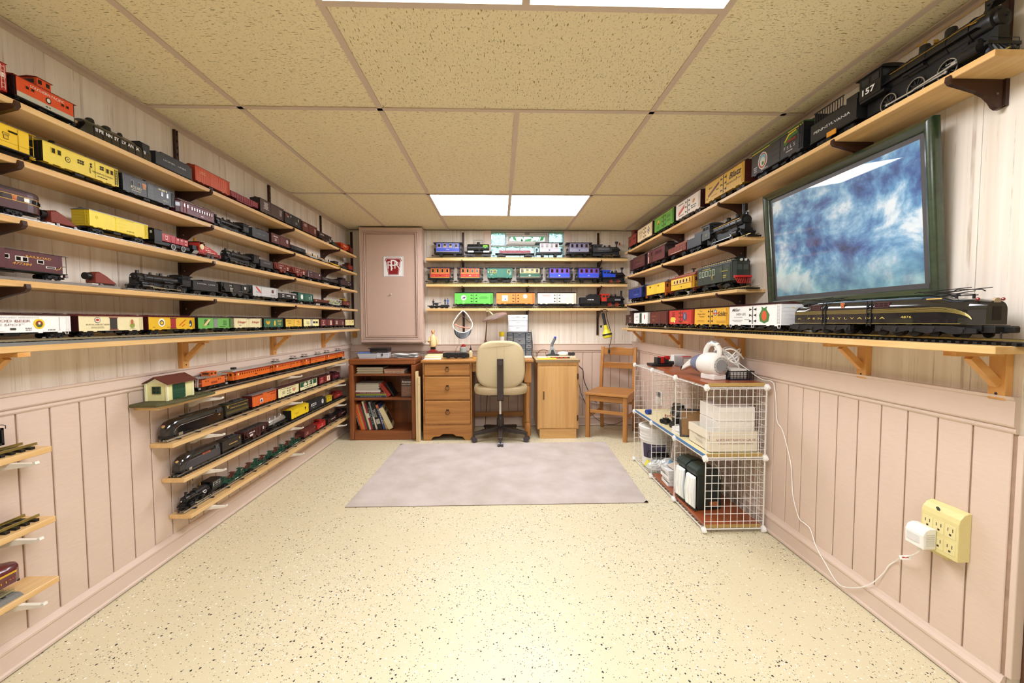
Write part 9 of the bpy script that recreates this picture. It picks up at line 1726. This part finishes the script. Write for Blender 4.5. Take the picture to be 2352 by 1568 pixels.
t=thing('cardboard_sheet','pile of cream papers and flat cardboard at the left end of the desk','papers',(-.625,4.12,dz))
for k,(w_,d_,h_,c)in enumerate(((.115,.085,.014,'#e6d6a4'),(.11,.08,.010,'#efe9d8'),(.095,.075,.008,'#e9d9a0'))):obj('layer',MB().box(-w_,w_,-d_,d_,0,h_),P(c,.6),t,(-.005*k,.012*k,(0,.0145,.0250)[k]),(0,0,.03*k),bevel=.001)
obj('spread_sheet',MB().box(-.10,.06,-.11,.0,0,.0015),P('#f1eee6',.6),t,(-.01,-.09,0),(0,0,.05))
tag(obj('stacked_box',MB().box(-.08,.07,-.05,.05,0,.0404),P('#e2c98a',.55),None,(-.665,4.29,dz),bevel=.002),'yellow tan flat box under the dark red case on the desk','box')
t=thing('model_truck','black eight wheeled model truck frame standing on the desk','train part',(-.432,4.060,dz),.05);q=MB().prism([(-.125,.012),(.125,.008),(.128,.040),(.10,.056),(-.10,.058),(-.130,.050)],'y',-.035,.035)
obj('frame',q,P('#121214',.35),t,bevel=.004);dq=MB()
for i in range(3):obj('wheel',MB().cyl((-.075+.075*i,-.042,.0235),(-.075+.075*i,-.036,.0235),.023,n=18).cyl((-.075+.075*i,.036,.0235),(-.075+.075*i,.042,.0235),.023,n=18),P('#1c1c1f',.3,.3),t);dq.cyl((-.075+.075*i,-.0455,.0235),(-.075+.075*i,-.042,.0235),.010,n=12)
for x in(-.11,-.09,-.02,.02,.10):dq.box(x-.004,x+.004,-.040,-.035,.018,.050)
obj('spring_gear',dq.box(-.05,.05,-.041,-.035,.040,.052),P('#2b2c30',.3,.3),t)
t=thing('paint_jar','clear jar with red lid and dark brushes behind the model truck on the desk','jar',(-.375,4.185,dz));obj('glass',MB().lathe([(.035,0),(.036,.004),(.036,.095),(.028,.104)],n=20).mesh('jar',.6),P('#a9ada6',.12),t);obj('contents',MB().lathe([(.0362,.004),(.0362,.05)],n=20),P('#3a3f3a',.3,var=.6),t);obj('lid',MB().ball((.004,0,.118),(.022,.022,.016),14,8).cyl((0,0,.104),(0,0,.112),.028,n=18),P('#c24a44',.35),t)
t=thing('glue_bottle','small cream bottle with black nozzle cap on the desk','bottle',(-.300,4.20,dz));obj('bottle',MB().lathe([(.020,0),(.021,.003),(.021,.05),(.010,.062),(.009,.070)],n=16).mesh('gb',.7),P('#e6d6a8',.35),t);obj('cap',MB().lathe([(.011,.0702),(.011,.085),(.004,.092),(.002,.120),(0,.12)],n=12),BLK,t)
t=thing('silver_sheet','curved silver metal strip leaning on the jar on the desk','metal strip',(-.445,4.20,dz));obj('strip',MB().prism([(-.05,0),(-.044,0),(-.010,.05),(.018,.112),(.012,.114),(-.016,.053)],'y',-.012,.02),P('#d0d0ce',.25,.7),t)
t=thing('head_magnifier','headband magnifier with black visor hanging from the bottom back shelf','magnifier',(-.378,4.200,1.100),0);R_=.098
pts=[(.0,.02,.140),(-.045,.01,.095),(-.088,0,.03),(-.100,-.005,-.012),(-.085,-.015,-.050),(-.045,-.03,-.078),(0,-.035,-.086),(.045,-.03,-.078),(.085,-.015,-.046),(.098,-.005,-.006),(.082,0,.04),(.040,.01,.105),(.0,.02,.140)]
obj('headband',MB().tube(smooth_pts(pts,4),.0058,8),P('#e6e2da',.35),t);obj('inner_strap',MB().tube(smooth_pts([(-.086,.012,.0),(-.05,.03,.055),(-.01,.03,.085),(.03,.03,.05),(.075,.012,.015)],4),.0035,6),P('#4a4440',.5),t)
v=MB();n=12;vs=[]
for i in range(n+1):
    a=math.radians(205+130*i/n);vs+=[(R_*1.02*math.cos(a),-.012-.03*math.sin(PI*i/n),-.004+.085*math.sin(a)),(R_*1.02*math.cos(a)*.86,-.030-.06*math.sin(PI*i/n),-.052+.095*math.sin(a))]
o=obj('visor',v.add(vs,[(2*i,2*i+1,2*i+3,2*i+2)for i in range(n)]),P('#1c1b1b',.35),t);md=o.modifiers.new('th','SOLIDIFY');md.thickness=.003
obj('brow_pad',MB().tube(smooth_pts([(-.08,.004,.0),(-.04,-.004,-.022),(.02,-.006,-.034),(.07,0,-.04)],4),.007,8),P('#d99a84',.8),t);obj('cords',MB().tube([(.01,.02,.14),(.03,.022,.10),(.04,.02,.06),(.055,.016,.03)],.003,6).tube([(.02,.024,.138),(.055,.02,.10),(.062,.016,.05)],.0025,6),P('#6a6662',.5),t);obj('hook',MB().tube([(0,.02,.138),(0,.028,.150),(0,.034,.1355)],.0025,6),STEEL,t)
t=thing('desk_lamp','mauve metal magnifier lamp on a jointed arm, standing on the desk','lamp',(-.150,4.210,dz));LM=P('#9a827c',.3,.5)
obj('base',MB().lathe([(.055,0),(.055,.010),(.03,.022),(.016,.03)],n=22).mesh('lb',.6),LM,t);obj('lower_sleeve',MB().tube([(0,0,.03),(.001,0,.175)],.013,10),LM,t);obj('upper_rod',MB().tube([(.001,0,.175),(.016,-.02,.34),(.022,-.03,.47)],.0065,8),P('#8f8480',.25,.8),t)
obj('joint',MB().cyl((.022,-.055,.475),(.022,-.015,.475),.016,n=14).tube([(.015,-.035,.50),(.018,-.035,.47),(.05,-.06,.455),(.08,-.08,.425)],.009,8),P('#b0a67a',.35,.6),t)
hd=obj('shade',MB().lathe([(0,.030),(.05,.028),(.100,.018),(.128,.004),(.130,-.010),(.122,-.012)],n=30).mesh('shade',.8),LM,t,(.095,-.085,.405),(.10,-.30,0));obj('ring_tube',MB().lathe([(.085,-.006),(.105,-.006),(.105,.006),(.085,.006)],n=28,closed=True),P('#f1efe8',.3),hd);obj('lens',MB().cyl((0,0,-.004),(0,0,.003),.060,n=24),P('#cfd6d6',.05),hd)
t=thing('drawer_box','white translucent three drawer box on top of the black parts cabinet','drawer unit',(.185,4.235,1.0145));obj('shell',MB().box(-.100,.100,.0,.10,0,.003).box(-.100,.100,0,.10,.176,.179).box(-.100,-.097,0,.10,.003,.176).box(.097,.100,0,.10,.003,.176).box(-.097,.097,.097,.10,.003,.176),P('#f2f2f2',.3),t)
for k in range(3):d=obj('drawer',MB().box(-.095,.095,-.004,.09,.006+.057*k,.060+.057*k),P('#e3e6e9',.2),t,bevel=.003);obj('pull',MB().box(-.02,.02,-.009,-.0042,.048+.057*k,.054+.057*k),P('#f2f2f2',.3),d)
obj('drawer_marking',MB().box(-.07,.03,-.0050,-.0042,.150,.153).box(.05,.08,-.0050,-.0042,.148,.156).box(-.07,-.03,-.0050,-.0042,.142,.145),P('#8a8f92',.4),t)
t=thing('parts_cabinet','black small parts cabinet with clear drawers behind the office chair','drawer unit',(.200,4.215,dz));obj('shell',MB().box(-.128,.128,.012,.125,0,.006).box(-.128,.128,.012,.125,.242,.248).box(-.128,-.124,.012,.125,.006,.242).box(.124,.128,.012,.125,.006,.242).box(-.066,-.062,.012,.125,.006,.242).box(.062,.066,.012,.125,.006,.242).box(-.124,.124,.12,.125,.006,.242),P('#1c1d20',.4),t)
for x0,x1,nz in((-.123,-.067,6),(-.061,.061,4),(.067,.123,6)):
    for k in range(nz):
        h_=.236/nz;z0=.007+h_*k;d=obj('drawer',MB().box(x0+.001,x1-.001,.004,.110,z0+.001,z0+h_-.003),P('#5f646a' if k%2 else '#787c80',.12),t);obj('drawer_lip',MB().box(x0+.001,x1-.001,.0005,.004,z0+.001,z0+.006).box((x0+x1)/2-.012,(x0+x1)/2+.012,-.006,.0005,z0+h_-.012,z0+h_-.007),P('#9a9da0',.2),d)
t=thing('glue_can','small bottle with yellow cap standing left of the black parts cabinet','bottle',(.018,4.235,dz));obj('body',MB().lathe([(.026,0),(.027,.003),(.027,.20),(.022,.21)],n=18).mesh('gc',.7),P('#e9e7dc',.3),t);obj('cap',MB().lathe([(.028,.2105),(.028,.252),(.025,.255),(0,.255)],n=18),P('#e6d02c',.35),t)
tag(obj('white_board',MB().obox((0,0,.14),(.0015,0,0),(0,.06,0),(-.012,0,.14)),P('#efe8da',.5),None,(.356-.018,4.26,dz),bevel=.0008,seg=1),'tall white panel leaning beside the black parts cabinet','board')
tag(obj('white_tray',MB().box(-.05,.055,-.06,.05,0,.012),P('#e9e2cc',.5),None,(.262,4.10,dz),bevel=.002),'cream flat tray right of the chair back on the desk','tray')
tag(obj('eraser',MB().box(-.035,.035,-.012,.012,0,.013),P('#d9a53a',.5),None,(-.225,3.965,dz),bevel=.002),'small orange block on the desk left of the chair back','block')
t=thing('reading_glasses','thin wire spectacles lying on the desk left of the chair back','glasses',(-.245,4.085,dz),.3);obj('frame',MB().lathe([(.020,0),(.0215,0),(.0215,.002),(.020,.002)],(-.025,0,0),'z',18,closed=True).lathe([(.020,0),(.0215,0),(.0215,.002),(.020,.002)],(.025,0,0),'z',18,closed=True).box(-.005,.005,-.001,.001,.0,.002).tube([(-.046,0,.001),(-.05,.08,.02)],.001,5).tube([(.046,0,.001),(.05,.08,.02)],.001,5),P('#8a5a4a',.3,.6),t)
kz=KH+.0004
t=thing('display_slab','cream flat board with red striped strip on the right cabinet','board',(.600,4.03,kz));obj('slab',MB().box(-.135,.140,-.05,.06,0,.024),P('#e0d3ae',.5),t,bevel=.002);obj('strip',MB().box(-.11,.08,-.0515,-.0503,.006,.020),P('#2f3a2c',.5),t)
for k in range(4):obj('strip_patch',MB().box(-.10+.042*k,-.07+.042*k,-.0525,-.0516,.008,.018),P('#c8402c',.5),t)
t=thing('rotary_tool','grey and black rotary tool stand with blue tip on the right cabinet','tool',(.520,4.075,kz+.0245),-.1);obj('base',MB().prism([(-.065,-.045),(.065,-.045),(.05,.05),(-.05,.05)],'z',0,.014),P('#2a2b2e',.4),t,bevel=.004);obj('stand',MB().prism([(-.040,.014),(.050,.014),(.030,.055),(.008,.090),(-.016,.090),(-.030,.05)],'y',-.02,.03),P('#a9adb2',.3,.3),t,bevel=.005);obj('grip_plate',MB().prism([(-.02,.014),(.03,.014),(.012,.060),(-.008,.060)],'y',-.0215,-.020),P('#3a3c40',.4),t);obj('tool_body',MB().tube([(-.006,0,.085),(0,0,.118),(.016,0,.150),(.026,0,.172)],.0145,12),P('#6f737a',.35),t);obj('blue_tip',MB().ball((.028,0,.180),(.014,.014,.012),12,8),P('#3f48b0',.35),t)
tag(obj('cloth_ball',MB().ball((0,0,.022),(.055,.04,.0225),18,10).mesh('ball',2.),P('#f3f2ee',.5),None,(.625,4.055,kz+.0245)),'white oval lump beside the rotary tool on the right cabinet','cloth')
t=thing('axle_assembly','dark grey wheel assembly at the right end of the right cabinet','train part',(.705,4.060,kz+.0245),.3)
for x in(-.02,.015):obj('wheel',MB().cyl((x,-.022,.0185),(x,-.012,.0185),.018,n=16),P('#4a4b50',.35,.5),t)
obj('axle_frame',MB().box(-.035,.03,-.012,.015,.012,.032),P('#77797e',.3,.5),t,bevel=.002)
tag(obj('yellow_folder',MB().box(-.085,.085,-.03,.03,0,.013),P('#e6d447',.5),None,(.455,3.930,kz),(0,0,.03),bevel=.002),'bright yellow box at the front edge of the right cabinet','box')
t=thing('magazine','white magazine behind the yellow box on the right cabinet','magazine',(.435,4.10,kz));obj('cover',MB().box(-.06,.05,-.10,.10,0,.006),P('#eae7e0',.5),t);obj('cover_print',MB().box(-.055,.045,-.095,-.05,.006,.0064),P('#8a9a8a',.5,var=.6),t)
q=MB().tube(smooth_pts([(.475,4.07,kz+.07),(.44,4.08,kz+.085),(.40,4.09,kz+.075),(.375,4.10,kz+.04),(.370,4.12,kz+.010)],4),.0028,6);tag(obj('tool_cable',q,BLK),'black cord curving from the rotary tool on the right cabinet','cord')
t=thing('work_light','yellow and black hand light hung by its handle from the bottom back shelf','flashlight',(1.060,4.215,1.245));YL=P('#d9cf2c',.35);ax=Vector((.030,-.01,-.150)).normalized()
p0=Vector((0,0,-.035));obj('handle',MB().tube([p0,p0+ax*.075,p0+ax*.125],.016,12),P('#232427',.45),t);obj('neck',MB().cyl(p0+ax*.125,p0+ax*.175,.017,.024,14),YL,t);obj('switch',MB().box(-.028,-.012,-.02,0,-.185,-.160),BLK,t,bevel=.003)
obj('head',MB().cyl(p0+ax*.175,p0+ax*.215,.026,.046,20).cyl(p0+ax*.232,p0+ax*.255,.048,.046,20),YL,t);obj('head_band',MB().cyl(p0+ax*.215,p0+ax*.232,.049,.050,20),P('#1e1f22',.4),t);obj('lens',MB().cyl(p0+ax*.255,p0+ax*.260,.040,.036,20),P('#a89a4a',.12),t);obj('hook',MB().tube([(0,0,-.03),(-.006,0,-.005),(.02,0,.004),(.045,0,-.006),(.05,0,-.016),(.03,0,-.020)],.004,6),BLK,t)
obj('cord',MB().tube(smooth_pts([(.03,-.005,-.02),(.045,-.01,-.10),(.075,-.02,-.22),(.085,-.02,-.30),(.070,-.015,-.37),(.066,-.01,-.41)],5),.0035,6),BLK,t);obj('plug',MB().cyl((.066,-.01,-.41),(.066,-.01,-.445),.010,.013,10).box(.060,.064,-.012,-.008,-.462,-.445).box(.068,.072,-.012,-.008,-.462,-.445),P('#2a2b2e',.4),t)
def wcord(lab,pts,col=BLK,r=.003):tag(obj('hanging_cable',MB().tube(smooth_pts(pts,5),r,6),col),lab,'cord')
wcord('black cord hanging beside the right cabinet down the back wall',[(.765,4.34,.757),(.80,4.372,.70),(.85,4.372,.645),(.89,4.372,.60),(.90,4.372,.50),(.94,4.372,.40),(.99,4.36,.30),(1.04,4.35,.25)])
wcord('second black cord lower on the back wall beside the right cabinet',[(.765,4.35,.60),(.80,4.372,.53),(.85,4.372,.44),(.88,4.372,.33),(.95,4.355,.18),(1.02,4.345,.09),(1.12,4.335,.03),(1.22,4.33,.02),(1.32,4.33,.06)],r=.0025)
wcord('white cord sagging behind the wooden chair',[(.765,4.36,.44),(.82,4.372,.36),(.90,4.372,.29),(1.02,4.372,.245),(1.15,4.372,.235),(1.27,4.372,.25)],P('#e2ddd4',.5),.003)
wcord('black cord hanging under the desk behind the chair',[(-.12,4.30,.70),(-.115,4.32,.55),(-.13,4.33,.42),(-.14,4.335,.30),(-.15,4.33,.18),(-.16,4.32,.03)],r=.003)
t=thing('wall_plug','white adapter and black plug on the right wall near the back corner','adapter',(XR-.0065,3.60,.44));obj('plate',MB().box(-.006,0,-.04,.04,-.06,.06),P('#e9e4da',.4),t,bevel=.002);obj('plug_block',MB().box(-.04,-.006,-.02,.025,-.05,.01),P('#f0eeea',.35),t,bevel=.004);obj('black_plug',MB().box(-.035,-.006,-.02,.02,.02,.05),BLK,t,bevel=.004)
bpy.context.view_layer.update()
for o,w_ in FIT:
    d=o.dimensions.x
    if d>1e-6:o.scale.x=w_/d
bpy.context.view_layer.update()
dg=bpy.context.evaluated_depsgraph_get()
for o in[o for o in S.objects if o.type=='FONT']:
    me=bpy.data.meshes.new_from_object(o.evaluated_get(dg));n=bpy.data.objects.new('lettering',me);COL.objects.link(n)
    n.parent=o.parent;n.location=o.location;n.rotation_euler=o.rotation_euler;n.scale=o.scale;bpy.data.objects.remove(o)
for o in S.objects:
    if o.name.split('.')[0]in('journal_box','corner_board','boiler_band','marker_lamp','strap','spring_gear','vent_rib','vent_hole','slot_webs','small_lettering','side_rib'):o['kind']='stuff'
